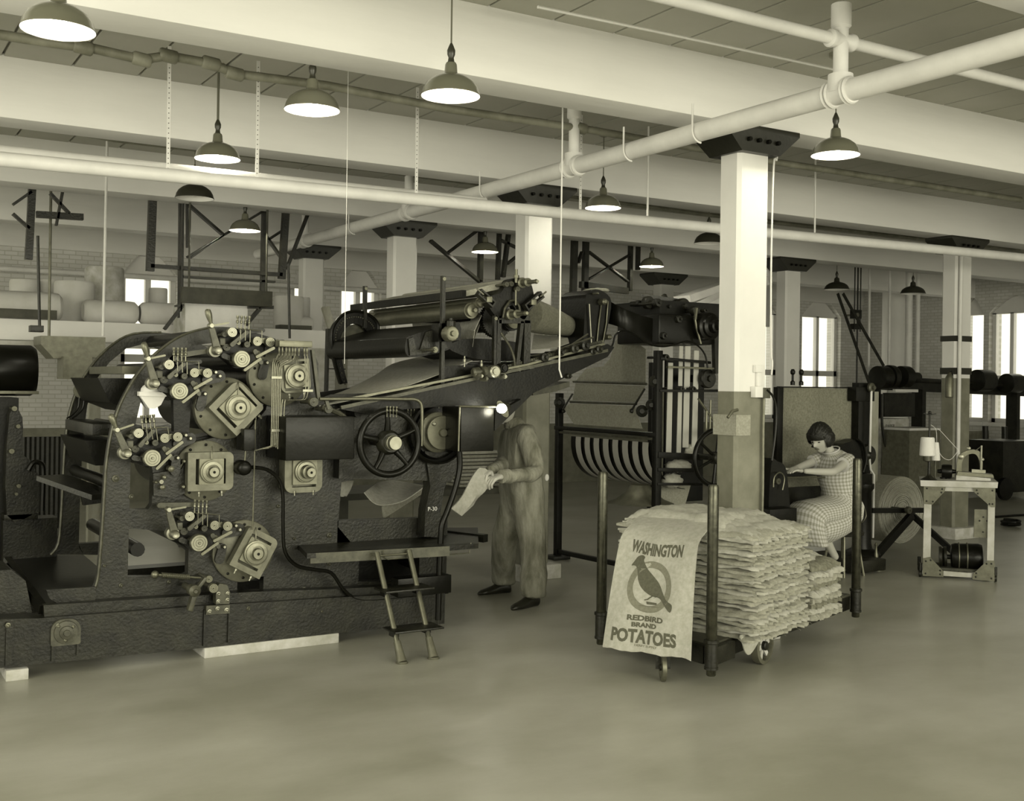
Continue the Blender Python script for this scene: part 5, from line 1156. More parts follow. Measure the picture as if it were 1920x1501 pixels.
# dress: bodice, skirt
X_, Y_, Z_ = Vector((1, 0, 0)), Vector((0, 1, 0)), Vector((0, 0, 1))
def ell(px, py, a, bb, tilt=0): # a: half depth in-plane, bb: half width across (Y)
    return (Wq(px, py), (X_*math.cos(tilt)+Z_*math.sin(tilt))*a, Y_*bb)
rings('dress_bodice', [ell(1561, 829, .045, .06, .5), ell(1565, 834, .07, .10, .5), ell(1567, 840, .088, .165, .45), ell(1568, 850, .105, .185, .35), ell(1569, 864, .12, .175, .25), ell(1571, 880, .125, .165, .15), ell(1575, 896, .12, .155, .1), ell(1578, 908, .12, .155, .05), ell(1581, 922, .125, .165, 0), ell(1583, 935, .12, .16, 0)], 'gingham', WO, uv=(30, 30), wob=.012)
def sec(px, py, zr, yr, tl=0): return (Wq(px, py), (Z_*math.cos(tl)+X_*math.sin(tl))*zr, Y_*yr)
def SK_(px, py, h, yr, t): return (Wq(px, py), (X_*math.cos(t)-Z_*math.sin(t))*h, Y_*yr)
rings('dress_skirt', [SK_(1579, 904, .125, .16, 0), SK_(1581, 916, .145, .175, .3), SK_(1578, 930, .135, .19, .8), SK_(1566, 938, .12, .195, 1.25), SK_(1550, 943, .115, .2, 1.45), SK_(1534, 946, .115, .205, 1.4), SK_(1522, 949, .12, .205, 1.15), SK_(1514, 957, .125, .21, .7), SK_(1513, 971, .12, .215, .25), SK_(1516, 988, .115, .22, .05), SK_(1520, 1004, .115, .225, 0)], 'gingham', WO, uv=(38, 30), wob=.02, seed=3)
rings('skirt_drape', [sec(1592, 925, .07, .19, -.3), sec(1590, 945, .11, .2, 0), sec(1575, 957, .13, .205, -.1), sec(1560, 966, .135, .21, 0), sec(1545, 972, .14, .21, 0), sec(1530, 976, .14, .205, 0), sec(1520, 980, .10, .19, 0)], 'gingham', WO, uv=(38, 30), wob=.025, seed=5)
for s_, el in ((-1, Wq(1524, 866, -.24)), (1, Wq(1522, 868, .16))):
    sh = Wq(1567, 846, s_*.15); d = (el-sh).normalized(); a = d.cross(Z_).normalized(); e = d.cross(a)
    rings('sleeve', [(sh-d*.04, a*.05, e*.055), (sh, a*.062, e*.066), (sh+d*.06, a*.058, e*.064), (sh+d*.10, a*.056, e*.062)], 'gingham', WO, uv=(14, 30), wob=.02, seed=s_+2)
b = B(); b.tube([Wq(1561, 829)+Vector((math.cos(t)*.06, math.sin(t)*.075, math.cos(t)*.03+.006)) for t in [2*PI*k/20 for k in range(20)]], .006, 6, closed=True); b.build('collar', 'gingham', WO)
# bobbed hair
def hair_cap(c, fwd, up, sd, par, bob=True, s=1.0):
    b = B(); b.ball((0, 0, 0), 1, 44); dl = []
    for v in b.bm.verts:
        x, y, z = v.co; cut = (-.78 if bob else -.35)
        keep = (z > .42) if y > (.66 if bob else .42) else (z > cut+.25*max(0, y))
        if not keep: dl.append(v)
    bmesh.ops.delete(b.bm, geom=dl, context='VERTS')
    for v in b.bm.verts:
        x, y, z = v.co; w_ = .010*math.sin(x*19+z*7)+.006*math.sin(x*41+y*13)
        X, Y, Z = x*(.096+w_), y*.108-.014+w_*.5, z*.125+.012
        if z < 0 and bob: X *= 1+.10*math.sin(-z*PI); Y = Y*(1.0-.1*z) 
        v.co = Vector(c)+(sd*X+fwd*Y+up*Z)*s
    geo = b.bm.faces[:]; bmesh.ops.solidify(b.bm, geom=geo, thickness=.016*s)
    return b.build('hair', 'hair', par, 80)
hair_cap(hc, hf, hu, hs, hw)
b = B(); G = []
for i in range(9):      # fringe over the brow
    t = -1+i/4; p = hc+(hs*t*.07+hf*(.088-.03*t*t)+hu*.075)*1.02; e = hc+(hs*t*.074+hf*(.096-.03*t*t)+hu*(.034-.012*abs(t)))*1.02; G.append([p, p.lerp(e, .5)+hf*.008, e])
b.sheet(G, .014); b.build('fringe', 'hair', hw)
for s_, (x, y) in ((-1, (1560, 1030)), (1, (1528, 1032))):
    p = Wq(x, y, s_*.1); p.z = 0; b = B(); b.ball((p.x-.05, p.y, .03), 1, 16, (.12, .042, .035)); b.build('shoe', 'leather', WO)
    b = B(); b.cyl((p.x, p.y, .04), (p.x, p.y, .1), .038, n=14); b.build('shoe_collar', 'leather', WO)
# ---- standing man, head hidden behind the conveyor girder
YMn = 6.9
Mq = lambda x, y, Y=YMn: q(x, y, Y)
fL, fR = qz(948, 1112, 0), qz(1004, 1136, 0)
MN = thing('person', 'standing worker in crease-shaded overalls behind the conveyor end, holding a sack', 'person', ((fL.x+fR.x)/2, (fL.y+fR.y)/2, 0))
hip = Mq(985, 925); che = Mq(974, 836); nkk = Mq(970, 803)
kL, kR = Mq(952, 1020, fL.y*.7+YMn*.3), Mq(1008, 1030, fR.y*.6+YMn*.4)
aL, aR = fL+Vector((.03, 0, .09)), fR+Vector((.03, 0, .09))
shN, elN, wrN = Mq(990, 816, 6.72), Mq(1012, 886, 6.6), Mq(948, 893, 6.45)
shF, elF, wrF = Mq(965, 822, 7.1), Mq(950, 870, 6.95), Mq(922, 885, 6.55)
body = [[(hip, .145), (Mq(980, 885), .145), (che, .16), (nkk, .11), (Mq(960, 782), .055)]]
for sh, el, wr in ((shN, elN, wrN), (shF, elF, wrF)): body.append([(che, .16), (sh, .092), (sh.lerp(el, .5), .08), (el, .066), (el.lerp(wr, .6), .052), (wr, .045)])
for k_, a_, f_ in ((kL, aL, fL), (kR, aR, fR)):
    hh = hip+Vector((0, .09 if f_ is fL else -.09, -.06)); body.append([(hip, .145), (hh, .125), (hh.lerp(k_, .5), .115), (k_, .102), (k_.lerp(a_, .5), .1), (a_+Vector((0, 0, .08)), .102), (a_+Vector((0, 0, .0)), (.1, .1)), (a_+Vector((0, 0, -.035)), .09)])
ov = skinned('overalls', body, 'denim_light', MN)
dt = bpy.data.textures.new('creases', 'CLOUDS'); dt.noise_scale = .11
md = ov.modifiers.new('creases', 'DISPLACE'); md.texture = dt; md.strength = .03; md.texture_coords = 'GLOBAL'
hm, mf, mu, ms_ = head(Mq(948, 760), (-.9, -.1, -.4), (-.3, 0, 1), MN, 1.05); hair_cap(Mq(948, 760), mf, mu, ms_, hm, False, 1.05)
hand('hand', wrN, (-1, -.1, -.15), (0, .3, -1), MN, curl=.9, s=1.1); hand('hand', wrF, (-.8, -.5, -.2), (0, 0, -1), MN, curl=.9, s=1.1, side=-1)
b = B(); d = (wrN-elN).normalized(); b.cyl(wrN-d*.05, wrN+d*.015, .05, .047); b.build('cuff', 'denim_light', MN)
b = B(); b.box(*sorted((Mq(1000, 930, 6.76).x, Mq(1022, 930, 6.76).x)), 6.745, 6.76, Mq(1010, 960, 6.75).z, Mq(1010, 925, 6.75).z, bev=.004); b.build('back_pocket', 'denim', MN)
for f_, dv in ((fL, Vector((-.99, .05, 0))), (fR, Vector((-.9, -.25, 0)))):
    dv.normalize(); sd_ = Vector((-dv.y, dv.x, 0)); R_ = []
    for t, w_, h_ in ((-.085, .022, .05), (-.075, .034, .075), (-.03, .037, .095), (.02, .038, .085), (.07, .042, .06), (.12, .045, .045), (.16, .036, .035), (.185, .012, .02)):
        R_.append((f_+dv*t+Vector((0, 0, h_*.5)), sd_*w_, Z_*h_*.5))
    rings('shoe', R_, 'leather', MN, n=16)
    b = B(); b.cyl(f_+Vector((.03, 0, .08)), f_+Vector((.03, 0, .16)), .04, n=14); b.build('sock', 'sock', MN)
c = Mq(1030, 893, 6.75); b = B(); b.ball(c, .022, 14, (.8, .4, 1.15)); b.build('white_rag', 'thread', MN)
# sack held by the man
b = B(); G = []
T0 = [q(902, 878, 6.5), q(914, 882, 6.52), q(926, 892, 6.54)]; T1 = [q(850, 958, 6.3), q(872, 972, 6.32), q(893, 950, 6.4)]
rowsn = 8
for i in range(rowsn+1):
    t = i/rowsn; G.append([a.lerp(c, t)+Vector((0, -.02*math.sin(PI*t)+.012*math.sin(j*2+t*5), .01*math.sin(t*7+j))) for j, (a, c) in enumerate(zip(T0, T1))])
b.sheet(G, .012); tag(b.build('held_sack', 'burlap_light'), 'half-folded burlap sack hanging from the hands of the standing worker', 'sack')
# ================================================================ SEWING STATION BEHIND THE WOMAN
SS = thing('sewing_station', 'tall black sewing machine frame with a burlap sheet stretched behind the seated woman', 'sewing machine', (7.6, 6.95, 0))
YP = 7.05
def pb(b, x0, y0, x1, y1, Y, t, bev=.003):
    a = q(x0, y1, Y); c = q(x1, y0, Y); b.box(a.x, c.x, Y, Y+t, a.z, c.z, bev=bev); return b
b = B(); n = 14; G = []
for i in range(n+1):
    x = 1469+(1606-1469)*i/n; G.append([q(x, y, YP+.012*math.sin(i*.8)) for y in (712, 760, 820, 880, 930)])
b.sheet(G, .006); b.build('burlap_panel', 'burlap_dark', SS)
b = B(); pb(b, 1462, 709, 1612, 713, YP-.03, .04); b.build('top_bar', 'iron_black', SS)
b = B(); pb(b, 1460, 712, 1469, 860, YP-.02, .05); b.build('side_post', 'iron_black', SS)
b = B(); pb(b, 1614, 700, 1634, 990, YP-.1, .08); b.build('side_post', 'iron_black', SS)
b = B(); pb(b, 1636, 716, 1648, 925, YP+.1, .03); b.build('board_edge', 'wood', SS)
b = B(); pb(b, 1606, 708, 1640, 735, YP-.12, .1); b.build('head_block', 'iron_black', SS)
b = B(); knob(b, 1637, 709, 9, YP-.16, [(.4, -.02), (.45, 0), (.7, 0), (1, .01), (1, .03)], 20); b.build('tension_knob', 'iron_grey', SS)
for x, y, w_ in ((1486, 682, 5), (1502, 682, 5)):
    b = B(); p = q(x, 708, YP); b.lathe(p, (0, 0, 1), [(.02, 0), (.02, .03), (.01, .04), (.01, .09), (.02, .1), (.022, .12), (.012, .14)], 10); b.build('finial', 'iron_black', SS)
b = B(); b.tube([q(1634, 705, YP-.15), q(1634, 845, YP-.15), q(1636, 862, YP-.15), q(1643, 872, YP-.15), q(1644, 990, YP-.15)], .01, 8); b.build('conduit', 'pipe_white', SS)
b = B(); pb(b, 1455, 868, 1556, 882, 6.62, .5); b.build('table_bed', 'iron_black', SS)
b = B(); b.cyl(q(1478, 881, 6.6), q(1556, 879, 6.6), .006, n=8); b.build('edge_rod', 'steel_dull', SS)
b = B(); pb(b, 1470, 895, 1552, 960, 7.0, .03); b.build('back_panel', 'iron_worn', SS)
b = B(); b.plate(sm2([(1450, 856), (1462, 852), (1474, 858), (1480, 876), (1484, 910), (1488, 945), (1486, 970), (1450, 972)], 3), 6.45, .1); fp = b.build('front_pedestal', 'iron_black', SS)
b = B(); knob(b, 1465, 889, 6, 6.42, DISC, 16); b.build('boss', 'iron_grey', fp)
b = B(); b.tube([q(x, y, 6.42) for x, y in sm2([(1455, 900), (1456, 882), (1466, 872), (1475, 882), (1472, 905)], 4, False)], .006, 6); b.build('wire_guide', 'steel_dull', fp)
b = B(); pb(b, 1450, 938, 1500, 968, 6.3, .25); b.build('treadle_box', 'iron_black', SS)
b = B(); c = q(1606, 842, 6.9); b.plate(sm2([(1576, 822), (1594, 812), (1612, 806), (1622, 818), (1626, 845), (1622, 868), (1606, 872), (1590, 858)], 3), 6.85, .12); mg = b.build('machine_head', 'iron_black', SS)
b = B(); b.tube([q(x, y, 6.83) for x, y in sm2([(1610, 806), (1622, 818), (1627, 845), (1622, 868)], 4, False)], .012, 8); b.build('belt_rim', 'iron_gloss', mg)
b = B(); c = q(1634, 836, 6.9); b.lathe(c, (0, 1, 0), [(.02, -.02), (.04, 0), (.09, .005), (.1, .03), (.09, .06)], 24); b.build('pulley', 'iron_worn', mg)
b = B(); b.lathe(Vector((q(1622, 900, 6.8).x, 6.8, .12)), (0, 0, 1), [(.16, 0), (.15, .02), (.09, .05), (.08, .1), (.08, .55), (.1, .58), (.1, .62)], 24); b.build('pedestal', 'iron_black', SS)
b = B(); pb(b, 1608, 870, 1640, 893, 6.72, .16); b.build('gear_box', 'iron_black', SS)
b = B(); a = q(1605, 1038, 6.6); b.box(q(1560, 1000, 6.8).x, q(1652, 1000, 6.6).x, 6.5, 7.1, .02, .12, bev=.01); b.build('base_casting', 'iron_worn', SS)
b = B(); b.tube([q(x, y, 6.7) for x, y in sm2([(1613, 895), (1618, 915), (1627, 935), (1630, 950), (1622, 962), (1617, 950), (1619, 930)], 4, False)], .004, 6); b.build('wire_loop', 'steel_dull', SS)
ST = thing('stool', 'round metal stool with straight legs under the seated woman', 'stool', (Wq(1588, 960).x, YW, 0))
sx_ = Wq(1588, 960)
b = B(); b.lathe((sx_.x, YW, sx_.z-.12), (0, 0, 1), [(.12, 0), (.165, .01), (.17, .03), (.16, .04)], 28); zs = sx_.z-.12; b.build('seat', 'iron_worn', ST)
for k in range(4):
    t = PI/4+k*PI/2; b = B(); b.cyl((sx_.x+math.cos(t)*.17, YW+math.sin(t)*.17, 0), (sx_.x+math.cos(t)*.11, YW+math.sin(t)*.11, zs), .011, n=8); b.build('leg', 'steel_dull', ST)
p = qz(1651, 1050); b = B(); b.lathe((p.x, p.y, 0), (0, 0, 1), [(.07, 0), (.068, .012), (.035, .03), (.02, .06), (.03, .065), (.03, .075), (.018, .08), (.022, .13), (.012, .16), (.01, .2), (.015, .22), (.004, .24)], 24)
tag(b.build('floor_standard', 'steel_dull'), 'small bright turned metal stand on the floor left of the wooden table', 'stand')
# ---- burlap roll on its cradle
YR = 7.0; cR = q(1697, 937, YR); rR = 63*mpp(cR)
RL = thing('burlap_roll', 'huge roll of coarse burlap held on crossed black arms', 'roll', (cR.x, YR+.5, 0))
b = B(); b.lathe(cR, (0, 1, 0), [(.03, -.005), (rR*.3, .004), (rR*.6, -.004), (rR*.97, 0), (rR, .01), (rR, 1.0), (rR*.97, 1.02)], 48); b.build('wound_cloth', 'burlap', RL)
b = B(); P = []
for i in range(700): t = i/700; r_ = rR*(.06+.92*t); a_ = t*2*PI*17; P.append(cR+Vector((math.cos(a_)*r_, -.003-.004*math.sin(a_*3+t*40), math.sin(a_)*r_*(1+.01*math.sin(a_*2)))))
b.tube(P, .0055, 4); b.build('cloth_edge', 'burlap_light', RL)
CR = thing('roll_cradle', 'crossed black iron arms carrying the burlap roll', 'cradle', (cR.x, 6.85, 0))
b = B(); b.beam(q(1640, 939, 6.85), q(1738, 936, 6.85), .03, .045); b.build('arm', 'iron_black', CR)
b = B(); b.beam(q(1640, 1036, 6.72), q(1716, 945, 6.85), .04, .075); b.build('arm', 'iron_black', CR)
b = B(); b.beam(q(1716, 945, 6.9), q(1806, 1022, 6.5), .04, .05); b.build('arm', 'iron_black', CR)
b = B(); knob(b, 1712, 937, 7, 6.78, DISC); b.build('spindle_end', 'iron_grey', CR)
b = B(); b.box(q(1640, 1036, 6.72).x-.06, q(1640, 1036, 6.72).x+.06, 6.66, 6.8, 0, .1); b.build('foot', 'iron_worn', CR)
p = q(1806, 1022, 6.5); b = B(); b.box(p.x-.03, p.x+.03, 6.46, 6.54, 0, p.z); b.build('foot', 'iron_worn', CR)
# ---- wooden table with sewing head, cone of thread, motor
FL, FRt = qz(1738, 1062), qz(1872, 1067)
tw = (FRt-FL); TWd = tw.length; tw.normalize(); tb = Vector((-tw.y, tw.x, 0))
if tb.y < 0: tb = -tb
TB = thing('machine_table', 'pale wooden table with riveted corner plates on small casters, a motor slung inside', 'table', tuple(FL.lerp(FRt, .5)+tb*.2))
def tp_(px, py, back=0): return qn(px, py, FL+tb*back, tb)
def tpl(b, pts, t, back=0): b.prism([[tp_(x, y, back) for x, y in pts]], tb*t); return b
TD = .42
b = B(); tpl(b, [(1730, 880), (1876, 880), (1875, 891), (1731, 891)], TD+.04, -.02); b.build('tabletop', 'wood_pale', TB)
for dpt in (0, TD-.07):
    for x0, x1, y1 in ((1738, 1752, 1052), (1858, 1871, 1058)):
        b = B(); tpl(b, [(x0, 891), (x1, 891), (x1+1, y1), (x0+1, y1)], .06, dpt); b.build('leg', 'wood_pale', TB)
    for pts in ([(1752, 891), (1858, 891), (1858, 899), (1752, 899)], [(1778, 1049), (1836, 1052), (1836, 1060), (1778, 1058)]):
        b = B(); tpl(b, pts, .03, dpt+.01); b.build('apron', 'wood_pale', TB)
for s0 in (0, TWd-.06):
    b = B(); a = FL+tw*s0; z0 = tp_(1760, 1056).z
    b.hexa([a+Vector((0, 0, z0)), a+tw*.04+Vector((0, 0, z0)), a+tw*.04+tb*TD+Vector((0, 0, z0)), a+tb*TD+Vector((0, 0, z0))]+[v+Vector((0, 0, .03)) for v in (a+Vector((0, 0, z0)), a+tw*.04+Vector((0, 0, z0)), a+tw*.04+tb*TD+Vector((0, 0, z0)), a+tb*TD+Vector((0, 0, z0)))]); b.build('side_rail', 'wood_pale', TB)
for pts in ([(1737, 890), (1778, 891), (1776, 900), (1754, 925), (1737, 924)], [(1829, 891), (1871, 891), (1872, 927), (1864, 927), (1832, 900)], [(1739, 1026), (1752, 1023), (1778, 1050), (1778, 1060), (1739, 1059)], [(1832, 1063), (1833, 1053), (1860, 1027), (1873, 1027), (1874, 1066)]):
    b = B(); tpl(b, pts, .006, -.008); gp = b.build('corner_plate', 'plate_grey', TB)
    cx_, cy_ = sum(p[0] for p in pts)/len(pts), sum(p[1] for p in pts)/len(pts)
    for x, y in pts:
        c = tp_(x+(cx_-x)*.3, y+(cy_-y)*.3, -.009); bb = B(); bb.lathe(c, -tb, [(.008, 0), (.007, .003), (.003, .005)], 8); bb.build('bolt', 'iron_worn', gp)
b = B(); tpl(b, [(1833, 932), (1860, 932), (1859, 985), (1833, 984)], .04, .03); sw = b.build('switch_box', 'plate_grey', TB)
for x, y in ((1850, 946), (1843, 953), (1857, 953), (1850, 974)): bb = B(); bb.lathe(tp_(x, y, .029), -tb, [(.008, 0), (.006, .006)], 8); bb.build('screw', 'iron_worn', sw)
# motor
mc = tp_(1820, 1022, .18); k = mpp(mc); mo = B(); x0 = tp_(1790, 1022, .18); x1 = tp_(1852, 1022, .18); d = (x1-x0).normalized(); Lm = (x1-x0).length; r = 26*k
mo.lathe(x0, d, [(r*.5, 0), (r*.92, .01), (r, .04), (r, Lm*.25), (r*.98, Lm*.26), (r*.98, Lm*.5), (r, Lm*.52), (r, Lm-.04), (r*.92, Lm-.01), (r*.5, Lm)], 32)
mo = mo.build('motor', 'iron_gloss', TB)
b = B(); b.lathe(x0-d*.09, d, [(r*.75, 0), (r*.75, .02), (r*.6, .03), (r*.75, .04), (r*.75, .06), (.02, .065), (.02, .1)], 24); b.build('motor_pulley', 'iron_worn', mo)
for f in (.25, .5):
    b = B(); c = x0+d*Lm*f; u = d.cross(Z_); b.tube([c+u*math.cos(t)*r*1.02+Z_*math.sin(t)*r*1.02 for t in [2*PI*i/32 for i in range(32)]], .006, 6, closed=True); b.build('strap', 'steel_dull', mo)
b = B(); zf = tp_(1800, 1052).z+.03; b.hexa([FL+tw*.05+tb*.05+Vector((0, 0, zf-.02)), FL+tw*(TWd-.05)+tb*.05+Vector((0, 0, zf-.02)), FL+tw*(TWd-.05)+tb*.34+Vector((0, 0, zf-.02)), FL+tw*.05+tb*.34+Vector((0, 0, zf-.02))]+[FL+tw*.05+tb*.05+Vector((0, 0, zf)), FL+tw*(TWd-.05)+tb*.05+Vector((0, 0, zf)), FL+tw*(TWd-.05)+tb*.34+Vector((0, 0, zf)), FL+tw*.05+tb*.34+Vector((0, 0, zf))]); b.build('motor_shelf', 'wood_dark', TB)
b = B(); b.cyl(mc+Vector((0, 0, -r*1.0)), Vector((mc.x, mc.y, zf)), .04, n=10); b.build('motor_foot', 'iron_black', mo)
for s0 in (-.015, TWd+.015):
    for dpt in (.02, TD-.03):
        c = FL+tw*s0+tb*dpt; b = B(); b.lathe(c+Vector((0, 0, .028))-tw*.012, tw, [(.02, 0), (.028, .003), (.028, .021), (.02, .024)], 16); b.cyl(c+Vector((0, 0, .045)), c+Vector((0, 0, .12)), .014, n=10); b.build('caster', 'iron_worn', TB)
ztab = tp_(1800, 880).z+.001
# sewing head
SH = thing('sewing_machine', 'old portable sewing machine head with an open arched arm on the wooden table', 'sewing machine', tuple(FL+tw*.36+tb*.2+Vector((0, 0, ztab))))
B1_ = .2
b = B(); tpl(b, [(1797, 869), (1862, 873), (1862, 880), (1797, 879)], .16, .12); b.build('base_plate', 'wood_pale', SH)
b = B(); tpl(b, [(1800, 862), (1866, 866), (1868, 872), (1798, 869)], .14, .12); b.build('bed', 'steel_dull', SH)
b = B(); tpl(b, [(1826, 857), (1852, 858), (1852, 864), (1826, 863)], .05, .13); b.build('slide_plate', 'steel', SH)
arch = sm2([(1797, 866), (1798, 845), (1801, 832), (1812, 824), (1828, 820), (1842, 825), (1846, 840), (1846, 858)], 3, False)+sm2([(1841, 858), (1840, 842), (1834, 830), (1824, 828), (1812, 834), (1807, 848), (1808, 866)], 3, False)
b = B(); tpl(b, arch, .05, B1_); b.build('arm', 'steel_dull', SH)
b = B(); b.cyl(tp_(1843, 812, B1_-.01), tp_(1843, 860, B1_-.01), .008, n=8); b.cyl(tp_(1832, 822, B1_), tp_(1844, 812, B1_), .004, n=6); b.build('needle_bar', 'steel', SH)
for x, y, r in ((1805, 834, 5), (1819, 818, 4), (1846, 838, 3), (1806, 866, 4)): b = B(); b.lathe(tp_(x, y, B1_-.02), tb, [(r*k*.6, 0), (r*k, .005), (r*k, .03)], 12); b.build('tension_disc', 'steel', SH)
b = B(); c = tp_(1773, 862, .22); e = tp_(1786, 862, .22); d2 = (e-c).normalized(); b.lathe(c-d2*.02, d2, [(.015, -.03), (.02, 0), (.055, .005), (.06, .02), (.06, .07), (.055, .085), (.02, .09), (.012, .13)], 24); b.cyl(c+Vector((0, 0, -.05)), Vector((c.x, c.y, ztab)), .03, n=10); 
tag(b.build('small_motor', 'iron_gloss'), 'small black drum motor between the thread stand and the sewing head', 'motor')
# thread stand with cones
TS = thing('thread_stand', 'thread stand on the wooden table holding two white cones', 'thread stand', tuple(tp_(1746, 877, .06)))
p = tp_(1746, 877, .06)
b = B(); b.lathe((p.x, p.y, ztab), (0, 0, 1), [(.07, 0), (.05, .012), (.02, .03), (.012, .05), (.012, .34), (.008, .38), (.008, .56)], 20); b.build('stand', 'iron_worn', TS)
b = B(); zt2 = ztab+.545
for t in range(4): b.beam((p.x, p.y, zt2), (p.x+.05*math.cos(t*PI/2+.4), p.y+.05*math.sin(t*PI/2+.4), zt2+.01), .01, .006)
b.ball((p.x, p.y, zt2+.02), .014, 8); b.build('thread_guide', 'iron_worn', TS)
def cone(px, py0, py1, r0, r1, back, lab):
    a = tp_(px, py1, back); c = tp_(px, py0, back); k = mpp(a); h = c.z-a.z
    b = B(); b.lathe(a, (0, 0, 1), [(r0*k*.9, 0), (r0*k, .006), (r1*k, h-.01), (r1*k*.9, h), (r1*k*.4, h)], 28); o = tag(b.build('thread_cone', 'thread'), lab, 'thread cone')
    return a, k
a_, k_ = cone(1742, 799, 834, 14.5, 12.5, .03, 'large white cone of thread in front on the stand')
b = B(); b.lathe(a_+Vector((0, 0, -.05)), (0, 0, 1), [(.015, 0), (.035, .01), (.035, .049)], 16); b.build('cone_holder', 'iron_grey', TS)
a_, k_ = cone(1757, 808, 842, 9, 6, .12, 'second white cone of thread, half hidden behind the large one')
b = B(); b.cyl((a_.x, a_.y, ztab), a_, .008, n=8); b.build('cone_peg', 'iron_grey', TS)
b = B(); b.tube([tp_(x, y, .12) for x, y in sm2([(1746, 775), (1757, 785), (1760, 815), (1770, 835), (1785, 840), (1798, 825), (1800, 822)], 4, False)], .0018, 5); b.build('thread', 'thread', TS)
b = B(); b.tube([tp_(x, y, .12) for x, y in ((1760, 782), (1767, 788), (1800, 822))], .0018, 5); b.build('thread', 'thread', TS)

# ================================================================ ON THE NEAREST COLUMN
fy = 5.27-CD/2
SW = thing('switch_gear', 'pale switch boxes with a cable and conduit on the nearest column', 'switch box', tuple(q(1428, 735, fy)))
def pbx(b, x0, y0, x1, y1, Y, t): return pb(b, x0, y0, x1, y1, Y, t)
for x0, y0, x1, y1, t in ((1417, 672, 1431, 686, .03), (1420, 686, 1428, 712, .02), (1417, 712, 1432, 733, .045), (1432, 714, 1445, 734, .05)):
    b = B(); pbx(b, x0, y0, x1, y1, fy-t, t-.002); b.build('box', 'white_paint' if x0 != 1432 else 'iron_grey', SW)
b = B(); b.tube([q(x, y, fy-.02) for x, y in ((1433, 734), (1433, 790), (1435, 900), (1435, 975))], .009, 8); b.build('conduit', 'plate_grey', SW)
b = B(); b.tube([q(x, y, fy-.05) for x, y in sm2([(1438, 718), (1448, 728), (1455, 745), (1457, 770), (1456, 800), (1453, 830), (1451, 850)], 4, False)], .007, 8); b.build('cable', 'iron_gloss', SW)
b = B(); b.tube([q(x, y, fy-.01) for x, y in sm2([(1443, 222), (1446, 270), (1445, 288), (1440, 300), (1440, 480), (1444, 640), (1447, 665), (1446, 690)], 4, False)], .006, 6); b.build('wall_cable', 'pipe_white', SW)
b = B(); a = q(1356, 806, fy); b.box(4.94-CW/2-.01, 4.94-CW/2+.11, fy-.012, fy+CD+.01, zx(1370, 806, fy), zx(1370, 767, fy)); 
WR = tag(b.build('paper_wrapper', 'burlap'), 'brown cloth pocket tied round the nearest column, with a tool sticking out', 'pocket')
b = B(); b.tube([q(1366, 772, fy-.02), q(1374, 760, fy-.02), q(1384, 757, fy-.02)], .01, 8); b.build('tool_handle', 'steel_dull', WR)
# extinguisher and pipe on the banded column
cy_ = 5.27+2.46-CD/2
EX = thing('fire_extinguisher', 'slim polished fire extinguisher hung on the banded column', 'extinguisher', tuple(q(1780, 724, cy_-.06)))
p = q(1780, 724, cy_-.05); pt_ = q(1780, 678, cy_-.05); h = pt_.z-p.z
b = B(); b.lathe(p, (0, 0, 1), [(.03, 0), (.042, .01), (.042, h*.8), (.03, h*.9), (.015, h), (.02, h+.01)], 20); b.build('cylinder', 'steel_dull', EX)
b = B(); b.tube([pt_+Vector((-.02, 0, 0)), pt_+Vector((.02, 0, .02)), pt_+Vector((.045, 0, 0)), pt_+Vector((.045, 0, -.08))], .008, 6); b.build('hose', 'iron_black', EX)
b = B(); b.tube([q(1796, 452, cy_-.03), q(1797, 600, cy_-.03), q(1800, 880, cy_-.03)], .02, 10); tag(b.build('conduit', 'pipe_white'), 'pale conduit running down the front of the banded column', 'conduit')

# ================================================================ BACKGROUND, RIGHT
def simple(name, m, label, cat, fn, group=None):
    b = B(); fn(b); return tag(b.build(name, m), label, cat, group)
YBk = 10.8
TKb = thing('oil_tank', 'pale oil tank with painted lettering behind the sewing station', 'tank', (q(1675, 850, YBk).x, YBk+.3, 0))
b = B(); a = q(1655, 845, YBk); c = q(1686, 766, YBk); e = q(1706, 766, YBk); b.box(a.x, e.x, YBk, YBk+.6, 0, c.z, bev=.01); b.build('body', 'concrete_pale', TKb)
b = B(); b.box(q(1657, 845, YBk-.02).x, e.x, YBk-.3, YBk, .3, q(1660, 850, YBk-.3).z, bev=.01); b.build('drip_shelf', 'plate_grey', TKb)
text3d('PAPER', .07, q(1671, 783, YBk-.004), (1, 0, 0), (0, 0, 1), 'iron_grey', 'painted_word', TKb); text3d('OIL', .075, q(1667, 793, YBk-.004), (1, 0, 0), (0, 0, 1), 'iron_grey', 'painted_word', TKb)
b = B(); b.tube([q(x, y, YBk-.4) for x, y in sm2([(1654, 720), (1656, 780), (1664, 820), (1678, 845), (1695, 862), (1712, 862), (1722, 850)], 4, False)], .018, 8); b.build('hose', 'iron_worn', TKb)
b = B(); b.cyl(q(1685, 785, YBk-.35), q(1690, 862, YBk-.35), .025, n=10); b.build('pipe_stub', 'iron_worn', TKb)
BN = thing('rimmed_bin', 'grey sheet metal bin with a pale rim beside the oil tank', 'bin', (q(1738, 860, 10.1).x, 10.2, 0))
b = B(); a = q(1708, 860, 10.0); c = q(1765, 785, 10.0); b.box(a.x, c.x, 10.0, 10.45, .0, c.z); b.build('body', 'plate_grey', BN); b = B(); b.box(a.x-.02, c.x+.02, 9.98, 10.47, c.z, c.z+.03); b.build('rim', 'pipe_white', BN)
simple('dark_board', 'iron_worn', 'dark board hanging over the oil tank', 'board', lambda b: pb(b, 1660, 717, 1716, 763, 11.0, .04))
simple('belt_shield', 'pipe_white', 'pale horizontal strip of belt shield under the pulleys', 'shield', lambda b: pb(b, 1679, 710, 1722, 716, 10.6, .05))
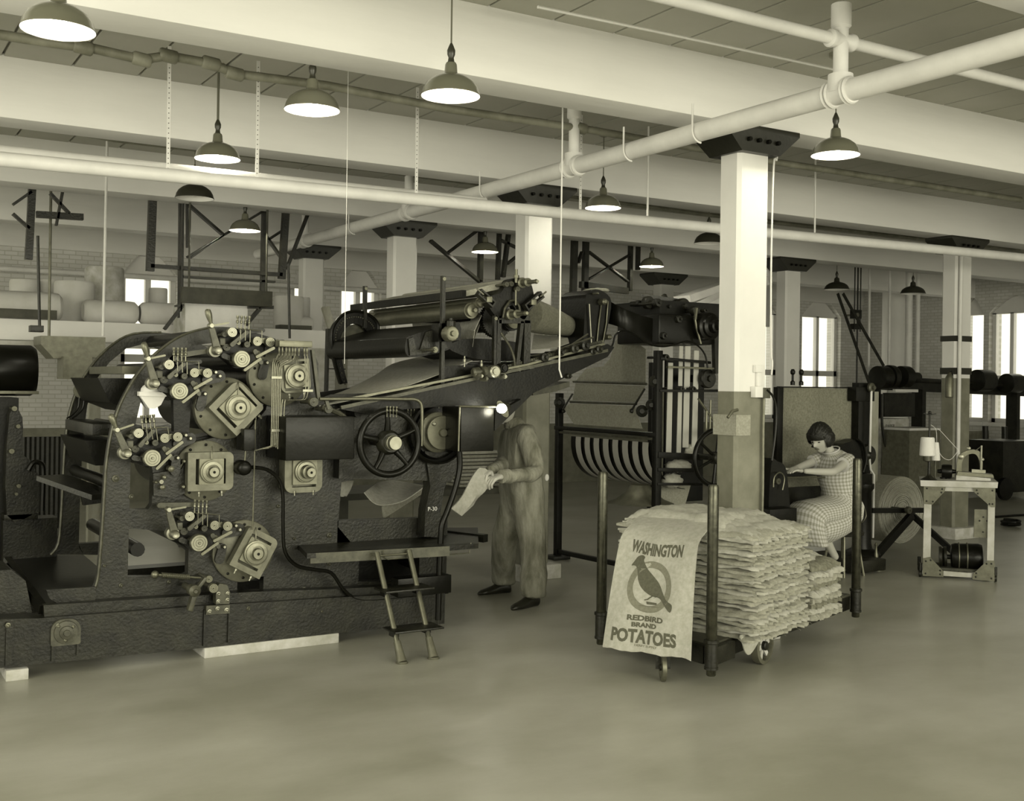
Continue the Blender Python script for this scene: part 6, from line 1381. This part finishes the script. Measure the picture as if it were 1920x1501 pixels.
LS = thing('line_shaft', 'dark line shaft with pulleys running along the right wall behind the columns', 'line shaft', (q(1800, 700, 11.2).x, 11.4, 0))
b = B(); b.cyl(q(1640, 690, 11.2), q(1935, 699, 11.2), .035, n=12); b.build('shaft', 'iron_worn', LS)
b = B(); b.beam(q(1640, 702, 11.3), q(1935, 709, 11.3), .1, .16); b.build('shaft_beam', 'iron_worn', LS)
for x, y, r, w_ in ((1652, 690, 22, .18), (1668, 688, 22, .1), (1694, 687, 20, .16), (1712, 688, 10, .2), (1842, 690, 20, .3), (1897, 694, 18, .3)):
    c = q(x, y, 11.1); k = mpp(c); b = B(); b.lathe(c-Vector((w_/2, 0, 0)), (1, 0, 0), [(r*k*.85, .01), (r*k, 0), (r*k*1.02, w_/2), (r*k, w_), (r*k*.85, w_-.01)], 32); b.build('pulley', 'iron_worn', LS)
for x in (1643, 1728, 1905): b = B(); p = q(x, 710, 11.2); b.box(p.x-.04, p.x+.04, 11.15, 11.35, 0 if x != 1728 else .8, p.z); b.build('shaft_post', 'iron_worn', LS)
for (x0, y0, x1, y1, lab) in ((1566, 534, 1631, 705, 'left slanting leather belt running up to the ceiling'), (1576, 534, 1656, 668, 'right slanting leather belt running up to the ceiling')):
    simple('drive_belt', 'iron_worn', lab, 'belt', lambda b: b.beam(q(x0, y0, 10.9), q(x1, y1, 10.9), .012, .045, up=(1, 0, 0)))
for x, y0, y1, r, Y, lab in ((1606, 535, 712, .012, 11.5, 'thin dark control rod on the brick pier between belts and pipes'), (1628, 535, 715, .02, 11.6, 'slim grey pipe just right of the slanting belts'), (1666, 530, 720, .02, 11.4, 'slim grey pipe left of the bright boxed pipes'), (1702, 540, 690, .055, 11.6, 'thick bright vertical pipe ending above the pulleys'), (1720, 545, 785, .035, 11.7, 'bright vertical pipe running down behind the bin'), (1730, 715, 850, .03, 11.2, 'grey post pipe below the pulleys')):
    p0, p1 = q(x, y0, Y), q(x, y1, Y); p0.x = p1.x
    if y0 < 560: p0.z = CZ
    simple('vertical_pipe', 'pipe_white' if r > .012 else 'iron_worn', lab, 'pipe', lambda b: b.cyl(p1, p0, r, n=16))
HS = thing('hoist_block', 'small hoist block hanging on twin rods before the brick pier', 'hoist', tuple(q(1604, 580, 11.3)))
for x in (1599, 1610): b = B(); b.cyl(q(x, 605, 11.3), Vector((q(x, 605, 11.3).x, 11.3, CZ)), .01, n=6); b.build('rod', 'iron_worn', HS)
b = B(); pb(b, 1598, 564, 1612, 580, 11.25, .08); pb(b, 1599, 590, 1612, 600, 11.25, .08); b.build('block', 'iron_worn', HS)
b = B(); knob(b, 1605, 573, 4, 11.2, DISC, 12); b.build('sheave', 'steel', HS)
simple('round_pier', 'white_paint', 'bright rounded pier in the corner left of the banded column', 'pier', lambda b: b.cyl((WX-.26, 14.0, 0), (WX-.26, 14.0, CZ), .24, n=32))
simple('partition', 'plate_grey', 'low grey partition under the right-hand windows', 'partition', lambda b: pb(b, 1820, 778, 1990, 900, 12.2, .05))
for x, lab in ((1853, 'left dark post standing before the grey partition'), (1889, 'right dark post standing before the grey partition')):
    simple('upright_post', 'iron_worn', lab, 'post', lambda b: b.cyl(q(x, 900, 11.0)*Vector((1, 1, 0)) if False else (q(x, 900, 11.0).x, 11.0, 0), q(x-4, 775, 11.0), .045, n=10))
simple('wall_shelf', 'pipe_white', 'pale shelf board in front of the right windows', 'shelf', lambda b: pb(b, 1836, 695, 1950, 699, 11.8, .3))
CT = thing('floor_cart', 'dark low cart on iron wheels at the right edge', 'cart', tuple(qz(1893, 920)))
b = B(); pb(b, 1885, 800, 1945, 900, 10.0, .6); b.build('body', 'iron_worn', CT)
p = q(1893, 905, 9.9); b = B(); b.lathe((p.x, 9.9, .17), (0, 1, 0), [(.1, 0), (.16, .005), (.16, .06), (.1, .065)], 20); b.build('wheel', 'iron_black', CT)
simple('floor_cable', 'iron_black', 'black cable lying on the floor at the right edge', 'cable', lambda b: b.tube([qz(x, y, .015) for x, y in ((1868, 945), (1880, 944), (1910, 941), (1950, 938))], .015, 6))
simple('cable_heap', 'iron_black', 'small heap of black cable on the floor at the right edge', 'cable', lambda b: b.tube([qz(1902, 960, .02)+Vector((math.cos(t*.7)*(.1+.01*math.sin(t)), math.sin(t*.7)*.1, .002*t)) for t in range(30)], .014, 6))
# white chutes over the bag machine
simple('white_chute', 'pipe_white', 'upper slanting white duct above the bag machine hub', 'duct', lambda b: b.beam(q(1275, 553, 10.5), q(1420, 500, 10.5), .3, .09))
simple('white_chute', 'pipe_white', 'lower slanting white duct above the bag machine hub', 'duct', lambda b: b.beam(q(1295, 575, 10.2), q(1420, 515, 10.2), .3, .1))
simple('white_screen', 'pipe_white', 'pale sloping sheet behind the bag machine hub', 'sheet', lambda b: b.prism([[q(x, y, 10.7) for x, y in ((1300, 570), (1350, 525), (1440, 512), (1440, 600), (1310, 600))]], (0, .05, 0)).cyl(q(1420, 515, 10.72), Vector((q(1420, 515, 10.72).x, 10.72, CZ)), .012, n=6))

# ================================================================ BACKGROUND, LEFT: storage shelf with rolls
YS = 11.0
SHF = thing('storage_shelf', 'long pale storage shelf high along the back wall, loaded with wrapped rolls', 'shelf', (q(300, 900, YS).x, YS+.5, 0))
zs0 = q(300, 625, YS).z
xa, xb = q(-60, 640, YS).x, q(655, 640, YS).x
b = B(); b.box(xa, xb, YS, YS+.06, zs0-.19, zs0, bev=.004); b.build('front_board', 'white_paint', SHF)
b = B(); b.box(xa, xb, YS+.06, YS+1.5, zs0-.05, zs0); b.build('deck', 'white_paint', SHF)
b = B(); b.box(xa, xb, YS-.02, YS+.03, zs0-.24, zs0-.2); b.build('lower_rail', 'wood_pale', SHF)
for x in (-30, 180, 600, 645):
    p = q(x, 700, YS); b = B(); b.box(p.x-.05, p.x+.05, YS+.03, YS+.13, 0, zs0-.05); b.build('post', 'wood', SHF)
def roll_up(px, y0, y1, rp, Y, lab, m='wrap_paper'):
    c = q(px, y1, Y); k = mpp(c); h = q(px, y0, Y).z-zs0
    b = B(); b.lathe((c.x, Y, zs0+.002), (0, 0, 1), [(rp*k*.97, 0), (rp*k, .02), (rp*k*1.01, h*.5), (rp*k, h-.02), (rp*k*.94, h), (rp*k*.2, h), (rp*k*.18, h-.02)], 32); tag(b.build('paper_roll', m), lab, 'roll')
def roll_flat(x0, x1, y0, Y, lab, m='wrap_paper'):
    a, c = q(x0, 610, Y), q(x1, 610, Y); h = (q((x0+x1)/2, y0, Y).z-zs0)/2
    b = B(); b.lathe((a.x, Y, zs0+h+.002), (1, 0, 0), [(h*.15, .03), (h*.7, .0), (h*.95, .03), (h, .09), (h*1.0, (c.x-a.x)-.09), (h*.95, (c.x-a.x)-.03), (h*.7, (c.x-a.x)), (h*.15, (c.x-a.x)-.03)], 28); tag(b.build('paper_roll', m), lab, 'roll')
roll_flat(152, 254, 583, 11.4, 'wrapped roll lying on the shelf, left of two end to end'); roll_flat(258, 345, 585, 11.4, 'wrapped roll lying on the shelf, right of two end to end')
roll_flat(-40, 112, 570, 11.4, 'wrapped roll lying on the shelf at the left edge of the photo')
roll_up(136, 550, 620, 36, 11.75, 'pale upright roll on the shelf, in front of the tallest one'); roll_up(192, 522, 620, 35, 12.1, 'tallest upright grey roll on the shelf', 'concrete_pale')
roll_up(42, 549, 620, 26, 12.15, 'upright roll standing behind the left lying roll'); roll_up(90, 548, 620, 20, 12.2, 'narrow upright roll between two wider ones on the left of the shelf')
roll_up(293, 558, 620, 17, 12.1, 'small upright roll behind the lying rolls, right of the window strip')
roll_up(538, 567, 620, 28, 11.5, 'crumpled wrapped upright roll right of the lit white box'); roll_up(566, 568, 620, 12, 12.1, 'slim upright roll next to the far column')
roll_flat(548, 582, 603, 11.45, 'small lying bundle at the foot of the crumpled upright roll')
simple('dark_plank', 'wood_dark', 'dark plank resting on the shelf front at the left edge', 'plank', lambda b: pb(b, -30, 604, 104, 619, YS-.06, .05))
simple('plank', 'wood_dark', 'dark plank on the right part of the shelf beside the far column', 'plank', lambda b: b.box(q(523, 620, YS+.1).x, q(582, 620, YS+.1).x, YS+.1, YS+.25, zs0, zs0+.05))
# lit white box with board
WB = thing('white_cabinet', 'bright white cabinet under a dark horizontal board behind the press', 'cabinet', (q(400, 640, 10.5).x, 10.6, 0))
b = B(); pb(b, 345, 582, 461, 640, 10.45, .35); b.build('body', 'pipe_white', WB)
for x in (352, 452): p = q(x, 640, 10.5); b = B(); b.box(p.x-.03, p.x+.03, 10.6, 10.66, 0, p.z+.02); b.build('leg', 'iron_worn', WB)
b = B(); pb(b, 340, 582, 345, 640, 10.47, .33); b.build('side', 'concrete_pale', WB)
simple('ceiling_hung_board', 'wood_dark', 'dark weathered board hanging just over the white cabinet', 'board', lambda b: (pb(b, 338, 558, 507, 583, 10.2, .06), b.cyl(q(350, 560, 10.23), Vector((q(350, 560, 10.23).x, 10.23, BZ)), .01, n=6), b.cyl(q(495, 560, 10.23), Vector((q(495, 560, 10.23).x, 10.23, BZ)), .01, n=6)))
# hanging timber / iron frames
def frame(name, label, segs, Y, m='iron_worn'):
    root = thing(name, label, 'frame', tuple(q(segs[0][0], segs[0][1], Y)))
    for x0, y0, x1, y1, w_ in segs:
        a, c = q(x0, y0, Y), q(x1, y1, Y); b = B(); k = mpp(a)
        if y0 < 460 and Y > 10 and abs(x1-x0) < 25: a.z = CZ
        b.beam(a, c, .06, w_*k, up=(1, 0, 0) if abs(y1-y0) > abs(x1-x0) else (0, 0, 1)); b.build('brace' if abs(x1-x0) > 15 and abs(y1-y0) > 12 else ('upright' if abs(x1-x0) < 25 else 'cross_bar'), m, root)
frame('overhead_truss', 'dark hanging frame at the left edge with a stub arm', [(54, 385, 48, 510, 13), (60, 425, 148, 428, 12), (85, 385, 122, 422, 5), (122, 422, 98, 445, 4), (16, 408, 50, 383, 5), (16, 425, 48, 452, 5)], 10.45)
frame('overhead_truss', 'dark trapeze frame of tapered hangers and a long bar behind the press', [(279, 388, 276, 526, 14), (531, 410, 523, 534, 12), (276, 516, 523, 526, 7), ], 10.4)
frame('overhead_truss', 'dark lattice frame with long diagonals around the lit far lamp', [(331, 390, 335, 612, 8), (488, 400, 488, 560, 8), (342, 397, 412, 455, 5), (485, 408, 345, 498, 4), (412, 455, 350, 500, 3), (340, 385, 345, 480, 3), (495, 462, 530, 438, 4), (488, 450, 533, 510, 4), (575, 395, 532, 515, 4), (335, 535, 510, 540, 4)], 10.6)
frame('overhead_truss', 'dark cross-braced frame between the two middle columns', [(735, 415, 734, 540, 10), (800, 455, 895, 530, 5), (890, 432, 832, 478, 4), (895, 430, 895, 530, 8), (930, 440, 928, 525, 6), (952, 445, 938, 520, 6), (930, 450, 975, 470, 4), (975, 470, 945, 495, 4), (955, 430, 978, 472, 4)], 10.7)
frame('overhead_truss', 'dark X-braced frame right of the second column', [(1071, 450, 1070, 560, 11), (1092, 450, 1092, 555, 10), (1176, 455, 1176, 540, 6), (1190, 455, 1190, 500, 5), (1097, 468, 1172, 522, 3), (1174, 472, 1098, 520, 3), (1083, 530, 1172, 540, 12), (1085, 468, 1078, 490, 3)], 10.7)
frame('cabinet_arm', 'dark arm under the white cabinet with slanted struts', [(335, 395, 335, 600, 3), (325, 590, 340, 588, 4), (338, 590, 306, 634, 5), (462, 588, 508, 588, 6), (484, 590, 458, 622, 6)], 10.35)
for x0, y0, x1, y1, Y, lab in ((64, 465, 72, 640, 9.0, 'thin dark rod coming down to a clamp at far left'), (191, 395, 191, 650, 9.6, 'pale thin pipe hanging in front of the tallest roll'), (535, 505, 541, 645, 8.6, 'thin dark rod coming down to the oil manifold of the press')):
    simple('hanging_rod', 'pipe_white' if x0 == 191 else 'iron_worn', lab, 'rod', lambda b: (lambda a, c: b.cyl(c, (a.x, a.y, CZ if y0 < 460 else a.z), .011, n=8))(q(x0, y0, Y), q(x1, y1, Y)))
simple('wall_pipe', 'pipe_white', 'pale pipe running level along the back wall behind the rolls', 'pipe', lambda b: b.cyl((q(-100, 528, 14.8).x, 14.8, q(300, 538, 14.8).z), (q(760, 540, 14.8).x, 14.8, q(300, 538, 14.8).z), .035, n=12))
simple('rod_clamp', 'iron_worn', 'dark clamp fitting at the foot of the far left rod', 'clamp', lambda b: pb(b, 55, 633, 80, 645, 8.95, .1))
# second press, cropped at the left edge
SP2 = thing('second_press', 'part of a second black machine cropped by the left edge of the photo', 'printing press', (q(30, 900, 8.4).x, 8.6, 0))
b = B(); c = q(30, 718, 8.4); b.lathe((q(-60, 718, 8.4).x, 8.6, c.z), (1, 0, 0), [(.05, 0), (.17, .01), (.18, .05), (.18, q(74, 718, 8.4).x-q(-60, 718, 8.4).x-.03), (.16, q(74, 718, 8.4).x-q(-60, 718, 8.4).x)], 28); b.build('drum', 'iron_gloss', SP2)
b = B(); pb(b, -40, 756, 74, 764, 8.3, .5); b.build('shelf', 'plate_grey', SP2)
b = B(); b.box(q(-60, 900, 8.4).x, q(40, 900, 8.4).x, 8.45, 8.9, 0, zx(30, 770, 8.4)); b.build('body', 'iron_black', SP2)
b = B(); b.plate(sm2([(20, 800), (44, 806), (46, 870), (60, 885), (72, 905), (86, 930), (86, 970), (72, 985), (20, 990)], 3), 8.3, .15); b.build('guard', 'iron_worn', SP2)
b = B(); b.tube([q(x, y, 8.25) for x, y in sm2([(58, 905), (68, 890), (82, 892), (86, 910), (86, 980)], 4, False)], .018, 8); b.build('handle_bar', 'iron_gloss', SP2)
for x, y, r in ((37, 823, 4), (29, 790, 5), (26, 870, 5), (41, 935, 4), (37, 950, 3)): b = B(); knob(b, x, y, r, 8.24, DISC, 12); b.build('stud', 'steel_dull', SP2)
b = B(); pb(b, 15, 985, 78, 1000, 8.3, .3); b.build('foot_plate', 'iron_worn', SP2)
for z_ in (0,): b = B(); b.box(q(30, 1000, 8.3).x-.05, q(30, 1000, 8.3).x+.3, 8.35, 8.55, 0, zx(30, 1000, 8.3)); b.build('foot', 'iron_worn', SP2)
DU = simple('hood_duct', 'plate_grey', 'dark sloping sheet hood under the shelf at left', 'hood', lambda b: (b.plate([(75, 652), (196, 652), (196, 690), (100, 694), (75, 668)], 10.4, .4), b.plate([(118, 690), (172, 688), (172, 732), (118, 732)], 10.3, .3), b.cyl((q(90, 660, 10.6).x, 10.6, q(90, 656, 10.6).z), (q(90, 660, 10.6).x, 10.6, CZ), .012)))
RD = thing('radiator', 'iron column radiator against the back wall at left', 'radiator', (q(80, 900, 12.5).x, 12.6, 0))
ra, rb_ = q(50, 880, 12.5), q(122, 840, 12.5)
for i in range(9):
    x = ra.x+(rb_.x-ra.x)*i/8; b = B(); b.tube([(x, 12.55, 0), (x, 12.55, rb_.z)], .035, 8); b.build('section', 'iron_worn', RD)
b = B(); b.beam((ra.x, 12.55, .03), (rb_.x, 12.55, .12), .05, .05); b.beam((ra.x, 12.55, rb_.z-.05), (rb_.x, 12.55, rb_.z-.05), .05, .05); b.build('header', 'iron_worn', RD)
# rack of dark uprights behind the press
frame('pipe_rack', 'slim dark rack behind the press, left of the riveted chain guard', [(612, 625, 612, 1075, 4), (588, 680, 588, 1075, 3), (612, 700, 645, 700, 2), (612, 660, 640, 655, 2)], 9.6)
simple('grey_cabinet', 'concrete_pale', 'pale grey cabinet standing behind the upper right bearing of the press', 'cabinet', lambda b: b.box(q(583, 700, 10.2).x, q(612, 700, 10.2).x, 10.2, 10.6, 0, zx(600, 662, 10.2)))
simple('leaning_plank', 'wood', 'leaning plank against the far column, above the chain guard', 'plank', lambda b: b.beam(q(606, 585, 11.05), q(620, 628, 10.95), .04, .08, up=(1, 0, 0)))
# feed bench and sheets seen under the right end of the press
BE = thing('sack_bench', 'low bench behind the press carrying stacked burlap sacks', 'bench', (q(760, 950, 8.0).x, 8.2, 0))
b = B(); zb_ = .72; b.box(q(640, 930, 8.0).x, q(1000, 930, 8.0).x-.3, 7.95, 8.6, zb_-.05, zb_); b.build('top', 'wood_dark', BE)
for x in (650, 960): p = q(x, 950, 8.0); b = B(); b.box(p.x-.04, p.x+.04, 8.0, 8.08, 0, zb_-.05); b.build('leg', 'wood_dark', BE)
for i in range(10):
    b = B(); b.box(q(868, 900, 8.05).x+.01*math.sin(i*3), q(948, 900, 8.05).x, 8.05+.01*math.cos(i*2), 8.5, zb_+.002+i*.03, zb_+.027+i*.03, bev=.008); tag(b.build('burlap_sack', 'burlap_light' if i % 2 else 'burlap'), ('lowest' if i == 0 else ORD[i]+' from bottom')+' burlap sack in the stack on the bench behind the worker', 'sack', 'sacks stacked on the bench')
def fan(pts, pts2, Y, Y2, lab, m):
    b = B(); b.sheet(loft([q(x, y, Y) for x, y in sm2(pts, 4, False)], [q(x, y, Y2) for x, y in sm2(pts2, 4, False)], 6), .006); tag(b.build('draped_sack', m), lab, 'sack')
fan([(688, 930), (705, 948), (725, 953), (760, 945), (790, 925), (800, 916)], [(712, 912), (725, 908), (740, 906), (760, 908), (785, 912), (800, 914)], 6.75, 7.1, 'pale curved sack bulging out under the gear case of the press', 'burlap_light')
fan([(722, 955), (724, 970), (726, 978)], [(800, 918), (802, 922), (806, 924)], 6.8, 7.0, 'fan of sack edges hanging below the curved one under the press', 'burlap')
fan([(643, 910), (642, 935), (650, 938)], [(668, 908), (662, 925), (655, 938)], 6.8, 6.9, 'small corner of pale sack at the left of the press opening', 'burlap_light')
